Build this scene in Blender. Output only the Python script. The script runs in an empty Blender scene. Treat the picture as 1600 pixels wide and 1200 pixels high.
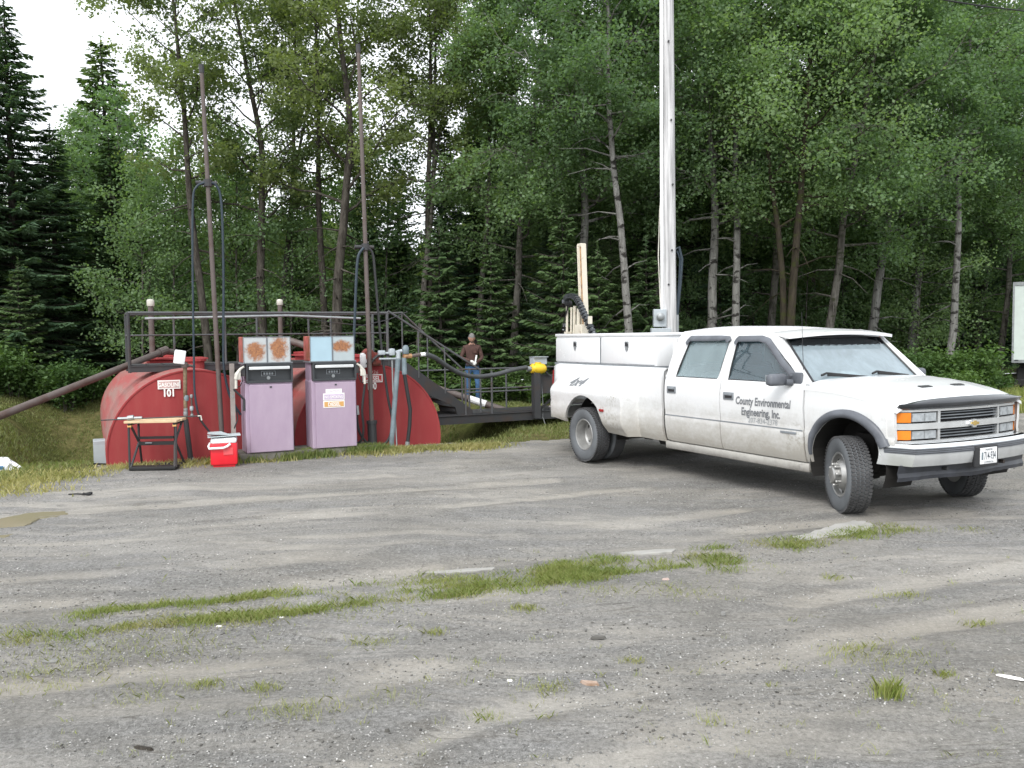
import bpy, bmesh, math, random
import numpy as np
from mathutils import Vector, Matrix
R = math.radians
sc = bpy.context.scene
COL = sc.collection
rnd = random.Random(7)

# ---------------------------------------------------------------- camera, sky, sun, exposure
FPX, PITCH, ROLL, CAMH = 1350.8, R(3.203), R(0.704), 1.775
cam_d = bpy.data.cameras.new('camera'); cam_d.sensor_width = 36; cam_d.lens = 36 * FPX / 1600
cam_d.clip_start = 0.05; cam_d.clip_end = 3000
cam = bpy.data.objects.new('camera', cam_d); COL.objects.link(cam); sc.camera = cam
_r0 = Vector((1, 0, 0)); _u0 = Vector((0, math.sin(PITCH), math.cos(PITCH))); _f = Vector((0, math.cos(PITCH), -math.sin(PITCH)))
_c, _s = math.cos(ROLL), math.sin(ROLL)
_r = _r0 * _c - _u0 * _s; _u = _r0 * _s + _u0 * _c
M = Matrix.Identity(4)
for i in range(3):
    M[i][0] = _r[i]; M[i][1] = _u[i]; M[i][2] = -_f[i]
M[2][3] = CAMH
cam.matrix_world = M

SUN_EL, SUN_AZ = R(46), R(200)      # azimuth clockwise from +Y
world = bpy.data.worlds.new('World'); sc.world = world; world.use_nodes = True
wn = world.node_tree.nodes; wl = world.node_tree.links
bg = wn['Background']; sky = wn.new('ShaderNodeTexSky'); sky.sky_type = 'NISHITA'; sky.sun_disc = False
sky.sun_elevation = SUN_EL; sky.sun_rotation = SUN_AZ; sky.air_density = 1.0; sky.dust_density = 4.0
hs = wn.new('ShaderNodeHueSaturation'); hs.inputs['Saturation'].default_value = 0.16; hs.inputs['Value'].default_value = 1.0
wm = wn.new('ShaderNodeMix'); wm.data_type = 'RGBA'; wm.inputs['Factor'].default_value = 0.55
wm.inputs['B'].default_value = (9.6, 10.0, 10.5, 1)
wl.new(sky.outputs[0], hs.inputs['Color']); wl.new(hs.outputs[0], wm.inputs['A']); wl.new(wm.outputs['Result'], bg.inputs['Color'])
bg.inputs['Strength'].default_value = 0.15
sun_d = bpy.data.lights.new('sun', 'SUN'); sun_d.energy = 1.4; sun_d.angle = R(25); sun_d.color = (1, 0.97, 0.92)
sun = bpy.data.objects.new('sun', sun_d); COL.objects.link(sun)
_sd = Vector((math.sin(SUN_AZ) * math.cos(SUN_EL), math.cos(SUN_AZ) * math.cos(SUN_EL), math.sin(SUN_EL)))
sun.rotation_euler = _sd.to_track_quat('Z', 'Y').to_euler()
vs = sc.view_settings; vs.view_transform = 'Standard'; vs.look = 'None'; vs.gamma = 1; vs.use_curve_mapping = False; vs.exposure = 0.62
sc.cycles.use_denoising = True
sc.cycles.max_bounces = 7; sc.cycles.transparent_max_bounces = 12
sc.cycles.caustics_reflective = False; sc.cycles.caustics_refractive = False

# ---------------------------------------------------------------- helpers
def ray(px, py):
    dx, dy = px - 800, py - 600
    X = (_c * dx - _s * dy) / FPX; U = -(_s * dx + _c * dy) / FPX
    return Vector((X, math.cos(PITCH) + U * math.sin(PITCH), -math.sin(PITCH) + U * math.cos(PITCH)))
def at(px, py, Y):
    d = ray(px, py); return Vector((0, 0, CAMH)) + d * (Y / d.y)
def gnd(px, py, z=0.0):
    d = ray(px, py); return Vector((0, 0, CAMH)) + d * ((z - CAMH) / d.z)

def tag(o, label=None, cat=None, group=None, kind=None):
    if label: o['label'] = label
    if cat: o['category'] = cat
    if group: o['group'] = group
    if kind: o['kind'] = kind
    return o
def empty(name, loc, rz=0.0, label=None, cat=None, group=None):
    o = bpy.data.objects.new(name, None); COL.objects.link(o); o.location = loc; o.rotation_euler = (0, 0, rz)
    o.empty_display_size = 0.1
    return tag(o, label, cat, group)
def kids(o): return [c for c in bpy.data.objects if c.parent == o]
def copy_tree(root, loc, rz=0.0, scale=None, label=None, group=None):
    ch = {}
    for c in bpy.data.objects:
        if c.parent: ch.setdefault(c.parent.name, []).append(c)
    def rec(o, par):
        c = o.copy(); COL.objects.link(c); c.parent = par
        for k in ch.get(o.name, []): rec(k, c)
        return c
    r = rec(root, None); r.location = loc; r.rotation_euler = (0, 0, rz)
    if scale: r.scale = scale
    if label: r['label'] = label
    if group: r['group'] = group
    return r

class MB:
    """collects simple shapes, then builds ONE mesh object"""
    def __init__(s): s.v = []; s.f = []; s.m = []
    def add(s, vs, fs, mi=0):
        b = len(s.v); s.v += [tuple(x) for x in vs]; s.f += [tuple(b + i for i in f) for f in fs]; s.m += [mi] * len(fs); return s
    def box(s, c, d, mi=0, rot=None, bev=0.0):
        hx, hy, hz = d[0] / 2, d[1] / 2, d[2] / 2
        b = min(bev, hx * .9, hy * .9, hz * .9)
        if b <= 0:
            vs_ = [Vector((x, y, z)) for x in (-hx, hx) for y in (-hy, hy) for z in (-hz, hz)]
            fs = [(0, 1, 3, 2), (4, 6, 7, 5), (0, 4, 5, 1), (2, 3, 7, 6), (0, 2, 6, 4), (1, 5, 7, 3)]
        else:
            bm = bmesh.new(); bmesh.ops.create_cube(bm, size=1)
            for v in bm.verts: v.co = Vector((v.co.x * d[0], v.co.y * d[1], v.co.z * d[2]))
            bmesh.ops.bevel(bm, geom=bm.edges[:], offset=b, segments=2, affect='EDGES', profile=.5)
            bm.verts.index_update(); vs_ = [v.co.copy() for v in bm.verts]; fs = [tuple(v.index for v in f.verts) for f in bm.faces]; bm.free()
        c = Vector(c)
        vs_ = [(rot @ v if rot else v) + c for v in vs_]
        return s.add(vs_, fs, mi)
    def tube(s, pts, r, n=10, mi=0, cap=True):
        pts = [Vector(p) for p in pts]; k = len(pts)
        rs = r if isinstance(r, (list, tuple)) else [r] * k
        t0 = (pts[1] - pts[0]).normalized(); up = Vector((0, 0, 1)) if abs(t0.z) < .9 else Vector((1, 0, 0))
        a = t0.cross(up).normalized(); vs_ = []
        for i, p in enumerate(pts):
            t = (pts[min(i + 1, k - 1)] - pts[max(i - 1, 0)]).normalized()
            a = (a - t * a.dot(t)).normalized(); b = t.cross(a)
            for j in range(n):
                w = 2 * math.pi * j / n; vs_.append(p + (a * math.cos(w) + b * math.sin(w)) * rs[i])
        fs = [(i * n + j, i * n + (j + 1) % n, (i + 1) * n + (j + 1) % n, (i + 1) * n + j) for i in range(k - 1) for j in range(n)]
        if cap: fs += [tuple(range(n))[::-1], tuple((k - 1) * n + j for j in range(n))]
        return s.add(vs_, fs, mi)
    def lathe(s, prof, c=(0, 0, 0), axis='Z', n=24, mi=0, rot=None, cap=True):
        """prof: (radius, height) pairs along the axis"""
        vs_ = []
        for (r_, h) in prof:
            for j in range(n):
                w = 2 * math.pi * j / n; x, y = r_ * math.cos(w), r_ * math.sin(w)
                v = {'Z': Vector((x, y, h)), 'Y': Vector((x, h, y)), 'X': Vector((h, x, y))}[axis]
                vs_.append((rot @ v if rot else v) + Vector(c))
        k = len(prof)
        fs = [(i * n + j, i * n + (j + 1) % n, (i + 1) * n + (j + 1) % n, (i + 1) * n + j) for i in range(k - 1) for j in range(n)]
        if cap and prof[0][0] > 1e-4: fs.append(tuple(range(n))[::-1])
        if cap and prof[-1][0] > 1e-4: fs.append(tuple((k - 1) * n + j for j in range(n)))
        return s.add(vs_, fs, mi)
    def prism(s, poly, fn, d0, d1, mi=0):
        """poly of 2-D points; fn(a,b,d)->3-D"""
        n = len(poly)
        vs_ = [fn(a, b, d0) for a, b in poly] + [fn(a, b, d1) for a, b in poly]
        fs = [tuple(range(n)), tuple(range(n, 2 * n))[::-1]] + [(i, i + n, (i + 1) % n + n, (i + 1) % n) for i in range(n)]
        return s.add(vs_, fs, mi)
    def grid(s, fn, us, vv, mi=0, rim=None):
        """fn(u,v)->point; rim: vector or fn(point) giving the turned-in edge"""
        nu, nv = len(us), len(vv); P = [Vector(fn(u, v)) for u in us for v in vv]
        fs = [(i * nv + j, (i + 1) * nv + j, (i + 1) * nv + j + 1, i * nv + j + 1) for i in range(nu - 1) for j in range(nv - 1)]
        if rim is not None:
            loop = [i * nv for i in range(nu)] + [(nu - 1) * nv + j for j in range(1, nv)] + [i * nv + nv - 1 for i in range(nu - 2, -1, -1)] + [j for j in range(nv - 2, 0, -1)]
            b = len(P); P += [P[k] + Vector(rim) for k in loop]; L = len(loop)
            fs += [(loop[k], loop[(k + 1) % L], b + (k + 1) % L, b + k) for k in range(L)]
        return s.add(P, fs, mi)
    def build(s, name, mats, parent=None, smooth=False, origin=None, angle=35):
        me = bpy.data.meshes.new(name)
        v = s.v
        if origin is not None: v = [(a - origin[0], b - origin[1], c - origin[2]) for a, b, c in v]
        me.from_pydata(v, [], s.f)
        if not isinstance(mats, (list, tuple)): mats = [mats]
        for m in mats: me.materials.append(m)
        if len(mats) > 1: me.polygons.foreach_set('material_index', s.m)
        bm = bmesh.new(); bm.from_mesh(me); bmesh.ops.recalc_face_normals(bm, faces=bm.faces[:])
        if smooth:
            lim = math.radians(angle)
            for f in bm.faces: f.smooth = True
            for e in bm.edges:
                if len(e.link_faces) == 2 and e.calc_face_angle(0) > lim: e.smooth = False
        bm.to_mesh(me); bm.free(); me.update()
        o = bpy.data.objects.new(name, me); COL.objects.link(o)
        if parent is not None: o.parent = parent
        if origin is not None and parent is None: o.location = origin
        return o

def fast_mesh(name, V, F, mats, parent=None, smooth=False, midx=None):
    V = np.asarray(V, dtype=np.float32); F = np.asarray(F, dtype=np.int32); k = F.shape[1]
    me = bpy.data.meshes.new(name); me.vertices.add(len(V)); me.vertices.foreach_set('co', V.ravel())
    me.loops.add(F.size); me.loops.foreach_set('vertex_index', F.ravel())
    me.polygons.add(len(F)); me.polygons.foreach_set('loop_start', np.arange(0, F.size, k, dtype=np.int32))
    try: me.polygons.foreach_set('loop_total', np.full(len(F), k, dtype=np.int32))
    except Exception: pass
    if smooth: me.polygons.foreach_set('use_smooth', np.ones(len(F), dtype=bool))
    if not isinstance(mats, (list, tuple)): mats = [mats]
    for m in mats: me.materials.append(m)
    if midx is not None: me.polygons.foreach_set('material_index', np.asarray(midx, dtype=np.int32))
    me.update(calc_edges=True); me.validate()
    o = bpy.data.objects.new(name, me); COL.objects.link(o)
    if parent is not None: o.parent = parent
    return o

def text_obj(name, body, size, mat, parent, fn, offset=0.0, shear=0.0, xs=1.0, depth=None, space=1.0, align='LEFT'):
    """flat lettering; fn(x, y)->3-D point in the parent's space"""
    cu = bpy.data.curves.new(name, 'FONT'); cu.body = body; cu.size = size; cu.offset = offset; cu.shear = shear; cu.align_x = align
    cu.space_character = space; cu.resolution_u = 3
    t = bpy.data.objects.new(name, cu); COL.objects.link(t)
    dg = bpy.context.evaluated_depsgraph_get(); dg.update()
    me = bpy.data.meshes.new_from_object(t.evaluated_get(dg)); bpy.data.objects.remove(t)
    for v in me.vertices: v.co = Vector(fn(v.co.x * xs, v.co.y))
    me.materials.clear(); me.materials.append(mat); me.name = name
    o = bpy.data.objects.new(name, me); COL.objects.link(o); o.parent = parent
    return o

# ---------------------------------------------------------------- materials
class NT:
    def __init__(s, name):
        s.m = bpy.data.materials.new(name); s.m.use_nodes = True; s.t = s.m.node_tree; s.n = s.t.nodes; s.l = s.t.links
        s.b = s.n['Principled BSDF']; s.out = s.n['Material Output']
    def node(s, t, **kw):
        n = s.n.new(t)
        for k, v in kw.items(): setattr(n, k, v)
        return n
    def coord(s, kind='Object', scale=(1, 1, 1), rz=0.0):
        tc = s.node('ShaderNodeTexCoord'); mp = s.node('ShaderNodeMapping'); mp.inputs['Scale'].default_value = scale; mp.inputs['Rotation'].default_value = (0, 0, rz)
        if kind == 'Position':
            g = s.node('ShaderNodeNewGeometry'); s.l.new(g.outputs['Position'], mp.inputs['Vector'])
        else: s.l.new(tc.outputs[kind], mp.inputs['Vector'])
        return mp.outputs[0]
    def noise(s, vec, scale, detail=4, rough=.55, dist=0.0):
        n = s.node('ShaderNodeTexNoise'); n.inputs['Scale'].default_value = scale; n.inputs['Detail'].default_value = detail
        n.inputs['Roughness'].default_value = rough; n.inputs['Distortion'].default_value = dist; s.l.new(vec, n.inputs['Vector']); return n.outputs['Fac']
    def ramp(s, fac, stops):
        r = s.node('ShaderNodeValToRGB'); e = r.color_ramp.elements
        while len(e) < len(stops): e.new(.5)
        for i, (p, c) in enumerate(stops): e[i].position = p; e[i].color = (c if isinstance(c, tuple) else (c, c, c)) + (1,)
        s.l.new(fac, r.inputs[0]); return r.outputs[0]
    def mix(s, fac, a, b, mode='MIX'):
        m = s.node('ShaderNodeMix'); m.data_type = 'RGBA'; m.blend_type = mode
        for k, v in (('Factor', fac), ('A', a), ('B', b)):
            if isinstance(v, tuple): m.inputs[k].default_value = v + (1,)
            elif isinstance(v, (int, float)): m.inputs[k].default_value = v
            else: s.l.new(v, m.inputs[k])
        return m.outputs['Result']
    def math(s, op, a, b=None, clamp=False):
        m = s.node('ShaderNodeMath'); m.operation = op; m.use_clamp = clamp
        for i, v in enumerate((a, b)):
            if v is None: continue
            if isinstance(v, (int, float)): m.inputs[i].default_value = v
            else: s.l.new(v, m.inputs[i])
        return m.outputs[0]
    def bump(s, h, strength=.3, dist=.01):
        b = s.node('ShaderNodeBump'); b.inputs['Strength'].default_value = strength; b.inputs['Distance'].default_value = dist
        s.l.new(h, b.inputs['Height']); s.l.new(b.outputs[0], s.b.inputs['Normal'])
    def set(s, **kw):
        for k, v in kw.items():
            k = {'base': 'Base Color', 'rough': 'Roughness', 'metal': 'Metallic', 'spec': 'Specular IOR Level', 'coat': 'Coat Weight', 'alpha': 'Alpha', 'trans': 'Transmission Weight', 'ior': 'IOR'}[k]
            if isinstance(v, tuple): s.b.inputs[k].default_value = v + (1,)
            elif isinstance(v, (int, float)): s.b.inputs[k].default_value = v
            else: s.l.new(v, s.b.inputs[k])
        return s

def plain(name, c, rough=.6, metal=0.0, var=.25, scale=6.0, spec=.4, bump=0.0, c2=None, coat=0.0):
    t = NT(name); v = t.coord('Object'); n = t.noise(v, scale, 5)
    dark = c2 or tuple(x * (1 - var) for x in c)
    t.set(base=t.mix(t.ramp(n, [(.35, 0.), (.68, 1.)]), dark, c), metal=metal, spec=spec, coat=coat)
    t.set(rough=t.math('ADD', t.math('MULTIPLY', n, .2), rough - .1, True))
    if bump: t.bump(t.noise(v, scale * 5, 4), bump, .005)
    return t.m

def rusty(name, c, rust=(.16, .075, .04), amount=.5, scale=4.0, rough=.6):
    t = NT(name); v = t.coord('Object'); n = t.noise(v, scale, 8, .65)
    f = t.ramp(n, [(1 - amount - .08, 0.), (1 - amount + .08, 1.)])
    rc = t.mix(t.noise(v, scale * 6, 4), rust, tuple(x * .45 for x in rust))
    t.set(base=t.mix(f, c, rc), rough=rough); t.bump(n, .2, .004); return t.m

MAT = {}
# --- gravel: stretched bands along the wheel tracks, fines, pale chips
t = NT('gravel_ground'); p = t.coord('Position'); 
wn1 = t.node('ShaderNodeTexNoise'); wn1.inputs['Scale'].default_value = .28; wn1.inputs['Detail'].default_value = 2; t.l.new(p, wn1.inputs['Vector'])
wv = t.node('ShaderNodeVectorMath'); wv.operation = 'MULTIPLY_ADD'; t.l.new(wn1.outputs['Color'], wv.inputs[0]); wv.inputs[1].default_value = (1.6, 1.6, 0); t.l.new(p, wv.inputs[2])
def wmap(sc_, rz):
    mp = t.node('ShaderNodeMapping'); mp.inputs['Scale'].default_value = sc_; mp.inputs['Rotation'].default_value = (0, 0, rz); t.l.new(wv.outputs[0], mp.inputs['Vector']); return mp.outputs[0]
trk = wmap((.30, 1.1, 1), R(-16)); trk2 = wmap((.55, 3.4, 1), R(-20))
big = t.noise(p, .35, 4, .6, .4); band = t.noise(trk, 1.0, 5, .6, .6); band2 = t.noise(trk2, 1.2, 5, .65, .5); med = t.noise(p, 3.5, 6, .7); fine = t.noise(p, 42, 4, .75); fine2 = t.noise(p, 140, 3, .8)
mud = t.ramp(band, [(.44, 0.), (.56, 1.)]); mud2 = t.ramp(band2, [(.46, 0.), (.58, 1.)]); bigr = t.ramp(big, [(.40, 0.), (.60, 1.)])
smooth = t.math('MULTIPLY', t.math('ADD', t.math('MULTIPLY', mud, .6), t.math('MULTIPLY', mud2, .55)), t.math('ADD', .45, t.math('MULTIPLY', bigr, .55)), True)
at1 = t.node('ShaderNodeAttribute'); at1.attribute_name = 'track'; at2 = t.node('ShaderNodeAttribute'); at2.attribute_name = 'berm'; smooth = t.math('ADD', smooth, t.math('MULTIPLY', at1.outputs['Fac'], .8), True)
col = t.mix(smooth, t.mix(bigr, (.222, .220, .210), (.262, .262, .258)), t.mix(bigr, (.270, .256, .228), (.310, .300, .278)))
edge = t.math('MULTIPLY', t.ramp(band2, [(.485, 0.), (.50, 1.)]), t.ramp(band2, [(.50, 1.), (.515, 0.)])); col = t.mix(t.math('MULTIPLY', edge, t.math('MULTIPLY', t.ramp(med, [(.45, 0.), (.6, .75)]), 1.)), col, (.105, .098, .085))
grit = t.math('SUBTRACT', 1.0, t.math('MULTIPLY', smooth, .62)); stones = t.ramp(t.math('ADD', t.math('MULTIPLY', fine, .6), t.math('MULTIPLY', fine2, .4)), [(.36, 0.), (.64, 1.)])
col = t.mix(t.math('MULTIPLY', grit, .85), col, t.mix(stones, (.36, .36, .35), (1.62, 1.62, 1.64)), 'MULTIPLY')
col = t.mix(t.math('MULTIPLY', t.ramp(med, [(.38, .38), (.5, 0.)]), grit), col, (.125, .122, .114))
vr = t.node('ShaderNodeTexVoronoi'); vr.inputs['Scale'].default_value = 60; t.l.new(p, vr.inputs['Vector'])
sp = t.node('ShaderNodeSeparateColor'); t.l.new(vr.outputs['Color'], sp.inputs[0])
chip = t.math('MULTIPLY', t.math('MULTIPLY', t.math('GREATER_THAN', sp.outputs[0], .93), t.math('LESS_THAN', vr.outputs['Distance'], .32)), t.math('GREATER_THAN', t.math('ADD', med, t.math('MULTIPLY', grit, .3)), .62))
col = t.mix(chip, col, t.mix(sp.outputs[1], (.30, .29, .27), (.55, .54, .52))); col = t.mix(t.math('MULTIPLY', at2.outputs['Fac'], t.ramp(med, [(.40, 0.), (.6, .55)])), col, (.16, .15, .132)); col = t.mix(1.0, col, (1.0, .985, .965), 'MULTIPLY')
t.set(base=col, rough=.93, spec=.2)
hh = t.math('ADD', t.math('MULTIPLY', t.math('MULTIPLY', stones, grit), .5), t.math('ADD', t.math('MULTIPLY', band2, 1.0), t.math('MULTIPLY', med, .8)))
t.bump(hh, .8, .03); MAT['gravel'] = t.m

t = NT('grassy_soil'); p = t.coord('Position'); a = t.noise(p, .5, 5, .6); b = t.noise(p, 6, 6, .75); c_ = t.noise(p, 40, 4, .7)
col = t.mix(t.ramp(a, [(.38, 0.), (.62, 1.)]), (.130, .145, .045), (.215, .190, .085))
col = t.mix(t.ramp(b, [(.40, 0.), (.60, 1.)]), t.mix(.6, col, (.045, .055, .018)), col)
t.set(base=t.mix(.6, col, t.mix(c_, (.4, .4, .4), (1.5, 1.5, 1.4)), 'MULTIPLY'), rough=.95, spec=.1); t.bump(t.math('ADD', b, c_), .9, .06); MAT['soil'] = t.m
t = NT('forest_floor'); p = t.coord('Position'); b = t.noise(p, 1.2, 6, .7); t.set(base=t.mix(b, (.030, .026, .015), (.055, .062, .025)), rough=.95, spec=.1); t.bump(b, .8, .1); MAT['floor'] = t.m

def leafmat(name, cols, trans=.35, sc1=.9):
    t = NT(name); g = t.node('ShaderNodeNewGeometry'); v = t.coord('Position'); n = t.noise(v, sc1, 3, .6)
    rr = g.outputs['Random Per Island']
    c1 = t.mix(t.ramp(n, [(.35, 0.), (.65, 1.)]), cols[0], cols[1]); c2 = t.mix(t.math('MULTIPLY', rr, .55), c1, cols[2]); oi = t.node('ShaderNodeObjectInfo'); c2 = t.mix(1.0, c2, t.mix(oi.outputs['Random'], (.80, .84, .80), (1.28, 1.18, 1.05)), 'MULTIPLY')
    t.n.remove(t.b)
    d = t.node('ShaderNodeBsdfDiffuse'); tr = t.node('ShaderNodeBsdfTranslucent'); gl = t.node('ShaderNodeBsdfGlossy'); gl.inputs['Roughness'].default_value = .6
    t.l.new(c2, d.inputs[0]); tc = t.mix(1.0, c2, (1.5, 1.6, .75), 'MULTIPLY'); t.l.new(tc, tr.inputs[0]); gl.inputs[0].default_value = (.8, .85, .9, 1)
    m1 = t.node('ShaderNodeMixShader'); m1.inputs[0].default_value = trans; t.l.new(d.outputs[0], m1.inputs[1]); t.l.new(tr.outputs[0], m1.inputs[2])
    m2 = t.node('ShaderNodeMixShader'); m2.inputs[0].default_value = .02; t.l.new(m1.outputs[0], m2.inputs[1]); t.l.new(gl.outputs[0], m2.inputs[2])
    t.l.new(m2.outputs[0], t.out.inputs[0]); return t.m
MAT['aspen'] = leafmat('aspen_leaf', [(.095, .168, .080), (.150, .245, .125), (.200, .290, .160)], .50, .55)
MAT['poplar'] = leafmat('poplar_leaf', [(.095, .140, .055), (.135, .190, .080), (.175, .220, .105)], .50, .6)
MAT['needle'] = leafmat('spruce_needle', [(.048, .098, .058), (.075, .135, .075), (.105, .165, .092)], .28, .7)
MAT['fir'] = leafmat('fir_needle', [(.055, .105, .045), (.085, .145, .060), (.120, .180, .082)], .25, .7)
MAT['bushleaf'] = leafmat('bush_leaf', [(.060, .120, .034), (.085, .155, .048), (.115, .185, .070)])
MAT['grass'] = leafmat('grass_blade', [(.165, .245, .062), (.235, .290, .095), (.340, .315, .170)], .40, 2.2)
MAT['bank'] = leafmat('bank_grass', [(.120, .180, .050), (.200, .240, .080), (.360, .330, .170)], .35, .45)
MAT['straw'] = leafmat('dry_grass', [(.20, .240, .090), (.29, .290, .135), (.42, .37, .22)], .3, 1.2)

def bark(name, c1, c2, patch=None):
    t = NT(name); v = t.coord('Object', (6, 6, 1.4)); n = t.noise(v, 2.2, 6, .7, .4)
    col = t.mix(t.ramp(n, [(.38, 0.), (.62, 1.)]), c1, c2)
    if patch:
        v2 = t.coord('Object', (2.0, 2.0, 4.6)); k = t.noise(v2, 1.5, 5, .62, .3); col = t.mix(t.ramp(k, [(.55, 0.), (.60, 1.)]), col, patch)
    t.set(base=col, rough=.9, spec=.15); t.bump(n, .7, .03); return t.m
MAT['bark_dark'] = bark('dark_bark', (.030, .026, .022), (.090, .082, .070))
MAT['bark_grey'] = bark('grey_bark', (.055, .050, .044), (.150, .142, .128), (.045, .048, .030))
MAT['bark_aspen'] = bark('aspen_bark', (.115, .113, .105), (.235, .232, .220), (.030, .028, .026))
MAT['bark_moss'] = bark('mossy_bark', (.022, .018, .014), (.050, .042, .030), (.036, .040, .014))

MAT['tank'] = None
t = NT('red_tank_paint'); v = t.coord('Object'); n = t.noise(v, 1.2, 6, .6); st = t.coord('Object', (1, 1, .18)); k = t.noise(st, 7, 6, .65); g = t.node('ShaderNodeNewGeometry'); sx = t.node('ShaderNodeSeparateXYZ'); t.l.new(g.outputs['Normal'], sx.inputs[0])
col = t.mix(t.ramp(n, [(.35, 0.), (.7, 1.)]), (.300, .050, .052), (.262, .040, .043))
col = t.mix(t.math('MULTIPLY', t.ramp(k, [(.45, 0.), (.75, 1.)]), .22), col, (.34, .12, .10))
t.set(base=col, rough=.75, spec=.15); t.bump(t.noise(v, 3, 3), .08, .01); MAT['tank'] = t.m
t = NT('faded_red_shell'); v = t.coord('Object', (3.0, .22, 3.0)); n = t.noise(v, 1.6, 6, .6, .3); v2 = t.coord('Object'); k = t.noise(v2, 5, 6, .7)
col = t.mix(t.ramp(n, [(.40, 0.), (.66, 1.)]), (.295, .066, .062), (.245, .135, .118)); col = t.mix(t.ramp(k, [(.62, 0.), (.75, .6)]), col, (.12, .06, .045))
t.set(base=col, rough=.6, spec=.35); MAT['tank_shell'] = t.m
t = NT('lilac_pump_paint'); v = t.coord('Object', (1, 1, .35)); n = t.noise(v, 3, 6, .65); v2 = t.coord('Object'); k = t.noise(v2, 14, 6, .7)
col = t.mix(t.ramp(n, [(.35, 0.), (.65, 1.)]), (.325, .248, .330), (.385, .305, .385)); col = t.mix(t.ramp(k, [(.70, 0.), (.78, .7)]), col, (.20, .13, .16))
t.set(base=col, rough=.55, spec=.35); MAT['lilac'] = t.m
def rustpanel(name, base, cx, cz, rx, rz, seed, streak=0.0):
    t = NT(name); tc = t.node('ShaderNodeTexCoord'); s = t.node('ShaderNodeSeparateXYZ'); t.l.new(tc.outputs['Object'], s.inputs[0])
    mp = t.node('ShaderNodeMapping'); mp.inputs['Location'].default_value = (seed, seed, 0); t.l.new(tc.outputs['Object'], mp.inputs['Vector']); n = t.noise(mp.outputs[0], 11, 8, .7)
    dx = t.math('DIVIDE', t.math('SUBTRACT', s.outputs[0], cx), rx); dz = t.math('DIVIDE', t.math('SUBTRACT', s.outputs[2], cz), rz)
    d = t.math('ADD', t.math('POWER', t.math('ABSOLUTE', dx), 2.0), t.math('POWER', t.math('ABSOLUTE', dz), 2.0))
    f = t.math('SUBTRACT', t.math('ADD', 1.0, t.math('MULTIPLY', t.math('SUBTRACT', n, .46), 3.0)), d)
    f = t.ramp(f, [(.05, 0.), (.75, 1.)]); k = t.noise(mp.outputs[0], 40, 6, .75)
    rc = t.mix(t.ramp(k, [(.35, 0.), (.65, 1.)]), (.40, .17, .055), (.17, .055, .022))
    t.set(base=t.mix(t.math('MULTIPLY', f, .93), t.mix(n, tuple(x * .85 for x in base), base), rc), rough=.6, spec=.3); return t.m
MAT['white_enamel'] = plain('white_enamel', (.62, .64, .65), .45, var=.12)
MAT['blue_panel'] = plain('pale_blue_panel', (.36, .50, .58), .4, var=.08)
MAT['cream'] = plain('cream_nozzle', (.60, .58, .52), .5)
MAT['black_steel'] = rusty('black_painted_steel', (.030, .031, .034), (.060, .042, .035), .42, 3)
MAT['grey_rail'] = rusty('grey_railing', (.072, .075, .080), (.075, .05, .04), .4, 3)
MAT['brown_pipe'] = rusty('rusty_brown_pipe', (.098, .078, .072), (.098, .060, .048), .42, 2.5)
MAT['galv'] = plain('galvanised_steel', (.32, .34, .35), .5, .5, scale=9)
MAT['bluegrey'] = plain('blue_grey_pipe_paint', (.20, .255, .285), .55, var=.35, scale=8)
MAT['hose'] = plain('black_rubber_hose', (.028, .029, .031), .5)
MAT['bluehose'] = plain('dark_blue_hose', (.026, .042, .058), .5)
MAT['greyhose'] = plain('grey_transfer_hose', (.085, .090, .096), .55)
MAT['brass'] = rusty('corroded_brass', (.38, .22, .10), (.13, .06, .04), .45, 12)
MAT['white_plastic'] = plain('white_plastic', (.80, .81, .82), .4, var=.05)
MAT['yellow'] = plain('yellow_cast_housing', (.78, .52, .03), .45, var=.12)
MAT['elecbox'] = plain('light_grey_steel_box', (.40, .44, .47), .45, .1, var=.12)
MAT['sign_white'] = plain('sign_white', (.80, .78, .76), .5, var=.04)
MAT['sign_red'] = plain('sign_red', (.52, .05, .05), .5, var=.2)
MAT['sign_red_faded'] = plain('sign_red_faded', (.62, .42, .40), .5, var=.3, scale=20)
MAT['sign_orange'] = plain('sign_orange', (.62, .35, .12), .5, var=.1)
MAT['sign_lilac'] = plain('sign_faded_lilac', (.55, .45, .60), .5, var=.15, scale=20)
MAT['dark_panel'] = plain('dark_grey_panel', (.045, .050, .055), .4)
MAT['mid_grey'] = plain('mid_grey_trim', (.22, .24, .26), .45)
MAT['black'] = plain('matt_black', (.018, .018, .019), .7)
MAT['concrete'] = plain('pale_concrete', (.36, .352, .33), .9, var=.25, scale=5, bump=.3)
MAT['wood_grey'] = plain('weathered_grey_wood', (.33, .29, .27), .85, var=.35, scale=5, bump=.3)
MAT['tan_wood'] = plain('tan_work_surface', (.60, .45, .28), .6, var=.15)
MAT['cooler_red'] = plain('cooler_red_plastic', (.72, .022, .035), .35, var=.08)
MAT['cooler_dark'] = plain('cooler_recess_red', (.70, .10, .11), .4, var=.08)
MAT['tray'] = plain('pale_grey_tray', (.42, .48, .50), .4, var=.1)
# utility pole
t = NT('silvered_pole_wood'); v = t.coord('Object', (9, 9, .35)); n = t.noise(v, 2, 6, .65); t.set(base=t.mix(t.ramp(n, [(.38, 0.), (.62, 1.)]), (.30, .30, .305), (.58, .58, .585)), rough=.85, spec=.2); t.bump(n, .5, .01); MAT['pole'] = t.m

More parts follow.
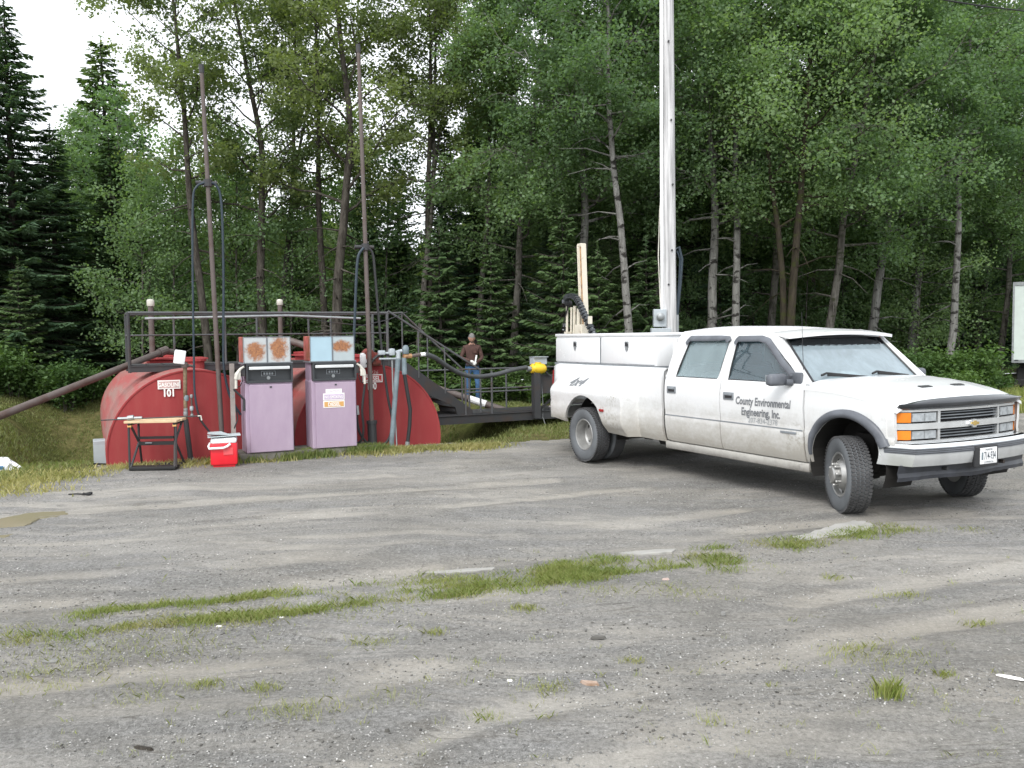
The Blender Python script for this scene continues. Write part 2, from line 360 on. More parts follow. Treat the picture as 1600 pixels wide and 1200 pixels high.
# ---------------------------------------------------------------- terrain
def sstep(a, b, x):
    t_ = np.clip((x - a) / (b - a), 0, 1); return t_ * t_ * (3 - 2 * t_)
_rng = np.random.RandomState(5)
_T = _rng.rand(256, 256)
def vnoise(x, y):
    xi = np.floor(x).astype(int); yi = np.floor(y).astype(int); fx = x - xi; fy = y - yi
    fx = fx * fx * (3 - 2 * fx); fy = fy * fy * (3 - 2 * fy)
    g = lambda a, b: _T[a % 256, b % 256]
    return (g(xi, yi) * (1 - fx) + g(xi + 1, yi) * fx) * (1 - fy) + (g(xi, yi + 1) * (1 - fx) + g(xi + 1, yi + 1) * fx) * fy
def fbm(x, y, o=4):
    s = 0; a = 1; tt = 0
    for i in range(o): s = s + a * vnoise(x * 2 ** i + 17 * i, y * 2 ** i + 31 * i); tt += a; a *= .5
    return s / tt
EX = [-60, -20, -8, -6.35, -5.9, -5.45, -4.6, -2.2, -1.0, .84, 3, 6, 10.4, 14, 20, 60]
EY = [4, 6.5, 9.3, 10.5, 11.45, 12.05, 12.45, 13.5, 13.85, 14.4, 15.5, 16.8, 17.9, 20, 25, 45]
def edge_y(x): return np.interp(x, EX, EY)
FO = Vector((-3.4, 13.2)); AX = (-.438, .899); PX = (.899, .438)      # tank frame: u across, w along the tanks
def uw(x, y):
    dx, dy = x - FO[0], y - FO[1]; return dx * PX[0] + dy * PX[1], dx * AX[0] + dy * AX[1]
def P(u, w, z=0.0): return Vector((FO[0] + PX[0] * u + AX[0] * w, FO[1] + PX[1] * u + AX[1] * w, z))
TRACKS = [[(float(gnd(*q).x), float(gnd(*q).y)) for q in tr] for tr in [
 [(-60, 858), (300, 824), (700, 792), (1000, 764)], [(-60, 812), (260, 790), (600, 770), (860, 752)], [(-60, 912), (400, 884), (800, 846), (1150, 800)], [(-60, 950), (420, 915), (860, 868), (1230, 822), (1500, 800)],
 [(150, 1240), (480, 1085), (800, 1022), (1200, 945), (1650, 878)], [(480, 1240), (760, 1120), (1080, 1052), (1400, 985), (1650, 945)], [(-60, 1090), (200, 1050), (430, 1040)], [(850, 1240), (1180, 1125), (1650, 1050)], [(-60, 1180), (300, 1120), (560, 1060), (900, 1000), (1150, 955)], [(1300, 1240), (1480, 1130), (1650, 1075)]]]
def track_fields(x, y):
    d_in = np.zeros_like(x); berm = np.zeros_like(x); wob = (fbm(x * 1.1 + 5, y * 1.1, 3) - .5) * .16
    for tr in TRACKS:
        pts = []
        for i in range(len(tr) - 1):
            for k in range(6): pts.append((tr[i][0] + (tr[i + 1][0] - tr[i][0]) * k / 6, tr[i][1] + (tr[i + 1][1] - tr[i][1]) * k / 6))
        pts.append(tr[-1]); best = np.full(x.shape, 9.)
        for (ax_, ay_), (bx__, by__) in zip(pts[:-1], pts[1:]):
            ux, uy = bx__ - ax_, by__ - ay_; tt = np.clip(((x - ax_) * ux + (y - ay_) * uy) / (ux * ux + uy * uy), 0, 1); best = np.minimum(best, np.hypot(x - ax_ - tt * ux, y - ay_ - tt * uy))
        best = np.abs(best + wob); d_in = np.maximum(d_in, np.exp(-(best / .13) ** 4)); berm = np.maximum(berm, np.exp(-((best - .19) / .045) ** 2))
    return d_in, berm
def hgt(x, y):
    x = np.asarray(x, dtype=float); y = np.asarray(y, dtype=float)
    u, w = uw(x, y); v = y - edge_y(x)
    side = np.where(u < 0, sstep(-5.0, -3.1, u), 1 - sstep(2.7, 4.6, u))
    wl = sstep(-2.5, -2.9, u) if False else 1 - sstep(-3.0, -2.6, u); n0 = .12 + .75 * wl
    m = side * np.where(w < 4, sstep(n0, n0 + .8 + .5 * wl, w) , 1 - sstep(9.0, 13.0, w)) * sstep(0.0, .7, v)
    ring = (1 - side) * sstep(-7, -5, u) * (1 - sstep(4.6, 6.5, u)) * sstep(1, 3, w)
    ring2 = sstep(9, 13, w) * (1 - sstep(14, 17, w)) * sstep(-7, -5, u) * (1 - sstep(4, 7, u))
    z = -1.15 * m + .32 * ring * sstep(.5, 2, v) + .22 * ring2
    # gravel relief: soft ruts along the wheel tracks
    a = R(14); q = -x * math.sin(a) + y * math.cos(a); l = x * math.cos(a) + y * math.sin(a)
    gm = 1 - sstep(-.6, .3, v)
    rut = (fbm(l * .22, q * 2.0, 3) - .5) * .070 + (fbm(l * .35 + 9, q * 5.5, 3) - .5) * .022 + (fbm(x * 3 + 40, y * 3, 3) - .5) * .018
    if x.size > 400:
        shp = x.shape; ti, tb = track_fields(x.ravel(), y.ravel()); fade = .35 + .65 * sstep(.35, .6, fbm(x.ravel() * .8, y.ravel() * .8 + 30, 3)); z = z + gm * ((-.012 * ti + .012 * tb) * fade).reshape(shp)
    z = z + gm * rut * sstep(1, 2, y) + (1 - gm) * (fbm(x * .9, y * .9, 4) - .5) * .14 * sstep(0, 1.2, v)
    z = z + .35 * sstep(26, 60, y)
    return z
def hz(x, y): return float(hgt(np.array([x]), np.array([y]))[0])

def axis(segs):
    out = [segs[0][0]]
    for a, b, st in segs:
        n = max(1, round((b - a) / st)); out += list(np.linspace(a, b, n + 1)[1:])
    return np.array(out)
gx = axis([(-30, -9, .4), (-9, 9, .065), (9, 30, .3)]); gy = axis([(0, 3, .2), (3, 12, .055), (12, 22, .1), (22, 34, .3)])
XX, YY = np.meshgrid(gx, gy, indexing='ij'); ZZ = hgt(XX, YY)
V = np.stack([XX, YY, ZZ], -1).reshape(-1, 3); nx_, ny_ = len(gx), len(gy)
I, J = np.meshgrid(np.arange(nx_ - 1), np.arange(ny_ - 1), indexing='ij'); I = I.ravel(); J = J.ravel()
Q = np.stack([I * ny_ + J, (I + 1) * ny_ + J, (I + 1) * ny_ + J + 1, I * ny_ + J + 1], 1)
cxs = (gx[I] + gx[I + 1]) / 2; cys = (gy[J] + gy[J + 1]) / 2
vv_ = cys - edge_y(cxs) + (fbm(cxs * 1.5, cys * 1.5, 4) - .5) * .9 - .15
isg = vv_ < 0
uq, wq = uw(cxs, cys); isg = np.where((uq > -2.7) & (uq < 2.7) & (wq > -.25), wq < .15, isg)
def submesh(name, mask, mat):
    q = Q[mask]; used, inv = np.unique(q, return_inverse=True)
    return tag(fast_mesh(name, V[used], inv.reshape(q.shape), mat, smooth=True), kind='structure')
glo = submesh('gravel_lot', isg, MAT['gravel'])
_co = np.empty(len(glo.data.vertices) * 3, dtype=np.float32); glo.data.vertices.foreach_get('co', _co); _co = _co.reshape(-1, 3).astype(float)
_ti, _tb = track_fields(_co[:, 0], _co[:, 1]); _fd = sstep(.30, .58, fbm(_co[:, 0] * .8, _co[:, 1] * .8 + 30, 3)); _at = glo.data.attributes.new('track', 'FLOAT', 'POINT'); _at.data.foreach_set('value', (_ti * _fd).astype(np.float32)); _at = glo.data.attributes.new('berm', 'FLOAT', 'POINT'); _at.data.foreach_set('value', (_tb * _fd).astype(np.float32))

grassy = (~isg) & (cys < 27 + 1.5 * np.sin(cxs * .5)); submesh('grass_bank', grassy, MAT['soil']); submesh('forest_floor', (~isg) & (~grassy), MAT['floor'])
# far ground out to the horizon, round the detailed sheet
fx = np.array([-1500, -600, -250, -120, -60, -30, 30, 60, 120, 250, 600, 1500.]); fy = np.array([-1500, -500, -150, -50, -15, 0, 34, 45, 60, 90, 150, 400, 1500.])
fv = []; ff = []
for x in fx:
    for y in fy: fv.append((x, y, hz(x, y) if abs(x) < 100 and -5 < y < 100 else (.35 if y > 0 else 0)))
for i in range(len(fx) - 1):
    for j in range(len(fy) - 1):
        if fx[i] == -30 and fx[i + 1] == 30 and fy[j] == 0: continue
        n = len(fy); ff.append((i * n + j, (i + 1) * n + j, (i + 1) * n + j + 1, i * n + j + 1))
ffa = np.array(ff); farm = (np.array(fv)[ffa].mean(1)[:, 1] > 15).astype(int)
tag(fast_mesh('ground', fv, ff, [MAT['gravel'], MAT['floor']], midx=farm), kind='structure')

# ---------------------------------------------------------------- trees
def quads(C, A, B):
    """rhombus leaves: centres C, half-axes A and B"""
    n = len(C); Vt = np.stack([C - A, C + B, C + A, C - B], 1).reshape(-1, 3)
    return Vt, np.arange(4 * n).reshape(n, 4)
def rand_dirs(rg, n, zs=1.0):
    d = rg.normal(size=(n, 3)); d[:, 2] *= zs; return d / np.linalg.norm(d, axis=1)[:, None]

def broadleaf(seed, H, r0, lo, spread, nleaf, lsize, leaf, barkm, wob=.12, up=.55, nlimb=30, dead=10, fork=None, taper=.85, droop=.0, clump=.30, name='tree'):
    rg = np.random.RandomState(seed); root = empty(name, (0, 0, 0)); mb = MB()
    n = int(H / .6) + 1; pts = []; ox = oy = 0.0; vx, vy = rg.normal(size=2) * .03
    for i in range(n + 1):
        z = H * i / n; pts.append(Vector((ox, oy, z - .3 if i == 0 else z))); vx += rg.normal() * wob * .12 - vx * .15; vy += rg.normal() * wob * .12 - vy * .15; ox += vx; oy += vy
    rad = [max(.012, r0 * ((1 - i / n) ** taper)) * (1.35 if i == 0 else 1) for i in range(n + 1)]
    mb.tube(pts, rad, 9)
    def P_at(z):
        f = min(n - .001, max(0, z / H * n)); i = int(f); return pts[i].lerp(pts[i + 1], f - i), rad[i] * (1 - (f - i)) + rad[i + 1] * (f - i)
    tips = []
    def limb(p, d, L, r, lvl):
        k = 5; q = [p]; dd = d.copy()
        for i in range(k):
            dd = (dd + Vector(rg.normal(size=3)) * .16 + Vector((0, 0, .05 if lvl == 0 else -droop * .25))).normalized(); q.append(q[-1] + dd * L / k)
        mb.tube(q, [r * (1 - .8 * i / k) for i in range(k + 1)], 5 if lvl == 0 else 3, cap=False)
        if lvl == 0:
            nb = 4 + int(L * 2.2)
            for j in range(nb):
                f = .25 + .75 * rg.rand(); i = min(k - 1, int(f * k)); b = q[i].lerp(q[i + 1], f * k - i)
                s_ = dd.cross(Vector((0, 0, 1))); s_ = (s_.normalized() if s_.length > .1 else Vector((1, 0, 0))) * (1 if j % 2 else -1)
                limb(b, (dd * .7 + s_ * (.5 + .5 * rg.rand()) + Vector((0, 0, .35 * rg.normal() - droop))).normalized(), L * (.25 + .3 * rg.rand()), r * .35, 1)
        else:
            for f in (.45, .75, 1.0): i = min(k - 1, int(f * k)); tips.append((q[i].lerp(q[i + 1], f * k - i), L))
    for j in range(nlimb):
        f = (j + rg.rand() * .7) / nlimb; z = H * (lo + (1 - lo) * f * .98); p, pr = P_at(z); az = j * 2.4 + rg.rand() * .7
        prof = (.45 + .9 * math.sin(math.pi * min(1, (f * .85 + .12)))) * (1 - f * .55)
        L = spread * prof * (.75 + .45 * rg.rand()); e = up * (.5 + f) + rg.normal() * .12
        limb(p, Vector((math.cos(az), math.sin(az), e)).normalized(), L, max(.012, pr * .42), 0)
    for j in range(dead):
        z = H * lo * (.25 + .8 * rg.rand()); p, pr = P_at(z); az = rg.rand() * 6.28; L = .4 + rg.rand() * 1.3; d = Vector((math.cos(az), math.sin(az), rg.normal() * .3)).normalized()
        mb.tube([p, p + d * L * .5, p + d * L + Vector((0, 0, -.15 * L))], [pr * .22 + .006, .012, .004], 4, cap=False)
    if fork:
        zf, lean, az = fork; p, pr = P_at(H * zf); q = [p]; d = Vector((math.cos(az) * lean, math.sin(az) * lean, 1)).normalized()
        for i in range(9):
            d = (d + Vector(rg.normal(size=3)) * .05 + Vector((0, 0, .06))).normalized(); q.append(q[-1] + d * H * (1 - zf) / 9)
        mb.tube(q, [pr * .8 * (1 - i / 9.5) for i in range(10)], 7)
        for j in range(10): f = .35 + .06 * j; i = int(f * 9); limb(q[i], Vector((math.cos(j * 2.4), math.sin(j * 2.4), .7)).normalized(), spread * .6 * (1 - .3 * f), pr * .3, 0)
    mb.build('trunk', MAT[barkm], root, smooth=True, angle=60)
    T = np.array([t_[0] for t_ in tips]); k = rg.randint(0, len(T), nleaf)
    keep = np.repeat(rg.rand(len(T) // 3 + 1) > .26, 3)[:len(T)]; k = k[keep[k]]
    C = T[k] + rg.normal(size=(len(k), 3)) * np.array([clump, clump, clump * .62])
    n3 = rand_dirs(rg, len(k)); a = rand_dirs(rg, len(k), .7); b = np.cross(a, n3); b /= np.linalg.norm(b, axis=1)[:, None] + 1e-6
    s_ = (lsize * (.65 + .7 * rg.rand(len(k))))[:, None]
    Vt, F = quads(C, a * s_ * .55, b * s_ * .40); fast_mesh('crown', Vt, F, MAT[leaf], root)
    return root

def conifer(seed, H, r0, Rr, leaf, dens=1.0, lo=.1, barkm='bark_dark', power=.8, name='spruce_tree'):
    rg = np.random.RandomState(seed); root = empty(name, (0, 0, 0)); mb = MB()
    mb.tube([(0, 0, -.3), (0, 0, H * .3), (.03, 0, H * .7), (0, 0, H)], [r0 * 1.3, r0 * .8, r0 * .35, .012], 8)
    C = []; A = []; B = []
    z = H * lo
    while z < H * .985:
        f = z / H; L0 = Rr * (1 - f) ** power + .10; nb = 6 if f < .9 else 4; az0 = rg.rand() * 6.28
        for j in range(nb):
            az = az0 + j * 6.283 / nb + rg.normal() * .25; L = L0 * (.42 + .75 * rg.rand()); d = np.array([math.cos(az), math.sin(az), 0.]); s_ = np.array([-d[1], d[0], 0.])
            rise = .45 * f - .28 + rg.normal() * .13
            pth = lambda u_: d * L * u_ + np.array([0, 0, L * (rise * u_ + (.16) * u_ ** 3 - .05 * u_)])
            base = np.array([0, 0, z]); mb.tube([base, base + pth(.5), base + pth(1.)], [.022 * (1 - f) + .008, .012, .004], 3, cap=False)
            m = max(4, int(L / .070 * dens))
            for i in range(m):
                u_ = .15 + .85 * (i + rg.rand()) / m; q = base + pth(u_); tl = (.10 + .30 * L * .5 * (1 - u_) ** .6 + .05) * (.7 + .5 * rg.rand())
                for sg in (-1, 1):
                    dr = d * .75 + s_ * sg * .85 + np.array([0, 0, -.22 - .25 * rg.rand()]); dr /= np.linalg.norm(dr)
                    w = np.cross(dr, [rg.normal() * .5, rg.normal() * .5, 1.]); w /= np.linalg.norm(w)
                    C.append(q + dr * tl * .5); A.append(dr * tl * .58); B.append(w * (.036 + .022 * rg.rand()))
                    if rg.rand() < .75:
                        dh = d * .3 + s_ * sg * .3 * rg.rand() + np.array([0, 0, -.9]); dh /= np.linalg.norm(dh); l2 = tl * .42
                        C.append(q + dr * tl * .3 + dh * l2 * .4); A.append(dh * l2 * .6); B.append(s_ * .03)
        z += (.155 + .06 * (1 - f)) * (.85 + .3 * rg.rand())
    for k in range(14):
        C.append(np.array([0, 0, H * .97 + k * .03])); aa = rg.rand() * 6.28; A.append(np.array([math.cos(aa) * .10, math.sin(aa) * .10, .05])); B.append(np.array([0, 0, .02]))
    mb.build('trunk', MAT[barkm], root, smooth=True, angle=60)
    Vt, F = quads(np.array(C), np.array(A), np.array(B)); fast_mesh('crown', Vt, F, MAT[leaf], root)
    return root

def plantbush(seed, Rr, Hh, nleaf, lsize, leaf, name='bush'):
    rg = np.random.RandomState(seed); root = empty(name, (0, 0, 0)); mb = MB(); tips = []
    for j in range(16):
        az = rg.rand() * 6.28; r_ = Rr * (.2 + .8 * rg.rand()); h = Hh * (.55 + .5 * rg.rand()); st = Vector((math.cos(az) * r_ * .4, math.sin(az) * r_ * .4, -.05))
        q = [st, st + Vector((math.cos(az) * r_ * .3, math.sin(az) * r_ * .3, h * .6)), st + Vector((math.cos(az) * r_ * .75, math.sin(az) * r_ * .75, h))]
        mb.tube(q, [.012, .008, .003], 4, cap=False)
        for f in (.3, .5, .7, .85, 1.): i = 0 if f < .5 else 1; g = f * 2 - i; tips.append(q[i].lerp(q[min(i + 1, 2)], min(1, g)))
    mb.build('stem', MAT['bark_grey'], root)
    T = np.array(tips); k = rg.randint(0, len(T), nleaf); C = T[k] + rg.normal(size=(nleaf, 3)) * np.array([Rr * .16, Rr * .16, Hh * .10]); C[:, 2] = np.maximum(C[:, 2], .02)
    a = rand_dirs(rg, nleaf, .5); n3 = rand_dirs(rg, nleaf); n3[:, 2] = np.abs(n3[:, 2]) + .8; b = np.cross(a, n3); b /= np.linalg.norm(b, axis=1)[:, None] + 1e-6
    s_ = (lsize * (.6 + .8 * rg.rand(nleaf)))[:, None]; Vt, F = quads(C, a * s_ * .6, b * s_ * .34); fast_mesh('foliage', Vt, F, MAT[leaf], root)
    return root

G_FRONT = 'trees at the front edge of the forest'; G_BACK = 'trees standing deeper in the forest'
PROTO = {
 'thin1': broadleaf(11, 14.5, .125, .42, 1.9, 26000, .078, 'poplar', 'bark_dark', nlimb=30, up=.9, dead=14, clump=.17, name='poplar_tree'),
 'thin2': broadleaf(12, 13.5, .150, .36, 2.3, 28000, .078, 'poplar', 'bark_dark', wob=.2, nlimb=28, up=.8, dead=16, clump=.17, name='poplar_tree'),
 'thin3': broadleaf(13, 14.0, .11, .50, 1.7, 20000, .078, 'poplar', 'bark_grey', wob=.22, nlimb=24, up=.9, dead=14, fork=(.45, .3, 1.0), clump=.17, name='poplar_tree'),
 'aspen1': broadleaf(21, 13.5, .15, .34, 2.7, 58000, .078, 'aspen', 'bark_aspen', wob=.18, nlimb=40, up=.45, dead=8, droop=.18, clump=.21, name='aspen_tree'),
 'aspen2': broadleaf(22, 12.5, .13, .32, 2.9, 58000, .078, 'aspen', 'bark_grey', wob=.2, nlimb=38, up=.4, dead=8, droop=.22, clump=.21, name='aspen_tree'),
 'aspen3': broadleaf(23, 14.0, .12, .44, 2.4, 42000, .080, 'aspen', 'bark_aspen', wob=.2, nlimb=34, up=.5, dead=16, droop=.12, clump=.21, name='aspen_tree'),
 'moss': broadleaf(24, 12.5, .125, .42, 2.7, 42000, .080, 'aspen', 'bark_moss', wob=.16, nlimb=34, up=.45, dead=8, droop=.15, fork=(.04, .05, 3.4), name='maple_tree'),
 'sapling': broadleaf(31, 5.5, .035, .15, 1.3, 12000, .065, 'aspen', 'bark_grey', wob=.12, nlimb=24, up=.5, dead=2, clump=.2, name='sapling'),
 'spruce1': conifer(41, 13.5, .17, 2.7, 'needle', 1.0, .08), 'spruce2': conifer(42, 12.0, .15, 2.3, 'needle', .95, .14),
 'fir1': conifer(43, 9.5, .12, 1.9, 'fir', .95, .04, name='fir_tree'), 'fir2': conifer(44, 4.2, .06, 1.2, 'fir', 1.1, .03, name='fir_sapling'),
 'bush1': plantbush(51, .95, 1.25, 3800, .085, 'bushleaf'), 'bush2': plantbush(52, .8, .8, 3200, .075, 'bushleaf'),
}
CHILD = {}
for c in bpy.data.objects:
    if c.parent: CHILD.setdefault(c.parent.name, []).append(c)
USED = set()
def plant(kind, x, y, label, cat, group, scale=1.0, sz=None, rz=None, lean=(0, 0)):
    pr = PROTO[kind]
    if kind in USED:
        r = pr.copy(); COL.objects.link(r)
        for c in CHILD[pr.name]: k = c.copy(); COL.objects.link(k); k.parent = r
    else: r = pr; USED.add(kind)
    r.location = (x, y, hz(x, y) - .03); r.scale = (scale, scale, sz or scale)
    r.rotation_euler = (lean[0], lean[1], rnd.uniform(0, 6.28) if rz is None else rz)
    r['label'] = label; r['category'] = cat; r['group'] = group; return r
def plant_px(kind, px, D, label, cat, group, px0=None, **k):
    """foot of the trunk at picture column px (row ~540), depth D; px0 = its column at the top edge"""
    b = at(px, 560, D)
    if px0 is not None:
        t_ = at(px0, 20, D); dz = t_.z - CAMH + 1.5; k['lean'] = (0, math.atan2(t_.x - b.x, dz)); k.setdefault('rz', 0.0)
    return plant(kind, b.x, b.y, label, cat, group, **k)

T_ = G_FRONT
for a in [
 ('spruce1', 30, 24.5, 'tall dark blue-green spruce at the left edge of the forest', 'spruce', dict(scale=1.05, sz=.80)),
 ('spruce2', 92, 25.5, 'slightly shorter dark spruce just right of the tallest spruce', 'spruce', dict(scale=1.0, sz=.66)),
 ('spruce1', -55, 24, 'dark spruce half cut off by the left side of the picture', 'spruce', dict(scale=1.0, sz=.82)),
 ('fir1', 182, 27, 'mid-green fir rising behind the rear of the left red tank', 'fir', dict(scale=1.15, sz=.85)),
 ('aspen2', 168, 29.5, 'broad leafy tree between the dark spruces and the leaning poplar', 'tree', dict(scale=.74)), ('aspen1', 120, 32, 'pale leafy tree in the notch right of the spruces', 'tree', dict(scale=.62)),
 ('fir1', 176, 31, 'fir with a pointed top between the spruces and the poplars', 'fir', dict(scale=1.75, sz=1.30)),
 ('thin1', 330, 24, 'thin dark poplar leaning left behind the left tall riser pipe', 'poplar', dict(px0=262)),
 ('thin2', 413, 25, 'bent dark poplar behind the short vent pipe with a white cap', 'poplar', dict(px0=385)),
 ('thin3', 436, 26.5, 'slim poplar close beside the bent one, leaning left', 'poplar', dict(px0=418)),
 ('thin1', 508, 25.5, 'left trunk of the pair of dark poplars above the lilac pumps', 'poplar', dict(px0=478, scale=.98)),
 ('thin2', 519, 24, 'thick dark poplar with a mossy foot above the right lilac pump', 'poplar', dict(px0=531, scale=1.12)),
 ('thin3', 654, 25, 'poplar with bare branches against the white sky gap', 'poplar', dict(px0=640, scale=.98)),
 ('thin1', 668, 25.5, 'right trunk of the twin poplars beside the stair railing', 'poplar', dict(px0=655, scale=.96)),
 ('thin3', 745, 26, 'slim grey poplar directly behind the standing man', 'poplar', dict(px0=728, scale=1.0)),
 ('aspen3', 984, 21.5, 'white-barked aspen with black scars just left of the utility pole', 'aspen', dict(px0=972, scale=.98)),
 ('aspen2', 800, 25.5, 'leafy aspen with a wide drooping crown behind the transfer hose', 'aspen', dict(px0=800)),
 ('aspen1', 1112, 24, 'pale aspen right of the utility pole above the truck cab', 'aspen', dict(px0=1075)),
 ('aspen3', 1140, 23, 'curved pale aspen leaning right above the cab roof', 'aspen', dict(px0=1185)),
 ('moss', 1222, 22, 'dark mossy double-stemmed maple with a torn pale scar', 'maple', dict(px0=1262)),
 ('aspen2', 1283, 24, 'aspen whose big pale-green crown hangs above the windshield', 'aspen', dict(px0=1312, scale=1.02)),
 ('aspen1', 1352, 26, 'slim pale aspen behind the sun visor of the truck', 'aspen', dict(px0=1375)),
 ('aspen3', 1478, 25, 'pale aspen leaning right above the green roadside bushes', 'aspen', dict(px0=1545)),
 ('aspen2', 1560, 28, 'leafy aspen just left of the white box truck', 'aspen', dict(px0=1560, scale=.86)),
 ('thin3', 1528, 30, 'forked dark tree standing against the sky at the upper right', 'poplar', dict(px0=1548, scale=1.12)),
 ('aspen1', 1660, 27, 'aspen overhanging the white box truck', 'aspen', dict(scale=.95)),
 ('aspen1', 905, 24.5, 'tall aspen behind the raised drill mast on the pickup', 'aspen', dict(px0=880, scale=1.04)),
 ('aspen2', 1020, 27.5, 'aspen half hidden by the grey utility pole', 'aspen', dict(px0=1010, scale=1.08)),
 ('aspen2', 1200, 27, 'aspen filling the gap left of the mossy maple', 'aspen', dict(px0=1190, scale=1.08)),
 ('aspen1', 1420, 28, 'aspen with a full crown right of the sun visor', 'aspen', dict(px0=1420, scale=1.0)),
]:
    plant_px(a[0], a[1], a[2], a[3], a[4], T_, **a[5])
# conifers standing in the shade behind the first row
for i, (px, D, k, s_) in enumerate([(-10, 30, 'spruce2', .80), (60, 33, 'spruce2', .60), (235, 29.5, 'fir1', .92), (290, 30, 'fir1', .72), (385, 29, 'fir1', .66), (470, 28, 'fir1', .62), (575, 27, 'fir1', .72), (625, 29, 'fir1', .80),
        (700, 26.5, 'spruce2', .70), (745, 29, 'spruce1', .74), (805, 27, 'spruce2', .60), (862, 25.5, 'spruce1', .48), (905, 27.5, 'spruce2', .66), (955, 25, 'fir1', .55), (1010, 29, 'spruce2', .72), (1075, 28, 'spruce1', .70), (1150, 30, 'spruce2', .62), (1330, 31, 'spruce2', .6), (1450, 32, 'spruce2', .66), (1540, 31, 'spruce1', .62), (1600, 33, 'spruce1', .7)]):
    p_ = at(px, 560, D)
    plant(k, p_.x, p_.y, 'shaded spruce or fir standing among the trunks behind the first row of trees', 'conifer', G_BACK, scale=s_)
YF = iter(['low young fir in front of the tallest spruce at the left', 'young fir behind the top of the right riser pipe hose', 'tallest young fir, left of the standing man', 'young fir just right of the standing man', 'young fir behind the pale tool chest and drill mast', 'young fir right of the drill mast', 'young fir left of the utility pole foot'])
for px, D, k, s_ in [(35, 23.0, 'fir2', .8), (560, 25, 'fir2', 1.0), (690, 24.2, 'fir2', 1.15), (770, 23.5, 'fir2', 1.0), (880, 22.5, 'fir2', 1.2), (935, 22.5, 'fir2', .95), (1010, 23.5, 'fir2', 1.0)]:
    p_ = at(px, 580, D); plant(k, p_.x, p_.y, next(YF), 'fir', 'young firs along the forest edge', scale=s_)
SP = iter(['green sapling behind the left vent pipe', 'green sapling between the vent pipe and the left riser', 'green sapling behind the left lilac pump', 'green sapling between the two lilac pumps and the forest', 'green sapling behind the stair handrail', 'sapling left of the leaning aspen above the roadside bushes', 'large sapling between the spruces and the left riser pipe', 'large sapling filling the gap right of the left riser pipe', 'large sapling behind the right riser pipe'])
for px, D, s_ in [(225, 24.5, 1.15), (270, 25.5, 1.3), (370, 26, 1.35), (455, 26, 1.2), (600, 26.5, 1.3), (1430, 27, 1.1), (205, 28, 1.7), (350, 29, 1.6), (555, 28.5, 1.5)]:
    p_ = at(px, 580, D); plant('sapling', p_.x, p_.y, next(SP), 'sapling', 'saplings between the trunks', scale=s_)
for i, (px, D, s_) in enumerate([(860, 27, 1.0), (1060, 27.5, .9), (1130, 28, 1.1), (1180, 29.5, 1.2), (1255, 28, 1.0), (1320, 29, 1.15), (1380, 29.5, 1.2), (1440, 30, 1.2), (1500, 29, 1.1), (1560, 31, 1.3)]):
    p_ = at(px, 580, D); plant('sapling', p_.x, p_.y, 'thin shaded sapling in the dim undergrowth behind the pickup', 'sapling', 'saplings in the shade behind the pickup', scale=s_ * 1.1)
rg = np.random.RandomState(3)
# second and third rows of the wood: trunk after trunk, all alike
for row, (D0, n) in enumerate([(30, 17), (35, 20)]):
    for i in range(n):
        px = -120 + (1840) * (i + rg.rand() * .9) / n; D = D0 + rg.rand() * 4; p_ = at(px, 560, D)
        right = px > 770
        if (not right) and (540 < px < 740 or (row == 1 and 20 < px < 240) or rg.rand() < .35): continue
        k = (['aspen3', 'aspen2', 'thin3'] if right else ['thin3', 'thin1'])[rg.randint(3 if right else 2)]
        s_ = (.95 if right and px < 1450 else (.74 if right else .60)) * (.92 + .14 * rg.rand())
        plant(k, p_.x, p_.y, 'slender tree in the shaded wood behind the front trees', 'tree', G_BACK, scale=s_, lean=(0, rg.normal() * .04))
# far part of the wood, one mass of trunks and leaves
mb = MB()
for i in range(260):
    y = 37 + 34 * rg.rand(); x = (rg.rand() * 2 - 1) * (y * .72); z = hz(x, y); h = 6 + 4 * rg.rand()
    mb.tube([(x, y, z - .3), (x + rg.normal() * .3, y, z + h * .5), (x + rg.normal() * .5, y, z + h)], [.12, .08, .03], 5, cap=False)
tag(mb.build('distant_trunks', MAT['bark_dark'], smooth=True), kind='stuff')
n = 110000; y = 37 + 40 * rg.rand(n); x = (rg.rand(n) * 2 - 1) * y * .75; pxl = x / y * FPX + 800
top = np.interp(pxl, [-200, 60, 200, 420, 560, 640, 720, 800, 1200, 1420, 1500, 1800], [5.0, 4.6, 6.0, 6.6, 6.4, 5.2, 6.0, 11, 12, 11, 8, 9])
z = top * rg.rand(n) ** .8 + (fbm(x * .35, y * .35, 3) - .5) * 3.5; C = np.stack([x, y, np.maximum(z, .1)], 1)
a = rand_dirs(rg, n, .6); b = np.cross(a, rand_dirs(rg, n)); b /= np.linalg.norm(b, axis=1)[:, None] + 1e-6; s_ = (.20 + .22 * rg.rand(n))[:, None]
Vt, F = quads(C, a * s_, b * s_ * .7); tag(fast_mesh('distant_foliage', Vt, F, MAT['poplar']), kind='stuff')

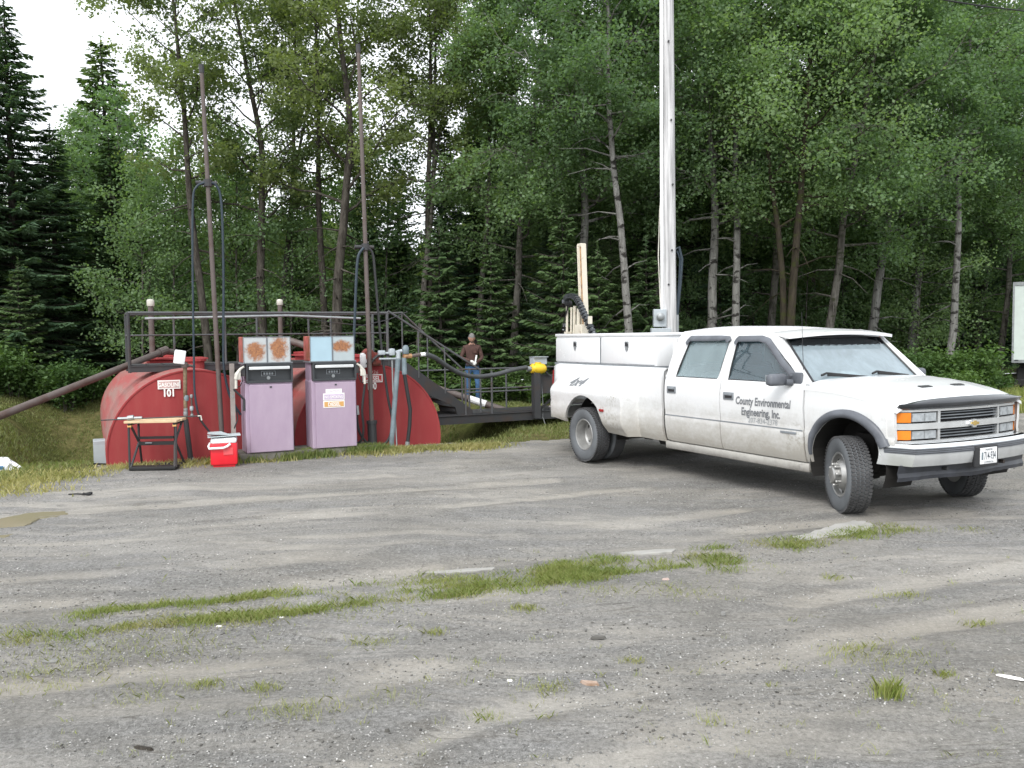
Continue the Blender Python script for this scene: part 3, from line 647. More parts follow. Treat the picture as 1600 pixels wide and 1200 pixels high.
# bushes along the forest edge
for i, (px, D, k, s_) in enumerate([(-20, 22.5, 'bush1', .9), (20, 22, 'bush1', 1.0), (60, 22.5, 'bush2', 1.1), (98, 22.5, 'bush1', .95), (135, 23.3, 'bush2', 1.0), (-60, 21, 'bush1', 1.2)]):
    p_ = at(px, 600, D); plant(k, p_.x, p_.y, 'bright green leafy bush beyond the grassy pit left of the red tanks', 'bush', 'bushes beyond the left side of the pit', scale=s_)
for i, (px, D, k, s_) in enumerate([(612, 24, 'bush1', .8), (650, 23.5, 'bush1', .95), (690, 23.5, 'bush2', 1.1), (722, 24.5, 'bush1', .9), (770, 23.3, 'bush2', 1.0), (808, 23, 'bush1', .7), (850, 22.5, 'bush2', .9), (590, 25, 'bush2', 1.0)]):
    p_ = at(px, 610, D); plant(k, p_.x, p_.y, 'low leafy bush behind the catwalk railing near the man', 'bush', 'bushes behind the low catwalk', scale=s_)
k = 0
for D, px0, px1, n in [(19.8, 1480, 1535, 2), (21.5, 1430, 1535, 6), (23.5, 1400, 1545, 8), (25, 1390, 1550, 8), (22.5, 1180, 1380, 5)]:
    for i in range(n):
        px = px0 + (px1 - px0) * (i + .5 * rg.rand()) / n; p_ = at(px, 600, D + rg.rand())
        plant(['bush1', 'bush2'][k % 2], p_.x, p_.y, 'rank green roadside bush between the pickup hood and the wood', 'bush', 'roadside bushes behind the pickup', scale=.75 + .3 * rg.rand() - (.25 if D < 21 else 0)); k += 1

# ---------------------------------------------------------------- grass, stones and litter
def blades(name, Pxy, h, mat, w=.006, lean=.45, seed=1):
    rg = np.random.RandomState(seed); n = len(Pxy); z = hgt(Pxy[:, 0], Pxy[:, 1]); B = np.stack([Pxy[:, 0], Pxy[:, 1], z - .005], 1)
    az = rg.rand(n) * 6.283; ww = w * (.6 + .8 * rg.rand(n)); hh = h * (.45 + .8 * rg.rand(n)) if np.isscalar(h) else h
    d = np.stack([np.cos(az), np.sin(az), 0 * az], 1); la = rg.rand(n) * 6.283; L = np.stack([np.cos(la), np.sin(la), 0 * la], 1) * (lean * hh * (.3 + rg.rand(n)))[:, None]
    T = B + L; T[:, 2] += hh; Mx = B + L * .35; Mx[:, 2] += hh * .55
    Vt = np.stack([B - d * ww[:, None], B + d * ww[:, None], Mx + d * ww[:, None] * .7, T, Mx - d * ww[:, None] * .7], 1).reshape(-1, 3)
    o = fast_mesh(name, Vt, np.arange(5 * n).reshape(n, 5), mat); return tag(o, kind='stuff')
rg = np.random.RandomState(9)
def cluster(cx, cy, sx, sy, n, rot=0.0):
    q = rg.normal(size=(n, 2)) * np.array([sx, sy]); c, s_ = math.cos(rot), math.sin(rot)
    return np.stack([cx + q[:, 0] * c - q[:, 1] * s_, cy + q[:, 0] * s_ + q[:, 1] * c], 1)
# bank and meadow
n = 330000; x = -18 + 34 * rg.rand(n); y = 8 + 18 * rg.rand(n); v = y - edge_y(x) + (fbm(x * 1.5, y * 1.5, 4) - .5) * .9
u, w = uw(x, y); bad = (u > -2.75) & (u < 2.65) & (w > -.5) & (w < 8.6); pxl = x / y * FPX + 800
keep = (v > .02) & (~bad) & (y < 26.5) & (pxl > -60) & (pxl < 1700) & (rg.rand(n) < np.clip(.25 + v * .5, 0, 1)) & (fbm(x * 2.3 + 50, y * 2.3, 3) > .36)
keep &= ~((pxl > 1060) & (pxl < 1400) & (y > 17)); Pb = np.stack([x, y], 1)[keep]
blades('mown_grass', Pb, .035 + .065 * rg.rand(len(Pb)) * (fbm(Pb[:, 0] * .8, Pb[:, 1] * .8, 3) + .3), MAT['bank'], .008, .9, 2)
x = 6 + 10 * rg.rand(16000); y = 16.5 + 6 * rg.rand(16000); v = y - edge_y(x); Pb = np.stack([x, y], 1)[(v > .1)]
blades('tall_grass', Pb, .35, MAT['grass'], .010, .5, 3)
# thin verge in front of the tanks and round the pumps
Ps = []
for i in range(70):
    f = rg.rand(); x = -6.6 + 6.2 * f; y = float(edge_y(x)) - .10 - .35 * rg.rand() ** 2; Ps.append(cluster(x, y, .22, .09, 120, R(20)))
for i in range(26): x = -8 + 2.2 * rg.rand(); y = 9.9 + 1.6 * rg.rand(); Ps.append(cluster(x, y, .3, .2, 130))
blades('verge_grass', np.concatenate(Ps), .075, MAT['straw'], .007, .9, 4)
Ps = []
for (u0, u1) in ((-1.1, .55), (.8, 1.35)):
    for i in range(20): u_ = u0 + (u1 - u0) * rg.rand(); q = P(u_, -.42 - .1 * rg.rand()); Ps.append(cluster(q.x, q.y, .08, .05, 120))
blades('green_verge_grass', np.concatenate(Ps), .13, MAT['grass'], .006, .5, 5)
# the grass strip across the gravel
Ps = []; Pd = []
def along(pix, n, spread, green, blades_, thr=.42):
    ln = [gnd(*q) for q in pix]
    for i in range(n):
        f = rg.rand() * (len(ln) - 1); k = int(f); q = ln[k].lerp(ln[k + 1], f - k); gp = fbm(np.array([q.x * 3.1 + 7]), np.array([9.3 + q.y]), 3)[0]
        if gp < thr + .05 and rg.rand() < .9: continue
        (Ps if rg.rand() < green else Pd).append(cluster(q.x + rg.normal() * .05, q.y + rg.normal() * spread * 1.7, .06 + .05 * rg.rand(), .022 + .02 * rg.rand(), int(blades_ * .62 * (.3 + rg.rand())), R(14)))
along([(135, 962), (200, 950), (290, 945), (350, 938), (420, 930), (480, 928)], 60, .035, .9, 110, .40)
along([(0, 1006), (60, 1003), (130, 990), (230, 978), (300, 968), (380, 962), (470, 950), (560, 940)], 95, .035, .35, 90, .40)
along([(270, 975), (360, 968), (430, 962), (520, 948)], 40, .04, .7, 120, .36)
along([(500, 925), (570, 915), (620, 912), (680, 905), (770, 898)], 60, .05, .75, 110, .44)
along([(530, 945), (600, 938), (640, 930), (700, 925), (760, 922)], 60, .05, .6, 110, .44)
along([(700, 925), (780, 915), (860, 903), (900, 897)], 70, .07, .8, 150, .38)
along([(850, 905), (900, 898), (960, 890), (1040, 884), (1135, 876)], 150, .085, .8, 160, .32)
for (a_, b_, nn) in [((1190, 855), (1280, 850), 20), ((1300, 843), (1400, 830), 18), ((1330, 838), (1350, 835), 6)]:
    A_ = gnd(*a_); B_ = gnd(*b_)
    for i in range(nn): q = A_.lerp(B_, rg.rand()); (Ps if rg.rand() < .5 else Pd).append(cluster(q.x, q.y + rg.normal() * .09, .10, .04, 70, R(14)))
blades('strip_grass', np.concatenate(Ps), .046, MAT['grass'], .0022, 1.0, 6)
blades('dry_strip_grass', np.concatenate(Pd), .034, MAT['straw'], .0020, 1.3, 7)
# loose thin patches and single tufts
Ps = []
for (px, py, n_, sx) in [(1388, 1080, 150, .05), (1375, 1030, 240, .16), (1405, 930, 120, .10), (465, 1108, 190, .12), (855, 1075, 110, .07), (320, 1066, 130, .05), (410, 1070, 100, .05), (680, 985, 90, .04), (820, 952, 160, .05), (1330, 1010, 80, .07), (1300, 905, 70, .05), (1530, 972, 90, .05), (1475, 1060, 60, .03), (950, 925, 100, .12), (1060, 925, 130, .14), (580, 1000, 120, .10), (270, 1010, 260, .25), (130, 1020, 220, .22), (60, 1055, 220, .2), (40, 990, 180, .18), (1435, 832, 80, .10), (1515, 832, 60, .09), (1110, 1130, 40, .05), (240, 1080, 100, .12), (560, 960, 120, .2), (600, 1090, 60, .1), (760, 1115, 50, .05), (990, 1028, 60, .04)]:
    q = gnd(px, py); Ps.append(cluster(q.x, q.y, sx, sx * .6, int(n_ * 1.7)))
for i in range(150):
    q = gnd(rg.rand() * 1600, 860 + 330 * rg.rand()); Ps.append(cluster(q.x, q.y, .02, .015, 8))
P0 = np.concatenate(Ps); half = rg.rand(len(P0)) < .45
blades('sparse_grass', P0[half], .040, MAT['grass'], .0014, .9, 8); blades('sparse_dry_grass', P0[~half], .034, MAT['straw'], .0014, 1.2, 9)
q = gnd(1390, 1092); blades('green_tuft', cluster(q.x, q.y, .035, .02, 130), .10, MAT['grass'], .0026, .5, 10)

OCT = np.array([(1, 0, 0), (-1, 0, 0), (0, 1, 0), (0, -1, 0), (0, 0, 1), (0, 0, -1)], float)
OF = np.array([(0, 2, 4), (2, 1, 4), (1, 3, 4), (3, 0, 4), (2, 0, 5), (1, 2, 5), (3, 1, 5), (0, 3, 5)])
def pebbles(name, XY, size, mat, seed):
    rg = np.random.RandomState(seed); n = len(XY); S = size[:, None, None] * (.6 + .7 * rg.rand(n, 6, 1)); Vx = OCT[None] * S; Vx[:, :, 2] *= .55
    an = rg.rand(n) * 6.28; c, s_ = np.cos(an)[:, None], np.sin(an)[:, None]; X = Vx[..., 0] * c - Vx[..., 1] * s_ * .7; Y = Vx[..., 0] * s_ + Vx[..., 1] * c * .7
    z = hgt(XY[:, 0], XY[:, 1]); W = np.stack([X + XY[:, 0:1], Y + XY[:, 1:2], Vx[..., 2] + z[:, None] + size[:, None] * .15], -1).reshape(-1, 3)
    F = (OF[None] + 6 * np.arange(n)[:, None, None]).reshape(-1, 3); return tag(fast_mesh(name, W, F, mat), kind='stuff')
def stonemat(name, a, b):
    t = NT(name); g = t.node('ShaderNodeNewGeometry'); t.set(base=t.mix(g.outputs['Random Per Island'], a, b), rough=.9); return t.m
MAT['pebble'] = stonemat('mixed_pebble', (.13, .13, .125), (.34, .335, .32)); MAT['palepebble'] = stonemat('pale_pebble', (.42, .41, .39), (.66, .65, .63)); MAT['darkpebble'] = stonemat('dark_clod', (.05, .048, .043), (.12, .115, .105))
def pick(n, ymin, ymax, seed, thr=.0, sc_=1.0):
    rg = np.random.RandomState(seed); y = ymin + (ymax - ymin) * rg.rand(n) ** 1.2; x = (rg.rand(n) * 2 - 1) * (y * .66 + .2); k = (y < edge_y(x)) & (fbm(x * .9 * sc_ + 3, y * 2.4 * sc_, 4) > thr); return np.stack([x, y], 1)[k]
Q1 = pick(60000, 3.2, 12.5, 1, .50); pebbles('fine_gravel', Q1, .0035 + .0085 * rg.rand(len(Q1)) ** 3, MAT['pebble'], 1)
Q1 = pick(2600, 3.2, 13, 2, .5); pebbles('pale_gravel', Q1, .0035 + .0065 * rg.rand(len(Q1)) ** 2, MAT['palepebble'], 2)
Q1 = pick(9000, 3.2, 12, 3, .55); pebbles('dark_gravel', Q1, .004 + .010 * rg.rand(len(Q1)) ** 3, MAT['darkpebble'], 3)

# ---------------------------------------------------------------- fuel depot
TZ = math.atan2(PX[1], PX[0])
def onw(px, py, w):
    """point where the line of sight through a picture point meets the upright plane w (tank frame) -> (u, w, z)"""
    d = ray(px, py); den = d.x * AX[0] + d.y * AX[1]; t_ = (w - ((0 - FO[0]) * AX[0] + (0 - FO[1]) * AX[1])) / den
    q = Vector((0, 0, CAMH)) + d * t_; u_, w_ = uw(q.x, q.y); return Vector((u_, w_, q.z))
def depot(name, u, w, z, label, cat, group=None):
    return empty(name, P(u, w, z), TZ, label, cat, group)
def tank(u0, w0, label, top, cap_px, fn):
    t = depot('fuel_tank', u0, w0, 0, label, 'fuel tank', 'half-sunk red fuel tanks'); zc = top - 1.20; L = 8.0; r_ = 1.20
    mb = MB(); mb.lathe([(r_, .02), (r_, .9), (r_ + .004, .905), (r_ + .004, .95), (r_, .955), (r_, 2.6), (r_ + .004, 2.605), (r_ + .004, 2.66), (r_, 2.665), (r_, 5.0), (r_ + .004, 5.005), (r_ + .004, 5.06), (r_, 5.065), (r_, L - .02), (r_ - .03, L), (0, L)], (0, 0, zc), 'Y', 72)
    mb.build('shell', MAT['tank_shell'], t, smooth=True, angle=30)
    mb = MB(); mb.lathe([(0, .012), (r_ - .03, .010), (r_ - .012, .0), (r_ + .006, 0.), (r_ + .008, .03), (r_, .035)], (0, 0, zc), 'Y', 72); mb.build('end_plate', MAT['tank'], t, smooth=True, angle=25)
    mb = MB(); mb.box((-.0, 3.0, top + .03), (.9, .9, .14), bev=.02); mb.box((0, 3.0, top + .115), (1.0, 1.0, .025)); mb.build('manway', MAT['tank'], t)
    for yy in (1.2, 5.6): mb = MB(); mb.lathe([(.14, -.03), (.14, .10), (.17, .10), (.17, .14), (0, .15)], (.15, yy, top), 'Z', 16); mb.build('flange', MAT['tank'], t)
    for (sx, yy) in ((0, 1.6), (0, 6.2)): mb = MB(); mb.box((0, yy, -.80), (1.9, .25, .75)); mb.build('saddle', MAT['concrete'], t)
    return t, zc
t1, zc1 = tank(-1.37, .08, 'left red fuel tank, number 101 painted on its flat end behind the workbench', 1.33, None, None)
t2, zc2 = tank(1.28, .08, 'right red fuel tank, number 100 painted on its flat end beside the pumps', 1.34, None, None)
def facefn(u0, w, dy): return lambda px, py: (onw(px, py, w + dy).x - u0, onw(px, py, w + dy).z)
def face_text(par, u0, body, px, py, size, mat, off=.012, offset=0., xs=1., depth=-.010, shear=0., rot=0.):
    q = onw(px, py, .08); x0, z0 = q.x - u0, q.z; c, s_ = math.cos(rot), math.sin(rot)
    return text_obj('lettering', body, size, mat, par, lambda x, y: (x0 + x * c - y * s_, depth, z0 + x * s_ + y * c), offset=offset, xs=xs, shear=shear)
def plate_sign(par, u0, px0, py0, px1, py1, rimm, fillm, name='sign_plate', d=-.006, bw=.016):
    a = onw(px0, py0, .08); b = onw(px1, py1, .08); xa, za, xb, zb = a.x - u0, a.z, b.x - u0, b.z; W, Hh = abs(xb - xa), abs(za - zb); cx, cz = (xa + xb) / 2, (za + zb) / 2
    mb = MB(); mb.box((cx, d, cz), (W, .008, Hh)); o = mb.build(name, rimm, par); mb = MB(); mb.box((cx, d - .0055, cz), (W - 2 * bw, .004, Hh - 2 * bw)); mb.build('panel', fillm, o)
    return o, cx, cz, W, Hh
u1, u2 = -1.37, 1.28
sg, cx, cz, W, Hh = plate_sign(t1, u1, 246, 594.5, 282, 607, MAT['sign_white'], MAT['sign_red_faded'])
text_obj('lettering', 'GASOLINE', .082, MAT['sign_white'], sg, lambda x, y: (cx + x, -.0155, cz - .030 + y), offset=.002, xs=.80, align='CENTER')
face_text(t1, u1, '101', 254, 619.5, .145, MAT['sign_white'], offset=.006, xs=.80)
sg, cx, cz, W, Hh = plate_sign(t2, u2, 566, 585.5, 597.5, 597, MAT['sign_white'], MAT['sign_red'])
text_obj('lettering', 'DIESEL', .105, MAT['sign_white'], sg, lambda x, y: (cx + x, -.0155, cz - .037 + y), offset=.003, xs=.82, align='CENTER')
face_text(t2, u2, '100', 573, 608.5, .150, MAT['sign_white'], offset=.005, xs=.72)
face_text(t2, u2, '3926', 573, 585, .085, MAT['sign_red_faded'], xs=1.1, shear=.2)
# vent stubs with pale caps on the tank crowns
for (tt, u0, px, yy, lb) in ((t1, u1, 235, 3.4, ''), (t2, u2, 437, 5.2, '')):
    q = onw(px, 468, .08 + yy); q0 = Vector((q.x - u0, yy, 1.25)); mb = MB(); mb.tube([q0, (q.x - u0, yy, q.z - .10)], .048, 12); vp = mb.build('vent_pipe', MAT['brown_pipe'], tt, smooth=True)
    mb = MB(); mb.lathe([(.058, -.12), (.066, -.10), (.066, -.02), (.055, 0), (0, .01)], (q.x - u0, yy, q.z), 'Z', 12); mb.build('cap', MAT['cream'], vp, smooth=True)
# long sloping emergency pipes
def pipe_thing(name, pts, r_, mat, label, cat, extra=None, n=12, group=None):
    o0 = Vector(pts[0]); mb = MB(); mb.tube([Vector(p) - o0 for p in pts], r_, n); e = empty(name, o0, 0, label, cat, group)
    mb.build('pipe', mat, e, smooth=True)
    return e, o0
a = at(255, 549, 14.8); b = at(0, 650, 11.9); d = (b - a); a2 = a + Vector((.12, .25, -.02))
e, o0 = pipe_thing('drain_pipe', [a2 + Vector((0.05, .2, -.18)), a2, a, a + d * .5, b, a + d * 1.28], .056, MAT['brown_pipe'], 'long rusty brown pipe sloping down to the left from the top of tank 101', 'pipe')
mb = MB(); mb.tube([a - o0 - d.normalized() * .08, a - o0 + d.normalized() * .1], .075, 12); mb.build('coupling', MAT['brown_pipe'], e)
a = at(449, 531, 18); b = at(840, 658, 17.2); d = b - a
e, o0 = pipe_thing('drain_pipe', [a + Vector((-.15, .1, -.4)), a, a + d * .5, b, a + d * 1.05], .072, MAT['brown_pipe'], 'long brown pipe sloping down to the right behind the catwalk, one white section', 'pipe')
c1 = at(738, 624, 17.33); c2 = at(757, 631.5, 17.28); f1 = (c1 - a).length / d.length; mb = MB(); mb.tube([a + d * .735 - o0, a + d * .80 - o0], .0745, 12); mb.build('white_section', MAT['white_plastic'], e)

# ------------- catwalk, stairs and low walkway
cw = depot('catwalk', -2.2, 1.27, 0, 'dark steel catwalk with pipe railings across the tops of both red tanks', 'catwalk')
def C_(u, w, z): return (u + 2.2, w - 1.27, z)
def rail(par, name, pts, r_=.022, mat='grey_rail', n=8): mb = MB(); mb.tube([C_(*p) for p in pts], r_, n); return mb.build(name, MAT[mat], par, smooth=True)
WL, WR, W0, W1, ZD, ZR = -2.18, 1.98, 1.27, 2.15, 1.37, 2.20
mb = MB()
for w_ in (W0, W1): mb.box(C_((WL + WR) / 2, w_, ZD - .05), (WR - WL, .06, .085))
for w_ in (W0, W1): mb.box(C_((WL + WR) / 2, w_ - .03, ZD + .0), (WR - WL, .02, .02))
mb.build('deck_beam', MAT['black_steel'], cw)
for i in range(17):
    mb = MB(); mb.box(C_(WL + .13 + i * .245, (W0 + W1) / 2, ZD + .012), (.225, W1 - W0 - .06, .018)); mb.build('tread_plate', MAT['black_steel'], cw)
for w_ in (W0, W1):
    for u_ in ((WL, -.75, .60, WR) if w_ == W0 else (WL, -1.45, -.1, 1.2, WR)):
        rail(cw, 'post', [(u_, w_, ZD - .1), (u_, w_, ZR)], .026 if u_ in (WL, WR) else .018, 'black_steel' if u_ == WL else 'grey_rail')
    for zz, rr_ in ((ZR, .021), (ZD + .48, .012)): rail(cw, 'handrail', [(WL, w_, zz), (WR, w_, zz)], rr_)
for zz in (ZR, ZD + .48): rail(cw, 'handrail', [(WL, W0, zz), (WL, W1, zz)], .02)
rail(cw, 'conduit', [(-1.95, 1.10, ZR - .095), (.2, 1.10, ZR - .05), (1.45, 1.10, ZR - .10)], .020, 'galv')
rail(cw, 'cable', [(.3, 1.12, ZR - .05), (.9, 1.12, ZR - .16), (1.5, 1.14, ZR - .22), (WR, 1.2, ZR - .12), (2.35, 1.25, ZR + .02)], .008, 'black_steel')
# stairs
st = depot('stair', 2.0, 1.27, 0, 'steep dark steel stair with thin handrails, right end of the catwalk', 'stair')
def S_(u, w, z): return (u - 2.0, w - 1.27, z)
SB = (3.58, .40)
for w_ in (1.30, 2.12):
    mb = MB(); k0, k1 = (1.98, ZD + .02), SB; ww = .02
    mb.prism([(k0[0] - 2, k0[1] - .02), (k0[0] - 2 + .25, k0[1] + .0), (k1[0] - 2 + .0, k1[1] + .02), (k1[0] - 2, k1[1] - .12), (k1[0] - 2 - .28, k1[1] - .12), (k1[0] - 2 - .34, k1[1] + .08), (k0[0] - 2, k0[1] - .30)], lambda a_, b_, d_: (a_, w_ - 1.27 + d_, b_), -.03, .03)
    mb.build('stringer', MAT['black_steel'], st)
for i in range(6):
    f = (i + .6) / 6.4; mb = MB(); mb.box(S_(2.1 + (SB[0] - 2.1) * f - .05, 1.71, ZD - (ZD - SB[1]) * f - .06), (.22, .76, .025)); mb.build('step', MAT['black_steel'], st)
for w_ in (1.27, 2.15):
    pts = [(1.98, w_, ZR), (2.55 if w_ > 2 else 2.0, w_, ZR + .03), (3.75, w_, 1.15), (3.75, w_, .36)]
    mb = MB(); mb.tube([S_(*p) for p in pts], .02, 8); mb.build('handrail', MAT['grey_rail'], st, smooth=True)
    for u_ in (2.55, 3.05): zt = ZR + .03 - (u_ - (2.55 if w_ > 2 else 2.0)) * ((ZR + .03 - 1.15) / (3.75 - (2.55 if w_ > 2 else 2.0))); mb = MB(); mb.tube([S_(u_, w_, zt), S_(u_, w_, 1.37 - (u_ - 2) * .6)], .014, 8); mb.build('post', MAT['grey_rail'], st)
# low walkway to the right
lw = depot('low_walkway', 3.2, 1.27, 0, 'low dark steel walkway with a two-bar railing, right of tank 100', 'walkway')
def L_(u, w, z): return (u - 3.2, w - 1.27, z)
mb = MB()
for w_ in (1.27, 2.15): mb.box(L_(4.3, w_, .245), (4.4, .07, .15)); mb.box(L_(4.3, w_, .325), (4.4, .11, .012))
mb.build('deck_beam', MAT['black_steel'], lw)
for i in range(17): mb = MB(); mb.box(L_(2.3 + i * .25, 1.71, .338), (.235, .86, .016)); mb.build('tread_plate', MAT['black_steel'], lw)
for u_ in (2.3, 6.2): mb = MB(); mb.box(L_(u_, 1.71, -.25), (.10, .9, .85)); mb.build('support', MAT['black_steel'], lw)
for u_ in (3.45, 3.98): mb = MB(); mb.tube([L_(u_, 1.27, .33), L_(u_, 1.27, 1.13)], .02, 8); mb.build('post', MAT['grey_rail'], lw)
for u_ in (3.9, 4.7): mb = MB(); mb.tube([L_(u_, 2.15, .33), L_(u_, 2.15, 1.13)], .018, 8); mb.build('post', MAT['grey_rail'], lw)
for zz in (1.13, .74): mb = MB(); mb.tube([L_(2.9, 2.15, zz), L_(6.2, 2.15, zz)], .016, 8); mb.build('handrail', MAT['grey_rail'], lw)
for zz in (.74,): mb = MB(); mb.tube([L_(3.45, 1.27, zz), L_(4.95, 1.27, zz)], .014, 8); mb.build('handrail', MAT['grey_rail'], lw)
# valve post with the yellow housing
vb = onw(838, 655, 1.20); vt = onw(838, 588, 1.20); vp = depot('valve_post', vb.x, 1.20, 0, 'square black steel post carrying a yellow valve housing behind the pickup tail', 'valve post')
mb = MB(); mb.box((0, 0, (vt.z + .2) / 2 + .05), (.13, .13, vt.z - .1)); mb.build('post', MAT['black_steel'], vp)
mb = MB(); mb.prism([(.06, .36), (.10, .36), (.62, .74), (.58, .78)], lambda a_, b_, d_: (a_, d_, b_), -.02, .02); mb.build('brace', MAT['black'], vp)
mb = MB(); mb.box((.42, .1, 1.02 - .18), (.62, .10, .36)); mb.tube([(.12, 0, 1.15), (.32, .0, .98)], .018, 6); mb.build('bracket', MAT['black_steel'], vp)
zy = onw(838, 576, 1.2).z
mb = MB(); mb.lathe([(.03, -.16), (.075, -.15), (.085, -.10), (.095, -.09), (.105, -.02), (.10, .06), (.085, .13), (.05, .165), (0, .17)], (.045, 0, zy), 'X', 18); mb.lathe([(.06, .06), (.06, .12), (0, .12)], (.05, 0, zy), 'Z', 12)
for k in range(6): an = k * 1.047; mb.box((-.05, .095 * math.cos(an), zy + .095 * math.sin(an)), (.03, .025, .025))
mb.build('valve_housing', MAT['yellow'], vp, smooth=True)
mb = MB(); mb.box((-.01, 0, zy - .15), (.10, .09, .12), bev=.01); mb.tube([(-.18, 0, zy), (-.10, 0, zy)], .05, 12); mb.build('coupling', MAT['galv'], vp)
mb = MB(); mb.tube([(.15, .06, .9), (.17, .05, .5), (.16, .04, .2), (.22, 0, .0), (.30, -.05, -.06)], .009, 6); mb.build('chain', MAT['galv'], vp)
gb = onw(841, 563, 1.45); ge = depot('junction_box', gb.x, 1.45, gb.z - .08, 'small light grey steel box just above the yellow valve housing', 'box')
mb = MB(); mb.box((0, 0, .07), (.29, .18, .14), bev=.01); b_ = mb.build('case', MAT['elecbox'], ge); mb = MB(); mb.box((0, -.02, .147), (.31, .22, .012)); mb.build('lid', MAT['elecbox'], ge); mb = MB(); mb.tube([(0, 0, 0), (0, 0, -.42)], .02, 8); mb.build('stem', MAT['galv'], ge)

# ------------- pump island and pumps
pd = depot('pump_island', .08, -.42, 0, 'low concrete pad under the two lilac pumps', 'concrete pad')
mb = MB(); mb.box((.1, .22, .04), (2.05, .62, .15), bev=.015); mb.build('slab', plain('dirty_slab', (.20, .19, .165), .9, var=.5, scale=6), pd)
PZ = .118
def pump(u0, label, blue, stickers):
    t = depot('fuel_pump', u0, -.52, PZ, label, 'fuel pump', 'old lilac fuel pumps'); W = .68; D = .42
    mb = MB(); mb.box((0, D / 2 + .012, .51), (W, D, 1.02), bev=.012); mb.box((0, D / 2 + .06, 1.15), (W - .02, D - .10, .27)); t_b = mb.build('cabinet', MAT['lilac'], t)
    mb = MB(); mb.box((.02, -.002, .50), (W - .07, .02, .98), bev=.006); mb.build('front_panel', MAT['lilac'], t)
    mb = MB(); mb.box((.02, -.014, .955), (.030, .008, .022)); mb.build('lock', MAT['dark_panel'], t)
    # display bay: frame, sloping face, light strip
    mb = MB()
    for (x, z, w_, h_) in ((0.01, 1.035, W - .02, .03), (.01, 1.28, W - .02, .03), (-.31, 1.157, .03, .22), (.33, 1.157, .03, .22)): mb.box((x, .02, z), (w_, .07, h_))
    mb.box((.01, .055, 1.157), (.61, .02, .22)); mb.build('display_bay', MAT['dark_panel'], t)
    mb = MB(); mb.box((.01, -.005, 1.232), (.58, .05, .045), bev=.008); mb.build('light_strip', MAT['white_enamel'], t)
    mb = MB(); mb.box((0.0, .040, 1.15), (.205, .012, .075)); dw = mb.build('counter_window', MAT['mid_grey'], t)
    mb = MB(); mb.box((0.0, .0325, 1.15), (.185, .006, .058)); mb.build('glass', MAT['black'], dw)
    for k in range(4): mb = MB(); mb.box((-.06 + .038 * k, .0285, 1.15), (.026, .003, .034)); mb.build('digit_wheel', MAT['mid_grey'], dw)
    mb = MB(); mb.lathe([(0, -.012), (.026, -.010), (.026, .0)], (0, .045, 1.085), 'Y', 14); mb.build('badge', MAT['galv'], t)
    mb = MB(); mb.box((-.01, .035, 1.305), (W + .03, .09, .02)); mb.box((-.01, D / 2 + .02, 1.302), (W + .02, D, .02)); mb.build('ledge', MAT['mid_grey'], t)
    mb = MB(); mb.box((-.02, D / 2 + .03, 1.50), (.655, D - .02, .37), bev=.008); mb.build('head', rusty('pump_head_red', (.40, .10, .09), (.30, .10, .05), .5, 6), t)
    for k, xx in enumerate((-.187, .150)):
        if blue and k == 0: m_ = MAT['blue_panel']
        elif blue: m_ = rustpanel('panel_light_rust', (.40, .46, .48), .12, 1.53, .19, .10, 3.1)
        elif k == 0: m_ = rustpanel('panel_rust_round', (.46, .49, .50), -.175, 1.480, .165, .150, 1.3)
        else: m_ = rustpanel('panel_rust_tall', (.46, .49, .50), .155, 1.51, .145, .20, 7.7)
        mb = MB(); mb.box((xx, -.0, 1.495), (.325, .03, .372), bev=.006); o = mb.build('head_panel', m_, t)
        mb = MB(); ww, hh = .325, .372
        for (dx, dz, a_, b_) in ((0, hh / 2, ww, .008), (0, -hh / 2, ww, .008), (-ww / 2, 0, .008, hh), (ww / 2, 0, .008, hh)): mb.box((xx + dx, -.012, 1.495 + dz), (a_, .02, b_))
        mb.build('trim', MAT['mid_grey'], o)
    if stickers:
        for (z0, h_, w_, m_, nm) in ((.86, .062, .245, 'sign_lilac', 'notice'), (.775, .105, .325, 'sign_white', 'notice'), (.663, .105, .325, 'sign_white', 'notice')):
            mb = MB(); mb.box((-.012, -.0145, z0), (w_, .004, h_)); o = mb.build(nm, MAT['sign_white'], t)
            if z0 < .8:
                mb = MB(); mb.box((-.012, -.0180, z0), (w_ - .03, .003, h_ - .03)); mb.build('field', MAT['sign_lilac'] if z0 > .7 else MAT['sign_orange'], o)
                if z0 > .7: text_obj('lettering', 'NO SMOKING', .060, MAT['sign_white'], o, lambda x, y: (-.012 + x, -.021, z0 - .022 + y), offset=.001, xs=.74, align='CENTER')
                else: text_obj('lettering', 'DIESEL', .080, MAT['sign_white'], o, lambda x, y: (-.012 + x, -.021, z0 - .028 + y), offset=.002, xs=.80, align='CENTER')
            else: text_obj('lettering', 'CAUTION', .040, MAT['sign_lilac'], o, lambda x, y: (-.012 + x, -.0185, z0 - .014 + y), xs=1.0, align='CENTER')
    return t
p1 = pump(-.40, 'left lilac fuel pump with two rust-blotched white head panels', False, False)
p2 = pump(.555, 'right lilac fuel pump with a pale blue head panel and diesel stickers', True, True)
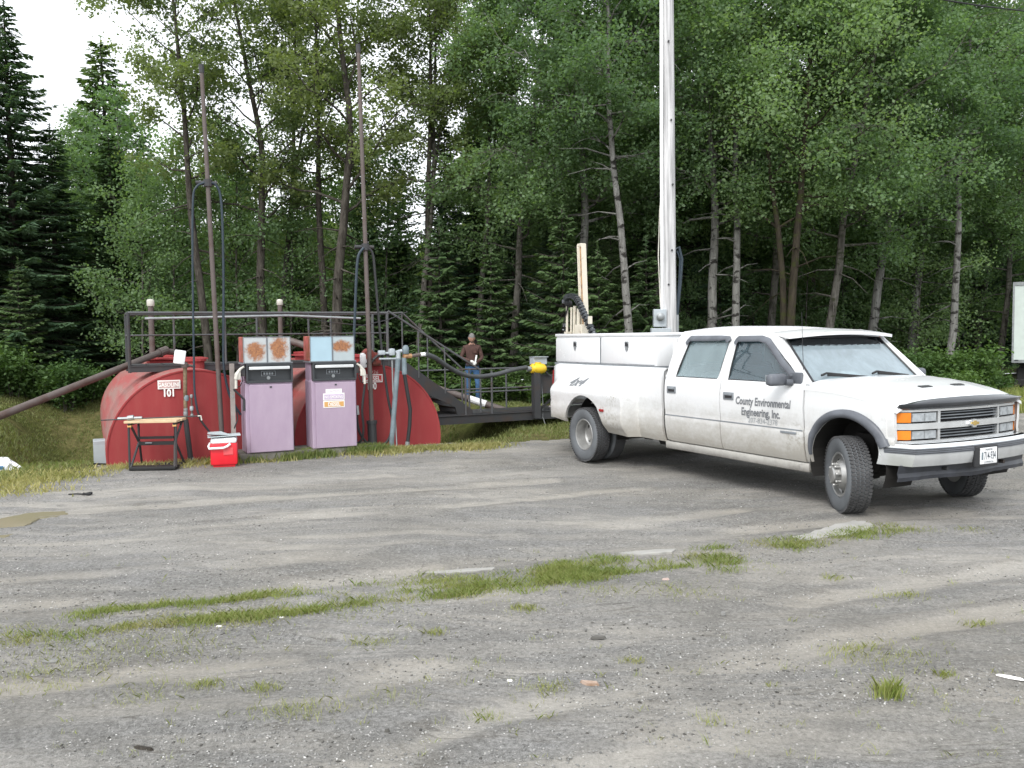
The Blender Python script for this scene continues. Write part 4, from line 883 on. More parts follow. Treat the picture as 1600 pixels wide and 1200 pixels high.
def nozzle(par, sx, x0, z0, flip=1):
    mb = MB(); f = flip
    mb.tube([(x0, -.02, z0 + .16), (x0 + f * .05, -.02, z0 + .13), (x0 + f * .10, -.02, z0 + .05), (x0 + f * .115, -.02, z0 - .02)], [.014, .018, .034, .028], 8); mb.tube([(x0 + f * .115, -.02, z0 - .02), (x0 + f * .118, -.02, z0 - .15)], .019, 8)
    mb.box((x0 + f * .085, -.02, z0 + .03), (.07, .04, .11), bev=.01); o = mb.build('nozzle', MAT['cream'], par, smooth=True)
    mb = MB(); mb.tube([(x0 + f * .04, -.02, z0 + .05), (x0 + f * .02, -.02, z0 - .03), (x0 + f * .06, -.02, z0 - .12), (x0 + f * .10, -.02, z0 - .13)], .007, 6); mb.build('lever', MAT['black'], o)
    mb = MB(); mb.box((x0 + f * .01, .05, z0 + .1), (.05, .12, .16)); mb.build('holster', MAT['black_steel'], par)
nozzle(p1, 0, -.35, 1.10, -1); nozzle(p2, 0, .35, 1.10, 1)
mb = MB(); mb.tube([(-.35, .03, .78), (-.42, .02, .86), (-.50, .0, .94)], .016, 8); mb.tube([(-.35, .03, .78), (-.36, .03, .62)], .02, 8); mb.build('pipe_fitting', MAT['black_steel'], p1, smooth=True)
mb = MB(); mb.tube([(.36, .04, .62), (.37, .04, .48)], .022, 8); mb.build('pipe_fitting', MAT['galv'], p2, smooth=True)

# ------------- hoses and risers
def hose(pts, r_, mat, label, n=9, name='hose', sub=6):
    P_ = [Vector(p) for p in pts]; out = []
    for i in range(len(P_) - 1):
        a, b = P_[i], P_[i + 1]; p0 = P_[i - 1] if i else a * 2 - b; p3 = P_[i + 2] if i + 2 < len(P_) else b * 2 - a
        for k in range(sub):
            t_ = k / sub; out.append(.5 * ((2 * a) + (b - p0) * t_ + (2 * p0 - 5 * a + 4 * b - p3) * t_ * t_ + (3 * a - p0 - 3 * b + p3) * t_ ** 3))
    out.append(P_[-1]); o0 = out[0].copy(); mb = MB(); mb.tube([p - o0 for p in out], r_, n); o = mb.build(name, MAT[mat], smooth=True); o.location = o0
    return tag(o, label, 'hose')
def W_(px, py, w): q = onw(px, py, w); return P(q.x, q.y, q.z)
def riser(px_t, py_t, px_b, py_b, w, collar, label, hz_):
    tp = W_(px_t, py_t, w); bt = W_(px_b, py_b, w); d = (tp - bt).normalized(); base = bt - d * (bt.z / d.z)
    e = empty('riser_pipe', base, 0, label, 'riser pipe', 'tall rusty riser pipes in front of the tanks'); mb = MB(); Ht = (tp - base).length
    mb.tube([(0, 0, 0) if not k else d * Ht * k for k in (0, .5, 1.)], [.037, .034, .028], 12); mb.build('pipe', MAT['brown_pipe'], e, smooth=True)
    mb = MB(); mb.tube([d * (Ht - .02), d * (Ht + .10)], .036, 10); mb.build('cap', MAT['black_steel'], e)
    if collar: mb = MB(); mb.tube([(0, 0, 0), d * collar], .072, 12); mb.tube([d * collar, d * (collar + .05)], .085, 12); mb.build('sleeve', MAT['black_steel'], e)
    q = W_(px_t + (px_b - px_t) * (hz_ - py_t) / (py_b - py_t), hz_, w); mb = MB(); mb.tube([q - base - Vector((.16, .05, 0)), q - base + Vector((.12, .05, .0))], .030, 10); mb.tube([q - base - d * .05, q - base + d * .05], .06, 10); mb.build('crossarm', MAT['black_steel'], e); return base
riser(315, 112, 345.5, 660, -.10, 0, 'left tall rusty riser pipe rising in front of tank 101', 286)
riser(560, 80, 582, 690, -.22, .42, 'right tall rusty riser pipe with a thick black foot in front of tank 100', 386)
w = -.12
hose([W_(p[0], p[1], w) for p in [(320, 285), (307, 292), (301.5, 315), (301, 420), (303, 560), (304, 610), (308, 640)]], .015, 'bluehose', 'thin blue-black hose hanging left of the left riser pipe')
hose([W_(p[0], p[1], w) for p in [(324, 285), (338, 290), (346, 320), (349, 420), (349, 530), (350, 575), (357, 612), (366, 632), (376, 648)]], .018, 'bluehose', 'blue hose hanging from the left riser pipe down to the left pump')
hose([W_(p[0], p[1], w - .1) for p in [(308, 640), (313, 655), (322, 668), (332, 680), (345, 690), (362, 694)]], .015, 'hose', 'thin black hose running behind the red cooler')
w = -.26
hose([W_(p[0], p[1], w) for p in [(568, 387), (560, 400), (557, 430), (555, 480), (553, 530), (552, 560)]], .021, 'bluehose', 'blue-grey hose on the left side of the right riser pipe')
hose([W_(p[0], p[1], w) for p in [(572, 386), (582, 396), (586, 430), (592, 500), (598, 560), (606, 620), (613, 660), (606, 688), (590, 697), (574, 692), (562, 676), (558, 655), (559, 640)]], .020, 'hose', 'dark hose looping from the right riser pipe to the foot of the right pump')
hose([P(.555 + .35 + .118, -.54, PZ + .94), W_(566, 640, -.5), W_(568, 665, -.45), W_(566, 685, -.4), W_(557, 695, -.35)], .018, 'hose', 'short black nozzle hose at the right side of the right pump')
hose([W_(365, 655, -.4), W_(368, 640, -.4), W_(371, 655, -.42), W_(366, 670, -.42), W_(364, 690, -.3)], .010, 'hose', 'thin cord looping beside the weathered wooden post')
# valve stack in front of tank 101
vs0 = onw(298, 718, -.06); vst = depot('valve_stack', vs0.x, -.06, 0, 'rusty vertical pipe with valves in front of tank 101, black lower half', 'valve pipe')
def V_(px, py): q = onw(px, py, -.06); return (q.x - vs0.x, 0, q.z)
mb = MB(); mb.tube([V_(289, 570), V_(290, 655)], .028, 10); mb.build('upper_pipe', rusty('valve_pipe_rust', (.20, .15, .09), (.13, .08, .04), .5, 8), vst, smooth=True)
mb = MB(); mb.tube([V_(290, 655), V_(298, 718)], .038, 10); mb.build('lower_pipe', MAT['black_steel'], vst, smooth=True)
for (px, py, s_, m_) in ((291, 622, .075, 'bluegrey'), (290, 640, .06, 'galv'), (290, 646, .065, 'galv'), (299.5, 638, .055, 'elecbox'), (300, 649, .045, 'galv'), (299, 619, .045, 'galv'), (299, 718, .07, 'galv')):
    q = V_(px, py); mb = MB(); mb.lathe([(0, -s_ * .6), (s_ * .42, -s_ * .55), (s_ * .5, -.2 * s_), (s_ * .5, .2 * s_), (s_ * .42, s_ * .55), (0, s_ * .6)], q, 'Z', 10); mb.build('fitting', MAT[m_], vst, smooth=True)
mb = MB(); mb.tube([V_(291, 622), V_(299, 619), V_(300, 649)], .014, 8); mb.tube([V_(286, 575), V_(296, 571), (V_(296, 571)[0] + .08, 0, V_(296, 571)[2] - .02)], .02, 8)
q = V_(289, 571); mb.lathe([(.05, -.03), (.05, .02), (.02, .05), (0, .05)], q, 'Z', 10); mb.build('valve', MAT['brown_pipe'], vst, smooth=True)
q = onw(282, 558, -.10); sq = depot('tank_gauge_plate', q.x, -.10, q.z, 'square white plastic plate tilted on top of the rusty valve pipe', 'plate')
mb = MB(); rr_ = Matrix.Rotation(R(9), 3, 'Y'); mb.box((-.01, 0, 0), (.155, .04, .20), bev=.018, rot=rr_); mb.build('plate', MAT['white_plastic'], sq, smooth=True); mb = MB(); mb.tube([(.02, .03, -.05), (.04, .04, -.14)], .02, 8); mb.build('mount', MAT['black_steel'], sq)
# weathered wooden post
q = onw(365.5, 700, -.40); q2 = onw(362, 568, -.40); wp = depot('wooden_post', q.x, -.40, 0, 'weathered grey square wooden post just left of the left pump', 'post')
mb = MB(); mb.prism([(-.03, -.03), (.03, -.03), (.03, .03), (-.03, .03)], lambda a_, b_, d_: (a_ + (q2.x - q.x) * d_ / q2.z, b_, d_), 0, q2.z); mb.build('post', MAT['wood_grey'], wp); mb = MB(); mb.box(((q2.x - q.x) * .5, -.033, .95), (.025, .008, .03)); mb.build('bracket', MAT['galv'], wp)
# blue-grey leaning pipe stand, fittings at the top
fb = onw(612, 701, -.30); ft = onw(622, 557, -.30); ps = depot('pipe_stand', fb.x, -.30, 0, 'blue-grey slanted pipe stand crowned by valves in front of tank 100', 'pipe stand')
def F_(px, py, w=-.30): q = onw(px, py, w); return (q.x - fb.x, w + .30, q.z)
mb = MB(); mb.tube([(0, 0, 0), F_(612, 690), F_(622, 560)], .040, 12); mb.build('stand_pipe', MAT['bluegrey'], ps, smooth=True)
mb = MB(); mb.tube([F_(612.5, 563), F_(614, 610), F_(618, 660), F_(620, 695), F_(617, 701)], .013, 8); mb.build('thin_pipe', MAT['galv'], ps, smooth=True)
mb = MB(); mb.tube([F_(631, 559), F_(632, 585)], .040, 10); mb.lathe([(.045, -.05), (.052, -.03), (.052, .05), (.03, .085), (0, .09)], F_(634, 548), 'Z', 12); mb.build('swing_joint', MAT['bluegrey'], ps, smooth=True)
mb = MB(); mb.tube([F_(632, 585), F_(636, 610), F_(641, 640), F_(640, 665), F_(637, 690)], .030, 10); mb.build('flexible_hose', MAT['hose'], ps, smooth=True)
mb = MB(); mb.tube([F_(637, 690), F_(636, 699)], .036, 10); mb.tube([F_(620, 702), F_(637, 702)], .020, 8); mb.build('elbow', MAT['galv'], ps)
mb = MB(); mb.tube([F_(630, 557), F_(643, 556)], .040, 10); mb.build('brass_coupling', MAT['brass'], ps, smooth=True)
mb = MB(); mb.tube([F_(641, 556.5), F_(657, 554)], [.028, .028], 10); mb.tube([F_(650, 555), F_(652, 555)], .036, 10); mb.build('rusty_nipple', MAT['brown_pipe'], ps, smooth=True)
mb = MB(); mb.tube([F_(657, 554), F_(664, 553.5)], .032, 10); mb.build('white_coupling', MAT['white_plastic'], ps, smooth=True)
mb = MB(); mb.tube([F_(592, 552), F_(615, 552)], .020, 8); mb.tube([F_(592, 561), F_(625, 560)], .016, 8); mb.lathe([(.05, -.05), (.06, 0), (.05, .05), (0, .06)], F_(612, 550), 'Z', 10); mb.box(F_(596, 551), (.11, .06, .07), bev=.01); mb.tube([F_(622, 562), F_(622, 548)], .04, 10); mb.tube([F_(618, 551), F_(628, 548)], .028, 8); mb.build('valve', MAT['elecbox'], ps, smooth=True)
mb = MB(); mb.tube([F_(583, 562), F_(590, 556), F_(600, 553), F_(612, 556)], .022, 8); mb.build('hose_tail', MAT['hose'], ps, smooth=True)
# red meter assembly behind
q = onw(575, 556, .02); rm = depot('flow_meter', q.x, .02, 1.30, 'dark red flow meter with a white cover on top of tank 100', 'meter')
mb = MB(); mb.lathe([(0, -.09), (.085, -.085), (.10, -.02), (.10, .04), (.07, .085), (0, .09)], (0, 0, .20), 'Y', 14); mb.lathe([(0, -.07), (.07, -.06), (.08, 0), (.06, .07), (0, .08)], (.11, 0, .16), 'Y', 12); mb.box((.13, 0, .08), (.14, .12, .12), bev=.02); mb.tube([(0, 0, .2), (0, 0, 0)], .035, 8); mb.build('body', rusty('dark_red_paint', (.22, .04, .03), (.12, .05, .03), .45, 9), rm, smooth=True)
mb = MB(); mb.box((-.09, -.04, .11), (.10, .10, .24), bev=.03); mb.build('cover', MAT['white_plastic'], rm, smooth=True)
# big transfer hose to the yellow valve
a_ = P(*onw(664, 553.5, -.30)); b_ = P(*onw(822, 574, 1.20)); mid = lambda px, py, f: W_(px, py, -.30 + 1.5 * f)
hose([a_, mid(680, 559, .1), mid(700, 573, .25), mid(722, 584.5, .38), mid(745, 588.5, .52), mid(775, 585, .7), mid(800, 578, .86), b_], .040, 'greyhose', 'thick grey transfer hose sagging from the pipe stand to the yellow valve', 14)
hose([W_(600, 553, -.2), W_(588, 558, -.2), W_(580, 566, -.2), W_(570, 568, 0), W_(560, 566, .05)], .020, 'hose', 'short black hose over the top edge of tank 100', 8)

# ------------- workbench with pipe clamp, cooler
bq = gnd(247, 731); bz = hz(bq.x, bq.y); wb = empty('folding_workbench', (bq.x, bq.y, bz), R(4), 'black folding workbench with a tan top in front of tank 101', 'workbench')
mpx = bq.y / FPX
def B_(px, py, y=0.0): return ((px - 248) * mpx, y, (731 - py) * mpx * 1.0)
mb = MB(); mb.box(((244 - 248) * mpx + .02, -.12, .655), (.70, .18, .032), bev=.004); mb.build('work_surface', MAT['tan_wood'], wb); mb = MB(); mb.box(((244 - 248) * mpx + .02, .12, .655), (.70, .18, .032), bev=.004); mb.build('work_surface', MAT['tan_wood'], wb)
for sx in (-1, 1):
    xo = .30 * sx
    for (a_, b_) in (((xo, -.16, .63), (xo * .82, .0, .36)), ((xo, .16, .63), (xo * .82, .0, .36)), ((xo * .80, 0, .37), (xo * .98, -.22, .02)), ((xo * .80, 0, .37), (xo * .98, .22, .02)), ((xo * 1.03, -.20, .03), (xo * 1.05, -.17, .62))):
        mb = MB(); mb.tube([a_, b_], .016, 8); mb.build('leg', MAT['black_steel'], wb)
    mb = MB(); mb.box((xo, 0, .625), (.035, .40, .03)); mb.build('top_support', MAT['black'], wb)
    mb = MB(); mb.box((xo, -.17, .60), (.05, .05, .03)); mb.build('vice_handle', MAT['sign_orange'], wb)
for (z, y) in ((.42, -.03), (.34, -.02)): mb = MB(); mb.box((0, y, z), (.47, .03, .035 if z > .4 else .05)); mb.build('crossbar', MAT['black'], wb)
mb = MB(); mb.box((0, -.14, .02), (.62, .20, .045), bev=.008); mb.box((0, .16, .025), (.58, .12, .03)); mb.build('foot_step', MAT['black'], wb, smooth=True)
mb = MB(); mb.box((-.1, -.05, .35), (.09, .004, .014)); mb.build('label_strip', MAT['mid_grey'], wb)
q0 = wb.location + Vector((-.02, -.12, .684)); pc = empty('pipe_clamp', q0, R(6), 'long dark pipe clamp lying across the tan workbench top', 'clamp')
mb = MB(); mb.tube([(-.66, 0, -.0), (-.3, 0, .01), (.64, 0, .03)], .0085, 8); mb.build('bar', MAT['black_steel'], pc); mb = MB(); mb.tube([(-.44, 0, .016), (-.12, 0, .022)], .02, 8); mb.tube([(-.31, 0, .02), (-.23, 0, .03)], .034, 8); mb.build('jaw', MAT['galv'], pc); mb = MB(); mb.tube([(.62, 0, .03), (.66, 0, .03), (.67, 0, -.03)], .010, 8); mb.build('handle', MAT['cream'], pc)

cq = gnd(351, 727); cz = hz(cq.x, cq.y); co = empty('cooler', (cq.x, cq.y, cz), R(16), 'bright red cooler with a white lid and swing handle beside the workbench', 'cooler')
mb = MB(); pl = [(-.165, 0), (.165, 0), (.18, .34), (-.18, .34)]
mb.box((0, 0, .185), (.36, .27, .31), bev=.03); mb.box((0, 0, .028), (.29, .20, .05)); mb.build('body', MAT['cooler_red'], co, smooth=True)
mb = MB(); mb.box((.06, -.137, .225), (.13, .014, .10), bev=.006); mb.build('recess', MAT['cooler_dark'], co)
mb = MB(); mb.box((0, 0, .375), (.35, .27, .085), bev=.03); mb.build('lid', MAT['white_plastic'], co, smooth=True)
mb = MB(); mb.tube([(-.185, .0, .33), (-.20, -.10, .30), (-.19, -.165, .275), (0, -.175, .28), (.05, -.17, .30), (.09, -.15, .33)], .017, 8); mb.build('handle', MAT['white_plastic'], co, smooth=True)
ty = empty('plastic_tray', (cq.x - .01, cq.y - .02, cz + .425), R(20), 'shallow pale grey tray lying on top of the red cooler', 'tray')
mb = MB(); mb.box((.02, 0, .012), (.44, .27, .014), bev=.005, rot=Matrix.Rotation(R(-2), 3, 'Y')); mb.prism([(-.20, -.12), (.10, -.13), (-.02, .10), (-.19, .06)], lambda a_, b_, d_: (a_, b_, d_ + (.03 if a_ < 0 else 0)), .022, .034); mb.build('tray', MAT['tray'], ty)

# meter cabinet in the pit beside tank 101
q = onw(156, 705, 1.4); mc = depot('utility_cabinet', q.x + .08, 1.4, q.z - .66, 'pale grey utility cabinet half hidden behind the left side of tank 101', 'cabinet')
mb = MB(); mb.box((.0, 0, .42), (.34, .34, .84), bev=.01); mb.build('case', MAT['elecbox'], mc); mb = MB(); mb.box((0, -.175, .62), (.34, .01, .30)); mb.box((0, -.175, .24), (.34, .01, .34)); mb.build('door', MAT['tray'], mc); mb = MB(); mb.tube([(-.2, -.19, .50), (.2, -.19, .46)], .012, 6); mb.build('cable', MAT['black'], mc)

# ------------- utility pole
ub = at(1046, 560, 17.8); ub.z = hz(ub.x, ub.y); tp = at(1044.5, 0, 17.8); up = empty('utility_pole', ub, 0, 'tall silvery grey wooden utility pole rising behind the pickup truck', 'utility pole')
dx = (tp.x - at(1047, 500, 17.8).x) / (tp.z - at(1047, 500, 17.8).z); mb = MB(); mb.tube([(-dx * 2, 0, -.3), (dx * 3, 0, 5), (dx * 9, 0, 11)], [.158, .132, .108], 20); mb.build('pole', MAT['pole'], up, smooth=True)
Zp = lambda py: at(1046, py, 17.8).z - ub.z
mb = MB(); mb.tube([(-.155, -.05, Zp(505)), (-.15 + dx * 4, -.05, 6), (-.13 + dx * 9, -.05, 10.8)], .034, 10); mb.build('conduit', MAT['white_plastic'], up, smooth=True)
mb = MB(); mb.tube([(-.19, -.05, Zp(480)), (-.23, -.04, Zp(400)), (-.20, -.04, Zp(330)), (-.165, -.05, Zp(300))], .011, 6); mb.build('cable', MAT['cream'], up, smooth=True)
mb = MB(); mb.tube([(.16, .0, 0), (.16, 0, Zp(492))], .035, 10); mb.build('ground_conduit', MAT['galv'], up)
mb = MB(); mb.tube([(.16, 0, Zp(492)), (.23, 0, Zp(440)), (.26, 0, Zp(405)), (.20, 0, Zp(386)), (.13, 0, Zp(390))], .030, 10); mb.tube([(.14, 0, Zp(500)), (.20, 0, Zp(440)), (.22, 0, Zp(405)), (.16, 0, Zp(392))], .018, 8); mb.build('blue_hose', MAT['bluehose'], up, smooth=True)
mb = MB(); mb.box((-.22, -.12, Zp(497)), (.26, .14, .36), bev=.01); m_ = mb.build('meter_box', MAT['elecbox'], up)
mb = MB(); mb.lathe([(.085, 0), (.085, -.03), (.075, -.035), (.07, -.10), (.05, -.115), (0, -.118)], (-.22, -.19, Zp(495)), 'Y', 18); mb.build('meter_glass', MAT['galv'], m_, smooth=True)
mb = MB(); mb.box((-.20, -.12, Zp(521)), (.40, .18, .22), bev=.01); mb.build('switch_box', MAT['elecbox'], up)
for (a_, z_) in ((.02, 190), (-.03, 68), (.03, 392), (-.04, 445), (.05, 290)): mb = MB(); mb.lathe([(.02, -.16), (.02, -.11)], (a_, 0, Zp(z_)), 'Y', 8); mb.build('bolt', MAT['black_steel'], up)
# overhead line at the upper right
a_ = at(1400, -12, 17); b_ = at(1640, 22, 20); o0 = Vector((ub.x + dx * 8, ub.y, 10.5)); mb = MB(); mb.tube([(0, 0, 0), (a_ - o0) * .5 - Vector((0, 0, .12)), a_ - o0, (a_ + b_) * .5 - o0 - Vector((0, 0, .03)), b_ - o0, b_ - o0 + (b_ - a_) * 6 + Vector((0, 0, 3))], .016, 6); o = mb.build('overhead_cable', MAT['black']); o.location = o0; tag(o, 'black overhead cable crossing the upper right corner', 'cable')

# ---------------------------------------------------------------- the pickup
def paintmat(name, base, dirt, zmin, zmax, amt, rough=.26, coat=.5):
    """white paint with road dirt that climbs from the sills (object height)"""
    t = NT(name); tc = t.node('ShaderNodeTexCoord'); s = t.node('ShaderNodeSeparateXYZ'); t.l.new(tc.outputs['Object'], s.inputs[0]); v = t.coord('Object', (1.2, 1.2, 2.2)); n = t.noise(v, 3.2, 7, .7, .4); v2 = t.coord('Object'); k = t.noise(v2, 26, 5, .75); st = t.coord('Object', (9, 9, .8)); g = t.noise(st, 2.2, 5, .7)
    h = t.node('ShaderNodeMapRange'); h.inputs['From Min'].default_value = zmax; h.inputs['From Max'].default_value = zmin; t.l.new(s.outputs[2], h.inputs['Value'])
    f = t.math('ADD', t.math('MULTIPLY', h.outputs[0], amt), t.math('MULTIPLY', t.math('SUBTRACT', n, .5), .9)); f = t.math('ADD', f, t.math('MULTIPLY', t.math('SUBTRACT', k, .5), .5)); 
    for (cx, cz, rx, rz, am) in ((.72, 1.0, .26, .20, .75), (.55, .62, .35, .22, .45), (3.70, .62, .16, .26, .55), (-1.0, .75, .25, .25, .35)):
        dx = t.math('DIVIDE', t.math('SUBTRACT', s.outputs[0], cx), rx); dz = t.math('DIVIDE', t.math('SUBTRACT', s.outputs[2], cz), rz); d2 = t.math('ADD', t.math('MULTIPLY', dx, dx), t.math('MULTIPLY', dz, dz)); sp_ = t.math('MULTIPLY', t.math('MAXIMUM', t.math('SUBTRACT', 1.0, d2), 0.0), t.ramp(k, [(.50, 0.), (.62, am)])); f = t.math('ADD', f, sp_)
    f = t.ramp(f, [(.12, 0.), (.95, .92)])
    f2 = t.math('MULTIPLY', t.ramp(g, [(.5, 0.), (.8, .16)]), 1.0)
    t.set(base=t.mix(f2, t.mix(f, base, dirt), (.45, .46, .46)), coat=coat, spec=.45); t.set(rough=t.math('ADD', rough, t.math('MULTIPLY', f, .45), True)); t.b.inputs['Coat Roughness'].default_value = .12; return t.m
PW = paintmat('white_truck_paint', (.66, .67, .675), (.33, .31, .27), .42, 1.05, 1.05)
PTOP = paintmat('white_roof_paint', (.72, .73, .74), (.60, .58, .55), -1, 0, .0)
t = NT('peeling_roof_paint'); v = t.coord('Object', (1, .8, 1)); n = t.noise(v, 7, 5, .6, .5); s = t.node('ShaderNodeSeparateXYZ'); t.l.new(t.coord('Object'), s.inputs[0]); mx = t.math('MULTIPLY', t.math('GREATER_THAN', s.outputs[0], 2.5), t.ramp(n, [(.66, 0.), (.675, 1.)])); t.set(base=t.mix(mx, (.80, .81, .82), (.58, .30, .26)), rough=.35, coat=.2); PROOF = t.m
MAT['trim'] = plain('black_trim', (.030, .031, .034), .45); MAT['gap'] = plain('dark_underbody', (.016, .015, .014), .9)
MAT['greyplastic'] = plain('sun_faded_grey_plastic', (.125, .135, .155), .45, var=.35, scale=5)
MAT['smoke'] = plain('smoked_plastic', (.040, .044, .050), .22, coat=.4)
MAT['chrome'] = plain('dull_chrome', (.74, .76, .77), .24, .62, var=.15, scale=5); MAT['silver'] = plain('silver_wheel_paint', (.42, .42, .41), .38, .55, var=.3, scale=8)
MAT['tyre'] = plain('dusty_tyre_rubber', (.075, .076, .078), .85, var=.35, scale=6, c2=(.045, .045, .047)); MAT['tyreside'] = plain('grey_tyre_sidewall', (.135, .145, .155), .75, var=.3, scale=4)
MAT['amber'] = plain('amber_lens', (.85, .24, .02), .18, coat=.5); MAT['redlens'] = plain('red_lens', (.35, .03, .03), .25, coat=.4); MAT['lens'] = plain('clear_headlamp_lens', (.50, .54, .57), .12, .25, var=.35, scale=22, coat=.8)
MAT['gold'] = plain('gold_emblem', (.62, .45, .16), .3, .6); MAT['interior'] = plain('grey_cloth_interior', (.075, .080, .088), .9); MAT['letter'] = plain('grey_vinyl_letter', (.19, .20, .215), .5, var=.3, scale=30)
MAT['letter_light'] = plain('pale_grey_vinyl_letter', (.34, .36, .38), .5, var=.2, scale=30); MAT['rigcream'] = rusty('cream_rig_paint', (.58, .54, .45), (.32, .20, .12), .33, 7)
def glassmat(name, tint, film, fcol, rough=.02):  # film: diffuse colour that paints dust and reflected sky onto the pane
    t = NT(name); t.n.remove(t.b); tr = t.node('ShaderNodeBsdfTransparent'); tr.inputs[0].default_value = tint + (1,); gl = t.node('ShaderNodeBsdfGlossy'); gl.inputs['Roughness'].default_value = rough; gl.inputs[0].default_value = (.95, .98, 1, 1)
    fr = t.node('ShaderNodeFresnel'); fr.inputs[0].default_value = 1.75; m1 = t.node('ShaderNodeMixShader'); t.l.new(fr.outputs[0], m1.inputs[0]); t.l.new(tr.outputs[0], m1.inputs[1]); t.l.new(gl.outputs[0], m1.inputs[2])
    d = t.node('ShaderNodeBsdfDiffuse'); d.inputs[0].default_value = fcol + (1,); m2 = t.node('ShaderNodeMixShader'); v = t.coord('Object', (1, 1, .6)); n = t.noise(v, 4.5, 6, .7, .5)
    t.l.new(t.ramp(n, [(.30, film * .75), (.72, film * 1.15)]), m2.inputs[0]); t.l.new(m1.outputs[0], m2.inputs[1]); t.l.new(d.outputs[0], m2.inputs[2]); t.l.new(m2.outputs[0], t.out.inputs[0]); return t.m
GSIDE = glassmat('dusty_skytint_side_glass', (.70, .86, .88), .15, (.32, .45, .52)); GREAR = glassmat('skytint_rear_side_glass', (.76, .92, .91), .30, (.52, .68, .72)); GWS = glassmat('dusty_skytint_windscreen', (.66, .78, .80), .40, (.50, .61, .67), .04); GTINT = glassmat('dark_sun_band', (.06, .07, .08), .06, (.1, .1, .12))  # pale blue films stand in for sky reflection; windscreen film is part dust

TX, TY, TYAW = 2.038, 12.578, R(-62.258)
tk = empty('pickup_truck', (TX, TY, 0), TYAW, 'white crew-cab pickup with dual rear wheels, white tool boxes and dirty sills', 'pickup truck')
lin = lambda a, b, n: [a + (b - a) * i / (n - 1) for i in range(n)]
def ip(x, xs, ys): return float(np.interp(x, xs, ys))
ZS = [.30, .42, .50, .60, .72, .765, .778, .90, 1.02, 1.12, 1.20, 1.24, 1.26, 1.50, 1.71, 1.78, 1.82]
YS = [.84, .895, .925, .945, .955, .957, .945, .958, .962, .958, .945, .925, .905, .852, .797, .770, .735]
def ycab(z): return ip(z, ZS, YS)
def ybed(z): return ip(z, [.3, .42, .50, .60, .72, .765, .778, .95, 1.1, 1.25, 1.30, 1.33, 1.345], [.84, .90, .93, .948, .957, .959, .948, .962, .962, .957, .95, .93, .89])
def s01(a, b, x): t_ = max(0, min(1, (x - a) / (b - a))); return t_ * t_ * (3 - 2 * t_)
def bulge(x, z): return .235 * s01(-1.22, -.86, x) * (1 - s01(.90, .985, x)) * (1 - s01(.96, 1.22, z)) * (1 - .25 * (1 - s01(.44, .60, z)))
def arch(x, cx, cz, r_, base): d = r_ * r_ - (x - cx) ** 2; return max(base, cz + math.sqrt(d)) if d > 0 else base
def side_panel(name, xs, zlo, zhi, yf, s, mat=None, nz=15, par=None, rim=.035):
    mb = MB(); mb.grid(lambda x, v: (x, s * yf(x, zlo(x) + (zhi(x) - zlo(x)) * v), zlo(x) + (zhi(x) - zlo(x)) * v), xs, lin(0, 1, nz), rim=(0, -s * rim, 0)); return mb.build(name, mat or PW, par or tk, smooth=True, angle=32)
def zside(name, zs, xl, xr, yf, s, n=4, mat=None, par=None, rim=.03, off=0.):
    mb = MB(); mb.grid(lambda z, u: (xl(z) + (xr(z) - xl(z)) * u, s * (yf(z) + off), z), zs, lin(0, 1, n), rim=(0, -s * rim, 0) if rim else None); return mb.build(name, mat or PW, par or tk, smooth=True, angle=32)
bx_ = sorted(set([round(v, 4) for v in lin(-1.22, -.86, 12) + lin(-.86, -.50, 5) + [-.02 + .5 * math.cos(a_) for a_ in lin(0, math.pi, 25)] + lin(.48, .80, 6) + lin(.80, .89, 4) + lin(.90, .99, 12) + lin(1.0, 1.475, 8)]))
zb_lo = lambda x: arch(x, -.02, .43, .50, ip(x, [-1.22, -1.0, -.6, .5, .8, 1.0, 1.475], [.66, .60, .53, .45, .44, .425, .42]))
fxs = sorted(set([round(v, 4) for v in lin(3.815, 3.90, 3) + [4.33 + .445 * math.cos(a_) for a_ in lin(0, math.pi, 29)] + lin(4.78, 4.86, 4)]))
zf_lo = lambda x: arch(x, 4.33, .505, .445, ip(x, [3.8, 3.9, 4.7, 4.94], [.45, .46, .72, .735]))
ZHC = lambda x: ip(x, [3.66, 3.9, 4.2, 4.45, 4.68, 4.82, 4.92, 4.98], [1.300, 1.305, 1.292, 1.262, 1.218, 1.172, 1.125, 1.075])
def yfen(x): return ip(x, [3.8, 4.2, 4.6, 4.85, 4.96], [.955, .965, .955, .935, .905])
def zhood(x, y): q = abs(y) / yfen(x); return ZHC(x) - .030 * q * q - .060 * q ** 7
